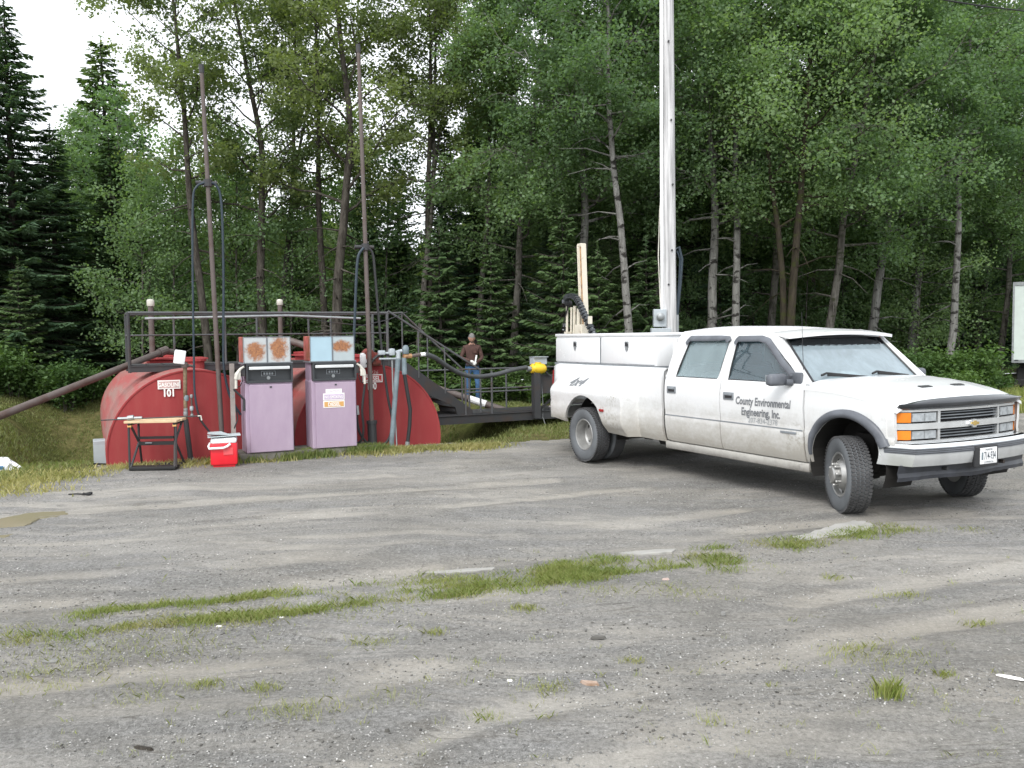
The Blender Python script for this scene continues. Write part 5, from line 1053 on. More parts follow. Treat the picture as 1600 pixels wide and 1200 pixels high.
for s in (-1, 1):
    side_panel('bed_side', bx_, zb_lo, lambda x: 1.345, lambda x, z: ybed(z) + bulge(x, z) - .03 * (1 - s01(-1.24, -1.12, x)), s, nz=22)
    rd = side_panel('rear_door', lin(1.535, 2.545, 12), lambda x: ip(x, [1.53, 1.62, 2.55], [.455, .445, .445]), lambda x: 1.243, lambda x, z: ycab(z), s, nz=20)
    fd = side_panel('front_door', lin(2.558, 3.798, 12), lambda x: .445, lambda x: 1.243, lambda x, z: ycab(z), s, nz=20)
    def yff(x, z):
        y = ip(z, ZS, YS) if z < 1.12 else .958; return y - (.96 - yfen(x)) + .012 * s01(.50, .445, math.hypot(x - 4.33, z - .505))
    ff = side_panel('front_fender', fxs, zf_lo, lambda x: zhood(x, yfen(x)) + .001, yff, s, nz=18)
    mb = MB(); mb.grid(lambda x, u: (x, s * (.745 + (yfen(x) - .745) * u), zhood(x, .745 + (yfen(x) - .745) * u)), lin(3.80, 4.885, 14), lin(0, 1, 12), rim=(0, 0, -.03)); mb.build('fender_top', PTOP, tk, smooth=True, angle=40)
    # wheel-arch flare: grey band with thickness
    mb = MB(); A_ = lin(R(24), R(176), 32)
    def fl(a_, u):
        wd = ip(math.degrees(a_), [-8, 20, 90, 150, 176], [.115, .10, .082, .070, .02]); r_ = .440 + wd * u; bow = .040 * math.sin(math.pi * (.12 + .80 * (1 - u))) * ip(math.degrees(a_), [-8, 140, 176], [1, 1, .2])
        x = 4.33 + r_ * math.cos(a_); z = .505 + r_ * math.sin(a_); return (x, s * (yff(min(x, 4.96), max(.46, min(z, 1.2))) + .004 + bow), z)
    mb.grid(fl, A_, lin(0, 1, 7), rim=(0, -s * .03, 0)); mb.build('wheel_arch_flare', MAT['greyplastic'], tk, smooth=True, angle=50)
    mb = MB(); mb.grid(lambda a_, u: (4.33 + .455 * math.cos(a_), s * (.935 - .40 * u), .505 + .455 * math.sin(a_)), lin(R(-25), R(205), 20), [0, 1]); mb.box((4.33, s * .50, .78), (1.0, .04, .5)); mb.build('wheel_well', MAT['gap'], tk); mb = MB(); mb.grid(lambda a_, u: (-.02 + .51 * math.cos(a_), s * (.95 - .55 * u), .43 + .51 * math.sin(a_)), lin(R(-10), R(190), 20), [0, 1]); mb.box((-.02, s * .44, .75), (1.1, .04, .5)); mb.build('wheel_well', MAT['gap'], tk)
    # upper body: pillars and roof rail
    zz = [1.243, 1.26, 1.35, 1.5, 1.62, 1.71]; zt = [1.71, 1.745, 1.78]
    xb = lambda z: ip(z, [1.24, 1.4, 1.71, 1.80], [1.505, 1.53, 1.615, 1.66])
    zside('rear_pillar', zz, xb, lambda z: ip(z, [1.24, 1.29, 1.68, 1.72], [1.70, 1.69, 1.835, 1.86]), ycab, s)
    zside('roof_rail', zt + [1.80], lambda z: ip(z, [1.71, 1.80], [1.615, 1.67]), lambda z: ip(z, [1.71, 1.78, 1.80], [3.335, 3.16, 3.05]), ycab, s, n=14)
    zside('centre_pillar', zz, lambda z: ip(z, [1.24, 1.71], [2.455, 2.550]), lambda z: ip(z, [1.24, 1.71], [2.63, 2.675]), ycab, s)
    zside('front_pillar', [1.243, 1.26, 1.33, 1.42, 1.5, 1.58, 1.64, 1.67, 1.71], lambda z: ip(z, [1.24, 1.28, 1.42, 1.64, 1.69, 1.71], [3.74, 3.70, 3.53, 3.245, 3.14, 2.95]), lambda z: ip(z, [1.24, 1.71], [3.855, 3.335]), ycab, s, n=5)
    g1 = zside('window_glass', lin(1.238, 1.715, 8), lambda z: ip(z, [1.24, 1.71], [1.69, 1.845]), lambda z: ip(z, [1.24, 1.71], [2.46, 2.555]), ycab, s, par=rd, mat=GREAR, rim=None, off=-.018)
    g2 = zside('window_glass', lin(1.238, 1.71, 8), lambda z: ip(z, [1.24, 1.71], [2.625, 2.67]), lambda z: ip(z, [1.24, 1.42, 1.64, 1.69, 1.71], [3.74, 3.535, 3.25, 3.15, 3.0]), ycab, s, par=fd, mat=GSIDE, rim=None, off=-.018)
    # black window gaskets
    for nm, path, par in (('window_seal', [(1.695, 1.245), (2.46, 1.245), (2.55, 1.70), (1.845, 1.70), (1.695, 1.245)], rd), ('window_seal', [(2.63, 1.245), (3.735, 1.245), (3.54, 1.42), (3.25, 1.64), (3.13, 1.70), (2.675, 1.70), (2.63, 1.245)], fd)):
        mb = MB(); pts = []
        for i in range(len(path) - 1):
            for k in range(4): x = path[i][0] + (path[i + 1][0] - path[i][0]) * k / 4; z = path[i][1] + (path[i + 1][1] - path[i][1]) * k / 4; pts.append((x, s * (ycab(max(z, 1.26)) - .006), z))
        pts.append(pts[0]); mb.tube(pts, .009, 6); mb.build(nm, MAT['trim'], par)
    # rain visors over the windows
    for path, par in (([(1.80, 1.66), (1.855, 1.722), (2.52, 1.722), (2.56, 1.68)], rd), ([(2.655, 1.66), (2.69, 1.715), (3.05, 1.718), (3.17, 1.69), (3.28, 1.60), (3.44, 1.46), (3.62, 1.33)], fd)):
        mb = MB(); P_ = []
        for i in range(len(path) - 1):
            for k in range(5): P_.append((path[i][0] + (path[i + 1][0] - path[i][0]) * k / 5, path[i][1] + (path[i + 1][1] - path[i][1]) * k / 5))
        P_.append(path[-1]); n_ = len(P_)
        def rv(i, u):
            x, z = P_[int(i)]; j = min(int(i), n_ - 2); tx_, tz_ = P_[j + 1][0] - P_[j][0], P_[j + 1][1] - P_[j][1]; L_n = math.hypot(tx_, tz_) + 1e-9; nx, nz = tz_ / L_n, -tx_ / L_n
            wv = (-.026 + .066 * u); xx, zz_ = x + nx * wv, z + nz * wv; return (xx, s * (ycab(zz_) + .006 + .030 * math.sin(math.pi * min(1, u * .62 + .1))), zz_)
        mb.grid(rv, range(n_), lin(0, 1, 6), rim=(0, -s * .008, 0)); mb.build('rain_visor', MAT['greyplastic'], par, smooth=True, angle=50)
    # handles
    for par, x0, z0 in ((rd, 1.675, 1.085), (fd, 2.70, 1.065)):
        mb = MB(); yy = s * (ycab(z0) + .004); mb.box((x0, yy, z0), (.165, .016, .085), bev=.006); hd = mb.build('handle', MAT['mid_grey'], par, smooth=True)
        mb = MB(); mb.box((x0 + .01, yy + s * .010, z0 - .005), (.11, .006, .035)); mb.build('recess', MAT['trim'], hd); mb = MB(); mb.box((x0 + .005, yy + s * .016, z0 + .018), (.125, .016, .022), bev=.004); mb.build('grip', MAT['mid_grey'], hd)
    # body seams as real dark gaps behind the panels
    mb = MB(); mb.box((2.65, s * .865, .86), (2.33, .03, .80)); mb.box((1.50, s * .85, .88), (.10, .03, .90)); mb.box((.55, s * .80, .95), (1.7, .03, .6)); mb.build('inner_sill', MAT['gap'], tk)
    mb = MB(); mb.box((2.65, s * .868, .385), (2.36, .06, .10), bev=.02); mb.build('rocker_panel', paintmat('dirty_rocker', (.42, .41, .38), (.12, .11, .10), .33, .45, .8, .6, 0), tk, smooth=True)
    mb = MB(); mb.grid(lambda x, u: (x, s * (ycab(.772) + .0035), .762 + .013 * u), lin(1.54, 3.79, 12), [0, 1]); mb.build('crease_line', MAT['mid_grey'], fd)
    mb = MB(); mb.box((.47, s * (ybed(.75) + bulge(.47, .75) + .006), .755), (.10, .016, .035), bev=.004); mb.build('side_marker', MAT['redlens'], tk)
    # mirror
    mr = MB(); mr.box((3.56, s * 1.085, 1.285), (.095, .24, .125), bev=.035); mr.tube([(3.62, s * .93, 1.255), (3.60, s * 1.0, 1.26)], .035, 8); mr.box((3.64, s * .905, 1.29), (.20, .03, .14), bev=.01); m_ = mr.build('side_mirror', MAT['greyplastic'], tk, smooth=True, angle=50)
    mr = MB(); mr.box((3.508, s * 1.085, 1.287), (.006, .20, .10)); mr.build('mirror_glass', MAT['lens'], m_)
# roof, back wall, floor, sun visor
mb = MB(); zr = lambda x: ip(x, [1.60, 1.70, 1.9, 2.6, 3.1, 3.36], [1.765, 1.80, 1.81, 1.805, 1.775, 1.725])
mb.grid(lambda x, y: (x, y, zr(x) + .052 * (1 - (abs(y) / .765) ** 2.2) * ip(x, [1.6, 1.75, 3.36], [.6, 1, .7])), lin(1.625, 3.37, 22), lin(-.765, .765, 21), rim=(0, 0, -.025)); mb.build('roof', PROOF, tk, smooth=True, angle=45)
mb = MB(); mb.grid(lambda z, y: (1.50 + (.12 if z > 1.24 else .0) * (z - 1.24) / .54, y * (ycab(z) - .02), z), [.45, 1.24, 1.34], lin(-1, 1, 5)); mb.grid(lambda z, y: (1.50 + .12 * (z - 1.24) / .54, y * (ycab(z) - .02), z), [1.68, 1.79], lin(-1, 1, 5))
for q_ in (-1, 1): mb.box((1.565, q_ * .74, 1.5), (.06, .18, .42))
mb.build('back_panel', PW, tk); mb = MB(); mb.box((1.58, 0, 1.51), (.008, 1.32, .34)); mb.build('rear_window', GSIDE, tk)
mb = MB(); mb.box((2.6, 0, .50), (2.2, 1.66, .06)); mb.box((3.70, 0, .85), (.06, 1.66, .75)); mb.build('floor_pan', MAT['interior'], tk)
mb = MB(); mb.grid(lambda x, y: (x, y, 1.745 - .02 * abs(y)), lin(1.64, 3.28, 4), lin(-.70, .70, 4)); mb.build('headliner', MAT['interior'], tk)
mb = MB(); mb.box((3.50, 0, 1.10), (.42, 1.6, .28), bev=.06); mb.build('dashboard', MAT['interior'], tk, smooth=True)
for x0 in (2.75, 1.85):
    for y0 in ((-.42, .42) if x0 > 2 else (0,)):
        wd = .52 if x0 > 2 else 1.4; mb = MB(); mb.box((x0, y0, .78), (.50, wd, .20), bev=.05); mb.box((x0 - .22, y0, 1.10), (.16, wd, .58), bev=.05)
        if x0 > 2: mb.box((x0 - .25, y0, 1.46), (.09, .26, .16), bev=.03)
        mb.build('seat', MAT['interior'], tk, smooth=True)
mb = MB(); mb.tube([(3.22 + .05 * math.cos(a_), .42 + .185 * math.cos(a_ + 1.57), 1.16 + .18 * math.sin(a_ + 1.57)) for a_ in lin(0, 2 * math.pi, 20)], .015, 6); mb.build('steering_wheel', MAT['black'], tk)
mb = MB(); rgb = random.Random(4); mb.grid(lambda a_, b_: (3.42 + .15 * math.cos(a_) * math.sin(b_) * rgb.uniform(.8, 1.1), .10 + .26 * math.sin(a_) * math.sin(b_), 1.235 + .10 * max(0, math.cos(b_)) * rgb.uniform(.8, 1.1)), lin(0, 6.283, 14), lin(.05, 1.57, 6)); mb.build('crumpled_bag', MAT['white_plastic'], tk, smooth=True, angle=20)
mb = MB(); mb.box((1.95, -.35, 1.12), (.5, .5, .35), bev=.1); mb.build('duffel_bag', MAT['greyplastic'], tk, smooth=True)
def wsp(u, v):
    z = 1.262 + (1.715 - 1.262) * v; hw = .800 + (.715 - .800) * v; y = hw * u; x = ip(z, [1.24, 1.71], [3.80, 3.315]) + (.09 - .02 * v) * (1 - u * u); return Vector((x, y, z))
mb = MB(); mb.grid(wsp, lin(-1, 1, 15), lin(0, .82, 8)); ws = mb.build('windshield', GWS, tk, smooth=True)
mb = MB(); mb.grid(wsp, lin(-1, 1, 15), lin(.80, 1, 4)); mb.build('sun_band', GTINT, ws, smooth=True)
for s in (-1, 1):
    mb = MB(); mb.grid(lambda v, u: wsp(s, v).lerp(Vector((ip(1.262 + .453 * v, [1.24, 1.71], [3.855, 3.335]), s * ycab(1.262 + .453 * v), 1.262 + .453 * v)), u) + Vector((0, 0, .0)), lin(-.05, 1.02, 10), lin(0, 1, 3)); mb.build('windshield_pillar', PW, tk, smooth=True, angle=60)
mb = MB(); mb.tube([wsp(u, 1) + Vector((.004, 0, .004)) for u in lin(-1, 1, 9)], .012, 6); [mb.tube([wsp(s, v) + Vector((.004, 0, .004)) for v in lin(0, 1, 8)], .013, 6) for s in (-1, 1)]; mb.tube([wsp(u, 0) + Vector((.006, 0, .0)) for u in lin(-1, 1, 9)], .014, 6); mb.build('windshield_seal', MAT['trim'], tk)
for y0, y1 in ((-.62, .02), (.10, .66)):
    a_ = wsp(y0 / .8 * .98, .10) + Vector((.025, 0, .02)); b_ = wsp(y1 / .8, -.03) + Vector((.03, 0, .01)); a2_ = wsp(y1 / .8 - .10, .02) + Vector((.03, 0, .02))
    mb = MB(); mb.tube([b_, b_.lerp(a_, .5) + Vector((.02, 0, .015)), a_], .014, 6); mb.tube([a_ + Vector((.01, -.10, .0)), a_ + Vector((0, -.02, .02)), a2_], .012, 6); mb.build('wiper', MAT['black'], ws)
mb = MB(); hwv = lambda x: ip(x, [3.12, 3.45], [.775, .80])
mb.grid(lambda x, u: (x + .07 * (1 - u * u) * (x - 3.1) / .35, u * hwv(x), ip(x, [3.10, 3.17, 3.28, 3.45], [1.79, 1.775, 1.768, 1.738]) + .040 * (1 - u * u)), lin(3.17, 3.45, 6), lin(-1, 1, 19), rim=(0.0, 0, -.034)); mb.build('sun_visor', PTOP, tk, smooth=True, angle=40)
# hood
mb = MB(); mb.grid(lambda x, y: (x + .050 * (1 - (y / .73) ** 2) * s01(4.6, 4.9, x) + .09 * (1 - (y / .73) ** 2) * (1 - s01(3.72, 3.9, x)) * 1.0, y, zhood(x, y) - .030 * s01(4.84, 4.90, x) + .012 * (1 - s01(.50, .56, abs(y))) * s01(3.85, 4.1, x)), lin(3.79, 4.895, 22), lin(-.735, .735, 25), rim=(0, 0, -.03)); hd = mb.build('hood', PTOP, tk, smooth=True, angle=40)
for y0 in (-.24, .24): mb = MB(); mb.box((4.66, y0, zhood(4.66, y0) + .014), (.055, .16, .016), bev=.006, rot=Matrix.Rotation(R(12), 3, 'Y')); mb.build('louver', MAT['trim'], hd)
mb = MB(); mb.box((3.82, 0, 1.235), (.14, 1.5, .03)); mb.box((4.34, 0, .93), (.86, 1.1, .30)); mb.build('cowl', MAT['gap'], tk)
mb = MB(); XF = lambda y, o=0.: 4.985 - .110 * (abs(y) / .93) ** 2.2 - .085 * s01(.76, .95, abs(y)) + o
def bugd(y, u):
    x0 = 4.897 + .050 * (1 - (y / .73) ** 2) - .02; x1 = XF(y, .045); z0 = zhood(4.87, y) - .014; f = math.sin(min(1., u * 1.25) * math.pi / 2)
    return (x0 + (max(x1, x0 + .05) - x0) * f - .030 * max(0, u - .8) / .2, y, ip(u, [0, .25, .7, 1], [z0, z0 + .022, 1.112, 1.055]))
mb.grid(bugd, lin(-.90, .90, 25), lin(0, 1, 9), rim=(-.012, 0, -.004)); mb.build('bug_deflector', MAT['smoke'], tk, smooth=True, angle=45)
mb = MB(); mb.tube([(3.70, -.845, 1.245), (3.66, -.84, 1.98)], [.0035, .002], 6); mb.lathe([(.014, 0), (.01, .03), (0, .035)], (3.70, -.845, 1.24), 'Z', 8); mb.build('antenna', MAT['trim'], tk)
# face: grille, lamps, bumper
gr = MB()
def strip(mb_, z0, z1, y0, y1, o0, depth=.03, n=9): mb_.grid(lambda y, z: (XF(y, o0), y, z), lin(y0, y1, n), [z0, z1], rim=(-depth, 0, 0))
for (z0, z1, o) in ((1.030, 1.056, .0), (.868, .925, .012), (.735, .765, .0)): strip(gr, z0, z1, -.905, .905, o, .05, 25)
for y0 in (-.455, .425, ): strip(gr, .76, 1.035, y0, y0 + .03, -.004, .05, 3)
nz_ = MB()
for y0 in (-.945, .908): strip(nz_, .735, 1.062, y0, y0 + .037, -.002, .07, 3)
nz_.build('fender_nose', PW, tk)
grl = gr.build('grille_frame', MAT['chrome'], tk, smooth=True, angle=40)
mb = MB(); strip(mb, .74, 1.05, -.90, .90, -.075, .03, 15); mb.build('grille_back', MAT['black'], grl)
for z0 in (.955, .983, 1.010): mb = MB(); strip(mb, z0 - .004, z0 + .004, -.425, .425, -.022, .03, 11); mb.build('grille_bar', MAT['mid_grey'], grl)
for z0 in (.790, .817, .844): mb = MB(); strip(mb, z0 - .004, z0 + .004, -.425, .425, -.022, .03, 11); mb.build('grille_bar', MAT['mid_grey'], grl)
for s in (-1, 1):
    for z0, z1, nm in ((.934, 1.024, 'headlight'), (.775, .860, 'lower_headlight')):
        mb = MB(); a_, b_ = sorted((s * .468, s * .760)); strip(mb, z0 + .006, z1 - .006, a_ + .01, b_ - .01, -.004, .04, 7); o = mb.build(nm, MAT['lens'], tk, smooth=True)
        mb = MB(); strip(mb, z0 - .002, z1 + .002, a_, b_, -.016, .03, 7); mb.build('bezel', MAT['trim'], o); yc = (a_ + b_) / 2; mb = MB(); strip(mb, z0 + .01, z1 - .01, yc - .006, yc + .006, -.001, .01, 2); mb.build('divider', MAT['galv'], o)
        mb = MB(); a2_, b2_ = sorted((s * .768, s * .908)); strip(mb, z0, z1, a2_, b2_, .000, .05, 5); mb.build('turn_signal', MAT['amber'], tk, smooth=True)
mb = MB(); bow = [(-.085, -.008), (-.075, .020), (-.028, .020), (-.024, .034), (.024, .034), (.028, .020), (.085, .012), (.075, -.020), (.028, -.020), (.024, -.034), (-.024, -.034), (-.028, -.020)]
mb.prism([(a_ * 1.0, b_ * 1.1) for a_, b_ in bow], lambda a_, b_, d_: (XF(0) + d_, a_, .897 + b_), .01, .032); em = mb.build('emblem', MAT['chrome'], tk); mb = MB(); mb.prism([(a_ * .72, b_ * .66) for a_, b_ in bow], lambda a_, b_, d_: (XF(0) + d_, a_, .897 + b_), .03, .036); mb.build('emblem_face', MAT['gold'], em)
def bump(y, v, o=0.):
    q = abs(y) / 1.0; x = 5.095 - .12 * q ** 2.4 - .22 * max(0, q - .90) / .10 * 1.0; z = .545 + .20 * v; return (x + .022 * math.sin(v * math.pi) + o, y * .945 - .01, z)
ys_ = lin(-1, -.9, 5) + lin(-.85, .85, 19) + lin(.9, 1, 5)
mb = MB(); mb.grid(lambda y, v: bump(y, v), ys_, lin(0, 1, 9), rim=(-.06, 0, .0)); mb.grid(lambda y, u: (bump(y, 1)[0] - .10 * u, bump(y, 1)[1], .745), ys_, [0, 1]); bp = mb.build('front_bumper', MAT['chrome'], tk, smooth=True, angle=40)
mb = MB(); mb.grid(lambda y, v: bump(y, .56 + .26 * v, .009), ys_, lin(0, 1, 4), rim=(-.012, 0, 0)); mb.build('rubber_strip', MAT['greyplastic'], bp, smooth=True)
for k in range(3): mb = MB(); mb.grid(lambda y, v: bump(y, .60 + .08 * k + .02 * v, .012), ys_, [0, 1], rim=(-.006, 0, 0)); mb.build('strip_groove', MAT['trim'], bp)
rgd = random.Random(3); dj = [rgd.uniform(-.012, .012) for _ in range(40)]
mb = MB(); mb.grid(lambda y, v: (5.02 - .10 * abs(y) ** 2.5 - .035 * (1 - v) + dj[int((y + 1) * 18)] * (1 - v) + (.02 if v < .3 else 0), y * .92, .395 + .015 * abs(math.sin(3 * y)) * (1 - v) + .155 * v), lin(-1, 1, 27), lin(0, 1, 5), rim=(-.01, 0, 0)); mb.build('air_dam', plain('dented_black_air_dam', (.055, .060, .072), .4, var=.4, scale=7), tk, smooth=True, angle=25)
mb = MB(); mb.box((5.115, .015, .595), (.035, .34, .20), bev=.01); lp = mb.build('plate_bracket', MAT['trim'], bp)
mb = MB(); mb.box((5.136, .03, .60), (.008, .245, .152), bev=.003); pl_ = mb.build('licence_plate', MAT['white_plastic'], tk)
text_obj('lettering', '714-934', .105, MAT['bluehose'], pl_, lambda x, y: (5.1415, .045 + x * 1.0, .565 + y), xs=.50, offset=.001, align='CENTER'); text_obj('lettering', 'COMMERCIAL', .026, MAT['bluehose'], pl_, lambda x, y: (5.1415, .03 + x, .532 + y), xs=.9, align='CENTER'); text_obj('lettering', 'MAINE', .030, MAT['bluehose'], pl_, lambda x, y: (5.1415, .03 + x, .648 + y), xs=1.2, align='CENTER')
mb = MB(); mb.box((5.1405, -.066, .60), (.003, .022, .07)); mb.build('plate_mark', MAT['bluegrey'], pl_); mb = MB(); mb.box((5.05, .20, .505), (.01, .14, .035)); mb.build('torn_sticker', MAT['white_plastic'], tk)
for s in (-1, 1): mb = MB(); mb.tube([(4.9, s * .42, .50), (5.04, s * .42, .50)], .018, 8); mb.build('tow_hook', MAT['black_steel'], tk)
# chassis
mb = MB()
for s in (-1, 1): mb.box((1.9, s * .40, .56), (6.0, .08, .16)); mb.tube([(4.28, s * .45, .36), (4.28, s * .72, .38)], .06, 8); mb.box((4.30, s * .56, .60), (.22, .16, .34)); mb.tube([(4.05, s * .42, .42), (4.28, s * .66, .34)], .025, 6); mb.tube([(4.5, s * .42, .45), (4.28, s * .66, .40)], .025, 6); mb.tube([(4.40, s * .60, .40), (4.42, s * .58, .85)], .035, 8); mb.tube([(-.55, s * .5, .56), (0, s * .5, .36), (.65, s * .5, .55)], .03, 6)
mb.tube([(0, -.8, .39), (0, .8, .39)], .05, 10); mb.lathe([(0, -.16), (.14, -.12), (.16, 0), (.14, .12), (0, .16)], (0, 0, .39), 'Y', 12); mb.tube([(4.28, -.5, .37), (4.28, .5, .37)], .05, 8); mb.tube([(0.2, 0, .42), (3.6, 0, .52)], .04, 8); mb.box((3.3, 0, .50), (1.0, .5, .25), bev=.05); mb.tube([(3.0, -.3, .40), (1.4, -.35, .42), (.5, -.62, .44)], .035, 8); mb.box((1.1, .45, .52), (.9, .30, .28), bev=.05); mb.prism([(.98, .48), (1.48, .46), (1.30, .34), (1.12, .33)], lambda a_, b_, d_: (a_, d_, b_), -.70, -.5)
mb.build('chassis', MAT['gap'], tk)
# bed floor, tailgate, rear bumper, tail lamps
mb = MB(); mb.box((.13, 0, .80), (2.66, 1.6, .05)); mb.box((1.44, 0, 1.08), (.04, 1.76, .50)); mb.build('bed_floor', PW, tk); mb = MB(); mb.box((-1.235, 0, 1.02), (.05, 1.66, .60), bev=.01); mb.build('tailgate', PW, tk)
for s in (-1, 1):
    mb = MB(); mb.grid(lambda z, u: (-1.262 + .03 * u + .02 * abs(z - 1.0), s * (ybed(z) - .045 + .035 * u), z), lin(.80, 1.24, 8), [0, .5, 1], rim=(.03, 0, 0)); mb.build('tail_light', MAT['redlens'], tk, smooth=True)
    mb = MB(); mb.grid(lambda z, u: (-1.264, s * (.90 - .10 * u), z), lin(.70, 1.30, 4), [0, 1], rim=(.04, 0, 0)); mb.build('tail_post', PW, tk)
mb = MB(); mb.box((-1.36, 0, .58), (.16, 1.75, .16), bev=.02); mb.box((-1.34, 0, .67), (.20, 1.8, .02)); mb.build('rear_bumper', MAT['chrome'], tk, smooth=True)
mb = MB(); mb.grid(lambda x, u: (x, -(ybed(.62) - .01), .50 + .14 * u - .05 * (x + 1.2)), [-1.20, -1.175], [0, 1]); mb.build('mud_guard', MAT['trim'], tk)
# tool chests along both bed rails
for s in (-1, 1):
    mb = MB(); mb.box((-.02, s * .60, 1.555), (2.50, .50, .40), bev=.012); tc_ = mb.build('tool_chest', PTOP, tk, smooth=True)
    mb = MB(); mb.box((-.02, s * .60, 1.770), (2.54, .54, .045), bev=.014); mb.build('chest_lid', PTOP, tc_, smooth=True); mb = MB(); mb.box((-.02, s * .64, 1.345), (2.50, .50, .025)); mb.build('seal', MAT['mid_grey'], tc_)
    for x0, w_ in ((-.655, 1.215), (.585, 1.215)):
        mb = MB(); mb.box((x0, s * .858, 1.548), (w_, .022, .352), bev=.008); dd = mb.build('chest_door', PTOP, tc_, smooth=True)
        lx = x0 + (.02 if x0 > 0 else -.05); mb = MB(); mb.box((lx, s * .872, 1.635), (.085, .008, .085), bev=.003); lt = mb.build('latch', MAT['galv'], tc_); mb = MB(); mb.box((lx - .01, s * .877, 1.638), (.05, .004, .05)); mb.box((lx + .02, s * .879, 1.630), (.03, .006, .04)); mb.build('latch_handle', MAT['trim'], tc_); mb = MB(); mb.prism([(-.03, 0), (.03, 0), (.03, -.02), (0, -.05), (-.03, -.02)], lambda a_, b_, d_: (lx + a_, s * d_, 1.588 + b_), .871, .876); mb.build('latch_plate', MAT['galv'], tc_)
    mb = MB(); mb.box((-.045, s * .8585, 1.548), (.012, .016, .37)); mb.build('door_gap', MAT['mid_grey'], tc_)
# lettering on the passenger side, bent to the door skin
sidey = lambda z: -(ycab(z) + .0035)
def dtext(body, x0, z0, size, mat, slope=-.0, **k): return text_obj('lettering', body, size, mat, tk, lambda x, y: (x0 + x, sidey(z0 + y + slope * x), z0 + y + slope * x), **k)
dtext('County Environmental', 2.815, .985, .120, MAT['letter'], offset=.0035, shear=.12, xs=.745); dtext('Engineering, Inc.', 2.90, .868, .120, MAT['letter'], offset=.0035, shear=.12, xs=.745); dtext('207-834-2378', 3.00, .792, .082, MAT['letter_light'], shear=.15, xs=.95)
mb = MB(); mb.box((3.60, sidey(.735) - .002, .735), (.22, .008, .022), bev=.003); mb.build('badge', MAT['mid_grey'], tk)
for o_, m_ in (((.0, 0.), 'letter'),): text_obj('lettering', '4x4', .145, MAT[m_], tk, lambda x, y: (-.50 + x, -(ybed(1.055 + y) + bulge(-.50 + x, 1.055 + y) + .006), 1.055 + y), offset=.007, shear=.22, xs=1.45, space=1.15)
mb = MB(); mb.prism([(-.48, 1.074), (-.06, 1.074), (-.07, 1.086), (-.47, 1.086)], lambda a_, b_, d_: (a_, -(ybed(b_) + bulge(a_, b_) + d_), b_ - .050), .003, .006); mb.build('stripe', MAT['letter_light'], tk)

# wheels
def wheel(x, y, s, steer, front, inner=False):
    e = bpy.data.objects.new('wheel', None); COL.objects.link(e); e.parent = tk; e.location = (x, y, .380); e.rotation_euler = (0, 0, steer)
    W = .104; mb = MB(); ro, ri = .38, .222
    mb.lathe([(ri, -W * .80), (.25, -W * .98), (.30, -W * 1.02), (.335, -W * .99), (.358, -W * .90), (.367, -W * .72), (.370, 0), (.367, W * .72), (.358, W * .90), (.335, W * .99), (.30, W * 1.02), (.25, W * .98), (ri, W * .80)], (0, 0, 0), 'Y', 56, cap=False)
    ty_ = mb.build('tyre', MAT['tyreside'], e, smooth=True, angle=50)
    if not inner:
        mb = MB(); n = 62
        for k in range(n):
            for r_i, (yy, ww, ph) in enumerate(((-.78, .34, 0), (-.39, .30, .5), (0, .30, 0), (.39, .30, .5), (.78, .34, 0))):
                a_ = 2 * math.pi * (k + ph) / n; rr = .3695 if abs(yy) < .5 else .3655
                rot = Matrix.Rotation(a_, 3, 'Y') @ Matrix.Rotation((.35 if r_i % 2 else -.3), 3, 'Z') if False else Matrix.Rotation(a_, 3, 'Y')
                mb.box(rot @ Vector((0, yy * W, rr)), (.027, ww * W, .020), rot=rot @ Matrix.Rotation((.4 if r_i % 2 else -.35), 3, 'Z'))
        mb.build('tread', MAT['tyre'], e)
    else:
        mb = MB(); mb.lathe([(.372, -W * .8), (.377, 0), (.372, W * .8)], (0, 0, 0), 'Y', 48, cap=False); mb.build('tread', MAT['tyre'], e, smooth=True)
    q = s; mb = MB()                       # q = outward direction along the axle
    if front: prof = [(.226, -.085), (.226, .078), (.214, .088), (.200, .082), (.196, .040), (.185, .028), (.150, .050), (.135, .082), (.120, .100), (.080, .104), (.078, .150), (.066, .160), (.0, .162)]
    else: prof = [(.226, -.085), (.226, .078), (.214, .088), (.200, .082), (.190, .030), (.176, -.045), (.150, -.070), (.095, -.075), (.090, -.020), (.075, -.005), (0, -.003)]
    mb.lathe([(a_, b_ * q) for a_, b_ in prof], (0, 0, 0), 'Y', 40); rm_ = mb.build('rim', MAT['silver'], e, smooth=True, angle=30)
    if not inner:
        for k in range(8):
            mb = MB(); a_ = k * math.pi / 4 + .2; rr = .100; y0 = .100 if front else -.075; mb.lathe([(.016, y0 * q), (.016, (y0 + .040) * q), (.011, (y0 + .048) * q), (0, (y0 + .048) * q)], (rr * math.cos(a_), 0, rr * math.sin(a_)), 'Y', 6); mb.build('lug_nut', MAT['silver'], e)
        mb = MB()
        for k in range(8 if front else 6):
            a_ = k * math.pi / 4; rr = .168 if front else .150; yy = (.0405 if front else -.068); mb.lathe([(0, yy * q), (.019, (yy + .003) * q), (0, (yy + .006) * q)], (rr * math.cos(a_), 0, rr * math.sin(a_)), 'Y', 10)
        mb.build('vent_hole', MAT['black'], e)
    return e
for s in (-1, 1):
    wheel(4.28, s * .86, s, R(-28), True); wheel(-.01, s * 1.085, s, 0, False); wheel(-.01, s * .80, s, 0, False, True)

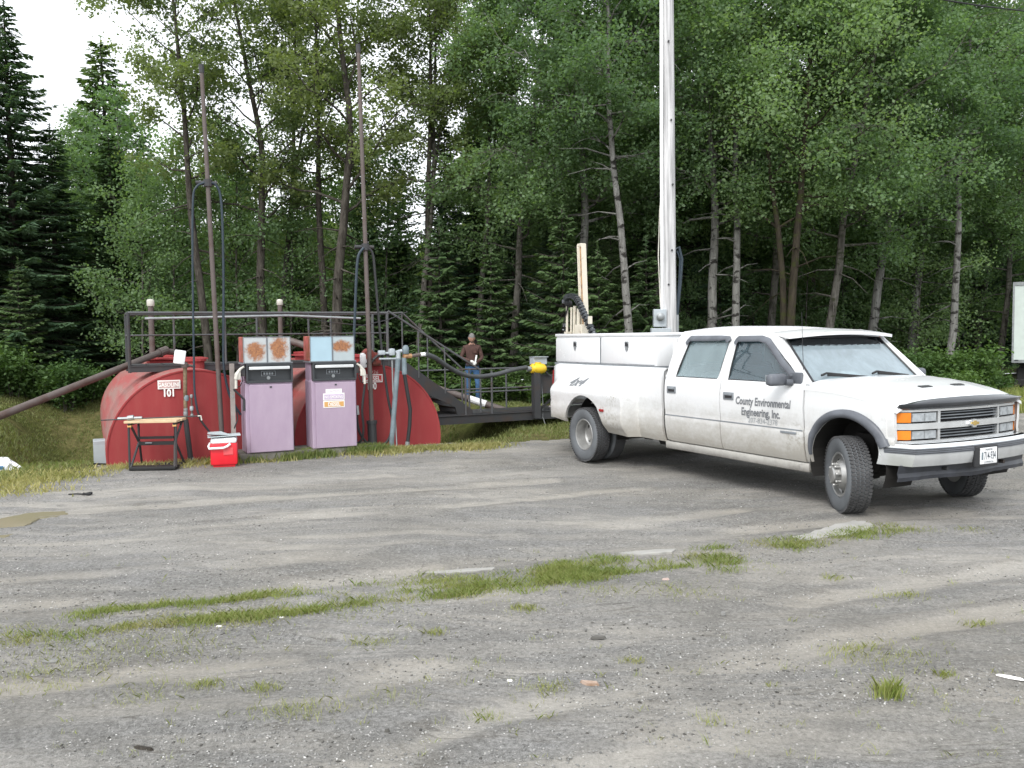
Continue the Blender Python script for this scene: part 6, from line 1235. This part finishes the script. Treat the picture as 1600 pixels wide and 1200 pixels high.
# ---------------------------------------------------------------- probing rig on the tail of the pickup
Rt = Matrix.Rotation(TYAW, 3, 'Z')
def tw(x, y, z): return Rt @ Vector((x, y, z)) + Vector((TX, TY, 0))
rg_ = empty('probe_rig', tw(-1.62, 0, .0), TYAW, 'cream drill mast with a black cable chain mounted at the tail of the pickup', 'drill rig')
def onx(px, py, y):                        # truck-frame point on the upright plane y, relative to the rig
    o = Rt.transposed() @ (Vector((0, 0, CAMH)) - Vector((TX, TY, 0))); d = Rt.transposed() @ ray(px, py); t_ = (y - o.y) / d.y; q = o + d * t_; return Vector((q.x + 1.62, y, q.z))
a_ = onx(909, 381, 0); b_ = onx(914, 520, 0); b2 = Vector((b_.x + (b_.x - a_.x) * 1.0, 0, .45))
def chan(mb_, p, q, w, dp): d = (q - p); mb_.prism([(-w, -dp), (w, -dp), (w, dp), (w - .02, dp), (w - .02, -dp + .02), (-w + .02, -dp + .02), (-w + .02, dp), (-w, dp)], lambda a, b, t: p + d * t + Vector((a, b, 0)), 0, 1)
mb = MB(); chan(mb, a_, b2, .055, .045); mb.tube([a_ + Vector((-.055, -.05, -.02)), b2 + Vector((-.055, -.05, 0))], .012, 6); mb.box(a_ + Vector((-.01, 0, -.02)), (.12, .10, .05), bev=.01); mb.build('mast', MAT['rigcream'], rg_)
mb = MB(); mb.tube([a_ + Vector((.03, -.05, -.05)), b_ + Vector((.03, -.05, 0))], .012, 6); mb.build('guide_rod', MAT['brass'], rg_)
mb = MB(); c0 = onx(893, 478, -.1); 

for qx, rr_, qt in ((893, .018, 480), (898, .026, 478), (904, .030, 482)): mb.tube([onx(qx, qt, -.1), onx(qx - 1, 540, -.1)], rr_, 8)
mb.box(onx(901, 520, .02) + Vector((0, 0, -.2)), (.16, .06, .5)); mb.box(onx(888, 522, -.12) + Vector((0, 0, -.05)), (.10, .10, .18)); mb.box(onx(908, 512, -.15) + Vector((0, 0, -.2)), (.20, .12, .5), bev=.01); mb.tube([onx(886, 476, -.1), onx(886, 530, -.1)], .02, 8); mb.box(onx(922, 500, -.2), (.05, .05, .12)); mb.build('frame', MAT['rigcream'], rg_)
mb = MB(); mb.lathe([(.045, -.05), (.055, 0), (.045, .05), (0, .06)], onx(888, 474, -.1), 'Y', 14); mb.build('pulley', MAT['black_steel'], rg_, smooth=True)
mb = MB(); q = onx(884, 471, -.12); mb.box(q, (.09, .10, .07), bev=.01); mb.build('motor', MAT['mid_grey'], rg_)
chp = [onx(*p, -.16) for p in [(884, 474), (884, 467), (888, 463), (894, 462), (900, 465), (905, 473), (911, 487), (918, 502), (926, 520), (936, 545)]]
pp = []
for i in range(len(chp) - 1):
    for k in range(3): pp.append(chp[i].lerp(chp[i + 1], k / 3))
for i in range(len(pp) - 1):
    m_ = (pp[i] + pp[i + 1]) / 2; d = pp[i + 1] - pp[i]; an_ = math.atan2(d.z, d.x); mb = MB(); mb.box((0, 0, 0), (d.length * .62, .09, .075), rot=Matrix.Rotation(-an_, 3, 'Y')); mb.v = [tuple(Vector(v) + m_) for v in mb.v]; mb.build('chain_link', MAT['dark_panel'], rg_)
mb = MB(); mb.tube([p + Vector((0, .02, -.0)) for p in pp], .028, 6); mb.build('chain_core', MAT['mid_grey'], rg_)
for dx_ in (0, .03): mb = MB(); mb.tube([onx(887 + dx_ * 60, 478, -.13), onx(884, 492, -.13), onx(881, 505, -.13), onx(883, 522, -.1)], .010, 6); mb.build('hydraulic_hose', MAT['hose'], rg_)
mb = MB(); mb.tube([onx(879, 515, -.1), onx(886, 517, -.1)], .012, 6); mb.box(onx(882, 508, -.1), (.04, .04, .06)); mb.build('valve_lever', MAT['galv'], rg_)
mb = MB(); mb.box((0.05, 0, .66), (.5, .5, .12)); mb.box((0, 0, .48), (.3, .3, .35)); mb.box((.3, 0, .62), (.5, .12, .12)); mb.build('base', MAT['black_steel'], rg_)

# ---------------------------------------------------------------- people
SKIN = plain('skin', (.40, .23, .17), .55, var=.12); SHIRT = plain('brown_shirt', (.085, .045, .038), .9, var=.35, scale=9); JEANS = plain('blue_jeans', (.045, .110, .230), .9, var=.3, scale=12); SHOE = plain('dark_shoe', (.06, .055, .05), .7); GLOVE = plain('white_work_glove', (.62, .62, .60), .8, var=.1); HAIR = plain('grey_hair', (.20, .195, .19), .9, var=.35, scale=40); SOLE = plain('pale_sole', (.45, .42, .38), .7); BEARD = plain('short_beard', (.22, .17, .15), .9)
def skin_mesh(J, E, rt, sub=2):
    me = bpy.data.meshes.new('sk'); names = list(J); me.from_pydata([J[k][0] for k in names], [(names.index(a), names.index(b)) for a, b in E], [])
    o = bpy.data.objects.new('sk', me); COL.objects.link(o); o.modifiers.new('s', 'SKIN').use_smooth_shade = True
    for i, k in enumerate(names): r_ = J[k][1]; me.skin_vertices[0].data[i].radius = r_ if isinstance(r_, tuple) else (r_, r_); me.skin_vertices[0].data[i].use_root = (k == rt)
    m2 = o.modifiers.new('u', 'SUBSURF'); m2.levels = sub; m2.render_levels = sub
    dg = bpy.context.evaluated_depsgraph_get(); dg.update(); out = bpy.data.meshes.new_from_object(o.evaluated_get(dg)); V_s = [v.co.copy() for v in out.vertices]; F_s = [tuple(p.vertices) for p in out.polygons]; bpy.data.objects.remove(o); return V_s, F_s
def head_shape(c, yaw, pitch, r_=.098):
    """one head with brow, nose, lips, ears; returns verts, faces and a classifier"""
    vs_, fs_ = [], []; nu, nv = 28, 20
    for j in range(nv + 1):
        ph = math.pi * j / nv
        for i in range(nu):
            th = 2 * math.pi * i / nu; x = math.sin(ph) * math.sin(th); y = -math.sin(ph) * math.cos(th); z = math.cos(ph)      # face looks to -y
            X, Y, Z = x * .078, y * .096, z * .122
            if z < 0: X *= 1 - .28 * (-z) ** 1.3; Y *= 1 - .10 * (-z)
            fr = max(0, -y)
            g = lambda zx, xx, sx, sz: math.exp(-((x - xx) / sx) ** 2 - ((z - zx) / sz) ** 2) * (1 if y < 0 else 0)
            Y -= .022 * g(-.13, 0, .11, .20) + .008 * g(.22, 0, .5, .07) + .008 * g(-.45, 0, .22, .06) + .010 * g(-.78, 0, .3, .12)
            Y += .010 * (g(.08, .30, .15, .10) + g(.08, -.30, .15, .10)) + .006 * g(-.34, 0, .25, .04)
            if abs(x) > .9 and -.25 < z < .22 and y > -.3: X *= 1.16
            vs_.append(Vector((X, Y, Z)))
    for j in range(nv):
        for i in range(nu): fs_.append((j * nu + i, j * nu + (i + 1) % nu, (j + 1) * nu + (i + 1) % nu, (j + 1) * nu + i))
    M_ = Matrix.Rotation(yaw, 3, 'Z') @ Matrix.Rotation(pitch, 3, 'X'); return [M_ @ v + Vector(c) for v in vs_], fs_, vs_, M_
def person(name, loc, rz, label, J, E, zones, head, hands, hair=True):
    e = empty(name, loc, rz, label, 'person'); V_s, F_s = skin_mesh(J, E, 'pelvis'); mb = MB(); mats = [SKIN, SHIRT, JEANS, SHOE, GLOVE, SOLE]
    ks = list(J)
    for f in F_s: pass
    mb.v = [tuple(v) for v in V_s]; mb.f = list(F_s)
    for f in F_s:
        c = sum((V_s[i] for i in f), Vector()) / len(f); best = min(E, key=lambda ed: segd(c, Vector(J[ed[0]][0]), Vector(J[ed[1]][0])) - (.5 * 0)); mb.m.append(zones(best, c))
    hv, hf, raw, M_ = head_shape(*head); b = len(mb.v); mb.v += [tuple(v) for v in hv]; mb.f += [tuple(b + i for i in f) for f in hf]; mb.m += [0] * len(hf)
    for (w_, fw, up_, side) in hands:      # palm and five fingers, curled
        w_ = Vector(w_); fw = Vector(fw).normalized(); up_ = Vector(up_).normalized(); sd = fw.cross(up_).normalized() * side; mb.tube([w_, w_ + fw * .05, w_ + fw * .095], [.024, .036, .030], 8, mi=4)
        for k, L in enumerate((.072, .080, .074, .058)):
            p0 = w_ + fw * .085 + sd * (.026 - .0175 * k); mb.tube([p0, p0 + fw * L * .45 - up_ * .008, p0 + fw * L * .70 - up_ * .030, p0 + fw * L * .68 - up_ * .052], [.0105, .0095, .0088, .007], 6, mi=4)
        p0 = w_ + fw * .03 + sd * .028; mb.tube([p0, p0 + fw * .03 + sd * .022, p0 + fw * .062 + sd * .024 - up_ * .012], [.013, .011, .008], 6, mi=4)
    o = mb.build('body', mats, e, smooth=True, angle=80)
    if hair:
        c = Vector(head[0]); hm = MB(); idx = {}
        for f in hf:
            r_ = sum((raw[i] for i in f), Vector()) / len(f)
            if r_.z > .040 or (r_.y > .0 and r_.z > -.035) or (r_.z > .0 and r_.y > -.03 and abs(r_.x) > .065): hm.add([(hv[i] - c) * 1.07 + c + Vector((0, 0, .004)) for i in f], [tuple(range(len(f)))])
        hm.build('hair', HAIR, e, smooth=True)
        bm_ = MB()
        for f in hf:
            r_ = sum((raw[i] for i in f), Vector()) / len(f)
            if r_.z < -.058 and r_.y < -.02 : bm_.add([(hv[i] - c) * 1.03 + c for i in f], [tuple(range(len(f)))])
        bm_.build('beard', BEARD, e); em_ = MB()
        for sx in (-1, 1): em_.lathe([(0, -.004), (.0085, -.002), (.0085, .002), (0, .004)], M_ @ Vector((.026 * sx, -.090, .012)) + c, 'Y', 8)
        em_.build('eye', MAT['black'], e)
    return e
def segd(p, a, b):
    t_ = max(0, min(1, (p - a).dot(b - a) / max(1e-9, (b - a).length_squared))); return (p - a.lerp(b, t_)).length
# man standing, looking down at his gloved hands (faces -y)
J = {'pelvis': ((0, 0, .93), (.155, .115)), 'waist': ((0, 0, 1.06), (.150, .115)), 'chest': ((0, -.01, 1.28), (.175, .125)), 'shl': ((0, -.01, 1.42), (.13, .085)), 'neck': ((0, -.03, 1.49), .058), 'headb': ((0, -.05, 1.56), .055),
     'sL': ((.17, 0, 1.41), .072), 'eL': ((.255, -.03, 1.14), .052), 'wL': ((.10, -.24, 1.03), .036), 'sR': ((-.17, 0, 1.41), .072), 'eR': ((-.27, -.02, 1.15), .052), 'wR': ((-.04, -.24, 1.08), .036),
     'hL': ((.10, 0, .86), .100), 'kL': ((.14, -.10, .50), .070), 'aL': ((.13, -.02, .10), .052), 'fL': ((.15, -.10, .045), .045), 'tL': ((.16, -.19, .035), .035), 'hR': ((-.10, 0, .86), .100), 'kR': ((-.11, -.02, .48), .070), 'aR': ((-.12, .03, .10), .052), 'fR': ((-.13, -.05, .045), .045), 'tR': ((-.14, -.14, .035), .035)}
E_ = [('pelvis', 'waist'), ('waist', 'chest'), ('chest', 'shl'), ('shl', 'neck'), ('neck', 'headb'), ('shl', 'sL'), ('sL', 'eL'), ('eL', 'wL'), ('shl', 'sR'), ('sR', 'eR'), ('eR', 'wR'), ('pelvis', 'hL'), ('hL', 'kL'), ('kL', 'aL'), ('aL', 'fL'), ('fL', 'tL'), ('pelvis', 'hR'), ('hR', 'kR'), ('kR', 'aR'), ('aR', 'fR'), ('fR', 'tR')]
def zn(ed, c):
    if ed == ('neck', 'headb') or (ed == ('shl', 'neck') and c.z > 1.485): return 0
    if 'f' in ed[0] + ed[1] and ed[1][0] in 'ft' and ed[0][0] in 'af': return 5 if c.z < .015 else 3
    if ed[0][0] in 'hk' and ed[1][0] in 'hka' or ed[1][0] == 'h': return 2
    if ed == ('pelvis', 'waist') and c.z < .93: return 2
    return 1
mpos = at(738, 600, 21.6); mzz = hz(mpos.x, 21.6)
man = person('person', (mpos.x, 21.6, mzz), R(4), 'man in a brown shirt and blue jeans looking down at his white gloves', J, E_, zn, ((0, -.075, 1.635), R(6), R(16)), [((.10, -.24, 1.03), (-.5, -.8, -.2), (0, 0, 1), 1), ((-.04, -.24, 1.08), (.75, -.5, -.35), (0, 0, 1), -1)])
mb = MB(); mb.box((.0, -.005, .965), (.33, .235, .04), bev=.015); mb.build('belt', MAT['black'], man, smooth=True); mb = MB(); mb.box((.06, -.12, 1.33), (.11, .02, .12), bev=.005); mb.build('shirt_pocket', SHIRT, man)
pp_ = empty('paper_roll', tuple(Vector((mpos.x + .10, 21.6 - .285, mzz + 1.10))), 0, 'small white roll held in the hands of the man', 'roll'); mb = MB(); mb.tube([(-.01, 0, -.08), (.03, 0, .12)], .022, 8); mb.build('roll', MAT['white_plastic'], pp_)
# second worker crouching on the far side of the pickup, only a shoe and shin show under the truck
J2 = {'pelvis': ((0, .12, .42), (.15, .12)), 'waist': ((0, .06, .56), (.14, .115)), 'chest': ((0, -.06, .76), (.17, .125)), 'shl': ((0, -.12, .89), (.13, .085)), 'neck': ((0, -.17, .95), .058), 'headb': ((0, -.21, 1.0), .055), 'sL': ((.17, -.11, .88), .07), 'eL': ((.24, -.26, .66), .05), 'wL': ((.12, -.44, .56), .036), 'sR': ((-.17, -.11, .88), .07), 'eR': ((-.24, -.26, .66), .05), 'wR': ((-.10, -.44, .56), .036),
      'hL': ((.11, .08, .38), .095), 'kL': ((.16, -.28, .50), .07), 'aL': ((.15, -.06, .11), .052), 'fL': ((.16, -.14, .05), .045), 'tL': ((.16, -.23, .035), .035), 'hR': ((-.11, .08, .38), .095), 'kR': ((-.13, -.26, .15), .07), 'aR': ((-.13, .12, .14), .052), 'fR': ((-.13, .14, .06), .045), 'tR': ((-.13, .10, .025), .035)}
cr = gnd(987, 689); person('person', (cr.x, cr.y + .15, 0), R(-75), 'crouching worker behind the pickup, one dark shoe seen beside the rear wheels', J2, E_, lambda ed, c: (5 if c.z < .03 else 3) if ed[1][0] in 'ft' and ed[0][0] in 'af' else (0 if ed == ('neck', 'headb') else (2 if (ed[0][0] in 'hk' or ed[1][0] == 'h') else 1)), ((0, -.24, 1.08), 0, R(20)), [((.12, -.44, .56), (-.2, -.9, 0), (0, 0, 1), 1), ((-.10, -.44, .56), (.2, -.9, 0), (0, 0, 1), -1)])

# ---------------------------------------------------------------- box truck at the right edge
bt = at(1581, 560, 25.6); bz = hz(bt.x, 25.6); bxT = empty('box_truck', (bt.x, 25.6, bz), R(-34), 'white box truck body, only its rear corner seen at the right edge', 'box truck')
Zq = lambda py: at(1581, py, 25.6).z - bz
zb, zt_ = Zq(566), Zq(441); LB = 6.5
mb = MB(); mb.box((LB / 2, 1.2, (zb + zt_) / 2), (LB, 2.4, zt_ - zb), bev=.02); mb.build('cargo_box', plain('greenish_white_panel', (.56, .63, .60), .45, var=.08), bxT)
mb = MB(); mb.box((LB / 2, -.012, zt_ - .05), (LB, .03, .10)); mb.box((LB / 2, -.012, zb + .03), (LB, .03, .09)); mb.box((.02, -.014, (zb + zt_) / 2), (.05, .03, zt_ - zb)); mb.build('corner_rail', MAT['galv'], bxT)
for k in range(14): mb = MB(); mb.box((.12 + .28 * k, -.032, zb + .06), (.10, .015, .03)); mb.build('rail_slot', MAT['trim'], bxT)
mb = MB(); mb.box((LB / 2, .6, zb - .14), (LB - .3, .12, .16)); mb.box((LB / 2, 1.8, zb - .14), (LB - .3, .12, .16)); mb.box((.5, .4, zb - .42), (.8, .10, .5), bev=.04); mb.box((.35, .3, zb - .62), (.6, .12, .22), bev=.03); mb.build('underframe', MAT['black'], bxT); mb = MB(); mb.box((.52, .228, zb - .58), (.09, .012, .07)); mb.build('reflector_plate', MAT['sign_white'], bxT)
for x0 in (1.5, 5.4):
    for y0 in (.35, 2.05): mb = MB(); mb.lathe([(.18, -.12), (.36, -.13), (.46, -.10), (.47, 0), (.46, .10), (.36, .13), (.18, .12)], (x0, y0, .47), 'Y', 28); mb.build('wheel', MAT['tyre'], bxT, smooth=True, angle=40)
mb = MB(); mb.box((LB + .9, 1.2, 1.45), (1.7, 2.1, 1.9), bev=.15); mb.build('cab', MAT['white_enamel'], bxT, smooth=True)

# ---------------------------------------------------------------- small things on the gravel
q = gnd(5, 735); bg_ = MB(); rgb = random.Random(8)
bg_.grid(lambda a_, b_: (.19 * math.cos(a_) * math.sin(b_) * (1 + .25 * math.sin(3 * a_ + 5 * b_) + rgb.uniform(-.08, .08)), .12 * math.sin(a_) * math.sin(b_) * (1 + rgb.uniform(-.1, .1)), .15 * max(0, math.cos(b_)) * (1 + .2 * math.sin(4 * a_)) + .005), lin(0, 6.283, 22), lin(.05, 1.6, 9)); o = bg_.build('plastic_bag', MAT['white_plastic'], smooth=True, angle=25); o.location = (q.x, q.y, hz(q.x, q.y)); tag(o, 'crumpled white plastic bag with a blue print, cut off at the left edge', 'plastic bag')
mb = MB(); mb.box((.03, -.125, .05), (.10, .01, .05), rot=Matrix.Rotation(R(20), 3, 'X')); mb.build('print', plain('blue_print', (.08, .25, .50), .5), o)
q = gnd(130, 773); mb = MB(); mb.tube([(-.17, 0, .01), (-.08, .01, .014), (0, -.01, .012), (.06, 0, .012)], .008, 6); mb.tube([(.05 + .045 * math.cos(a_), .035 * math.sin(a_), .016 + .006 * math.sin(2 * a_)) for a_ in lin(0, 6.0, 12)], .013, 6); o = mb.build('rubber_strap', MAT['black']); o.location = (q.x, q.y, hz(q.x, q.y)); tag(o, 'black rubber strap lying on the gravel in front of the grassy pit', 'strap')
t = NT('muddy_water'); v = t.coord('Object'); t.set(base=t.mix(t.noise(v, 2.5, 4), (.25, .225, .145), (.32, .29, .20)), rough=.06, spec=.5); MAT['mudwater'] = t.m
def flat_patch(name, pix, mat, z, label, cat, kind=None, th=.012, jit=.02):
    P_ = [gnd(*p) for p in pix]; c = sum(P_, Vector()) / len(P_); rj = random.Random(2); out = []
    for i in range(len(P_)):
        a, b = P_[i], P_[(i + 1) % len(P_)]
        for k in range(5): p = a.lerp(b, k / 5); out.append((p.x - c.x + rj.uniform(-jit, jit), p.y - c.y + rj.uniform(-jit, jit)))
    mb = MB(); mb.prism(out, lambda a_, b_, d_: (a_, b_, d_), -.05, th); o = mb.build(name, mat); o.location = (c.x, c.y, hz(c.x, c.y) + z); tag(o, label, cat, kind=kind); return o
flat_patch('puddle', [(-40, 822), (0, 812), (45, 803), (100, 800), (104, 806), (60, 812), (36, 824), (20, 836), (0, 846), (-40, 850)], MAT['mudwater'], .004, 'shallow brown muddy puddle at the left edge of the gravel', 'puddle')
flat_patch('concrete_slab', [(1232, 843), (1262, 838), (1290, 828), (1330, 818), (1352, 819), (1368, 828), (1340, 836), (1300, 842), (1262, 848)], MAT['concrete'], .004, 'pale worn concrete patch in the gravel in front of the pickup', 'slab', jit=.025)
flat_patch('concrete_strip', [(965, 869), (1000, 865), (1058, 862), (1050, 867), (1000, 872)], MAT['concrete'], .004, 'thin pale concrete edge behind the middle of the grass strip', 'slab', jit=.01)
flat_patch('concrete_sliver', [(655, 897), (700, 893), (775, 888), (770, 892), (700, 898)], MAT['concrete'], .004, 'long thin pale concrete edge left of the greener grass', 'slab', jit=.01)
def bit(name, px, py, size, mat, label, cat, seed=1, rz=0.):
    q = gnd(px, py); rs = random.Random(seed); mb = MB(); n = 7
    ring = [(math.cos(2 * math.pi * k / n) * rs.uniform(.7, 1.1), math.sin(2 * math.pi * k / n) * rs.uniform(.7, 1.1)) for k in range(n)]
    V_b = [(a_ * size[0] / 2, b_ * size[1] / 2, 0) for a_, b_ in ring] + [(a_ * size[0] / 2 * .8, b_ * size[1] / 2 * .8, size[2] * rs.uniform(.7, 1.1)) for a_, b_ in ring]
    mb.add(V_b, [tuple(range(n))[::-1], tuple(range(n, 2 * n))] + [(i, (i + 1) % n, (i + 1) % n + n, i + n) for i in range(n)]); o = mb.build(name, mat); o.location = (q.x, q.y, hz(q.x, q.y)); o.rotation_euler = (0, 0, rz); tag(o, label, cat); return o
WOODB = plain('brown_wood_scrap', (.20, .12, .07), .8, var=.4, scale=20, c2=(.35, .27, .22)); GREYR = plain('grey_stone', (.24, .24, .23), .9, var=.3, scale=14)
bit('wood_chip', 922, 1066, (.13, .04, .018), WOODB, 'reddish brown flat wood scrap low in the middle of the gravel', 'wood scrap', 1, R(-12))
bit('bark_piece', 934, 995, (.10, .035, .016), MAT['darkpebble'], 'dark bark piece on the gravel below the grass strip', 'bark', 2, R(5))
bit('stick', 224, 1165, (.14, .025, .015), MAT['bark_dark'], 'short dark stick near the lower left corner', 'stick', 3, R(-14))
bit('torn_paper', 1582, 1066, (.16, .045, .006), MAT['sign_white'], 'torn piece of white paper at the lower right edge', 'paper', 4, R(-35))
bit('crumpled_wrapper', 1040, 908, (.06, .03, .014), plain('pinkish_wrapper', (.55, .42, .38), .7), 'pinkish wrapper at the front of the grass strip', 'wrapper', 5)
bit('paper_scrap', 440, 966, (.035, .02, .008), MAT['sign_white'], 'small white paper scrap in the middle of the grass strip', 'paper', 6)
bit('paper_scrap', 342, 980, (.05, .018, .008), MAT['sign_white'], 'white paper scrap at the lower edge of the grass strip', 'paper', 7, .4)
bit('broken_shell', 797, 1060, (.035, .02, .012), MAT['sign_white'], 'tiny white chip near the centre bottom of the gravel', 'chip', 8)
bit('flat_stone', 80, 1031, (.12, .05, .012), GREYR, 'flat pale grey stone half sunk at the lower left', 'stone', 9)
bit('flat_stone', 144, 1008, (.09, .04, .012), GREYR, 'flat grey stone left of the paper scraps', 'stone', 10)
bit('stone', 1028, 1020, (.045, .035, .018), GREYR, 'small pale stone right of the bark piece', 'stone', 11)
bit('stone', 1130, 958, (.04, .03, .02), GREYR, 'grey stone below the right end of the grass strip', 'stone', 12)
bit('stone', 605, 1140, (.03, .025, .018), MAT['darkpebble'], 'small dark stone in the bare mud at the bottom', 'stone', 13)
bit('stone', 1345, 849, (.06, .04, .02), GREYR, 'pale stone on the grass beside the concrete patch', 'stone', 14)
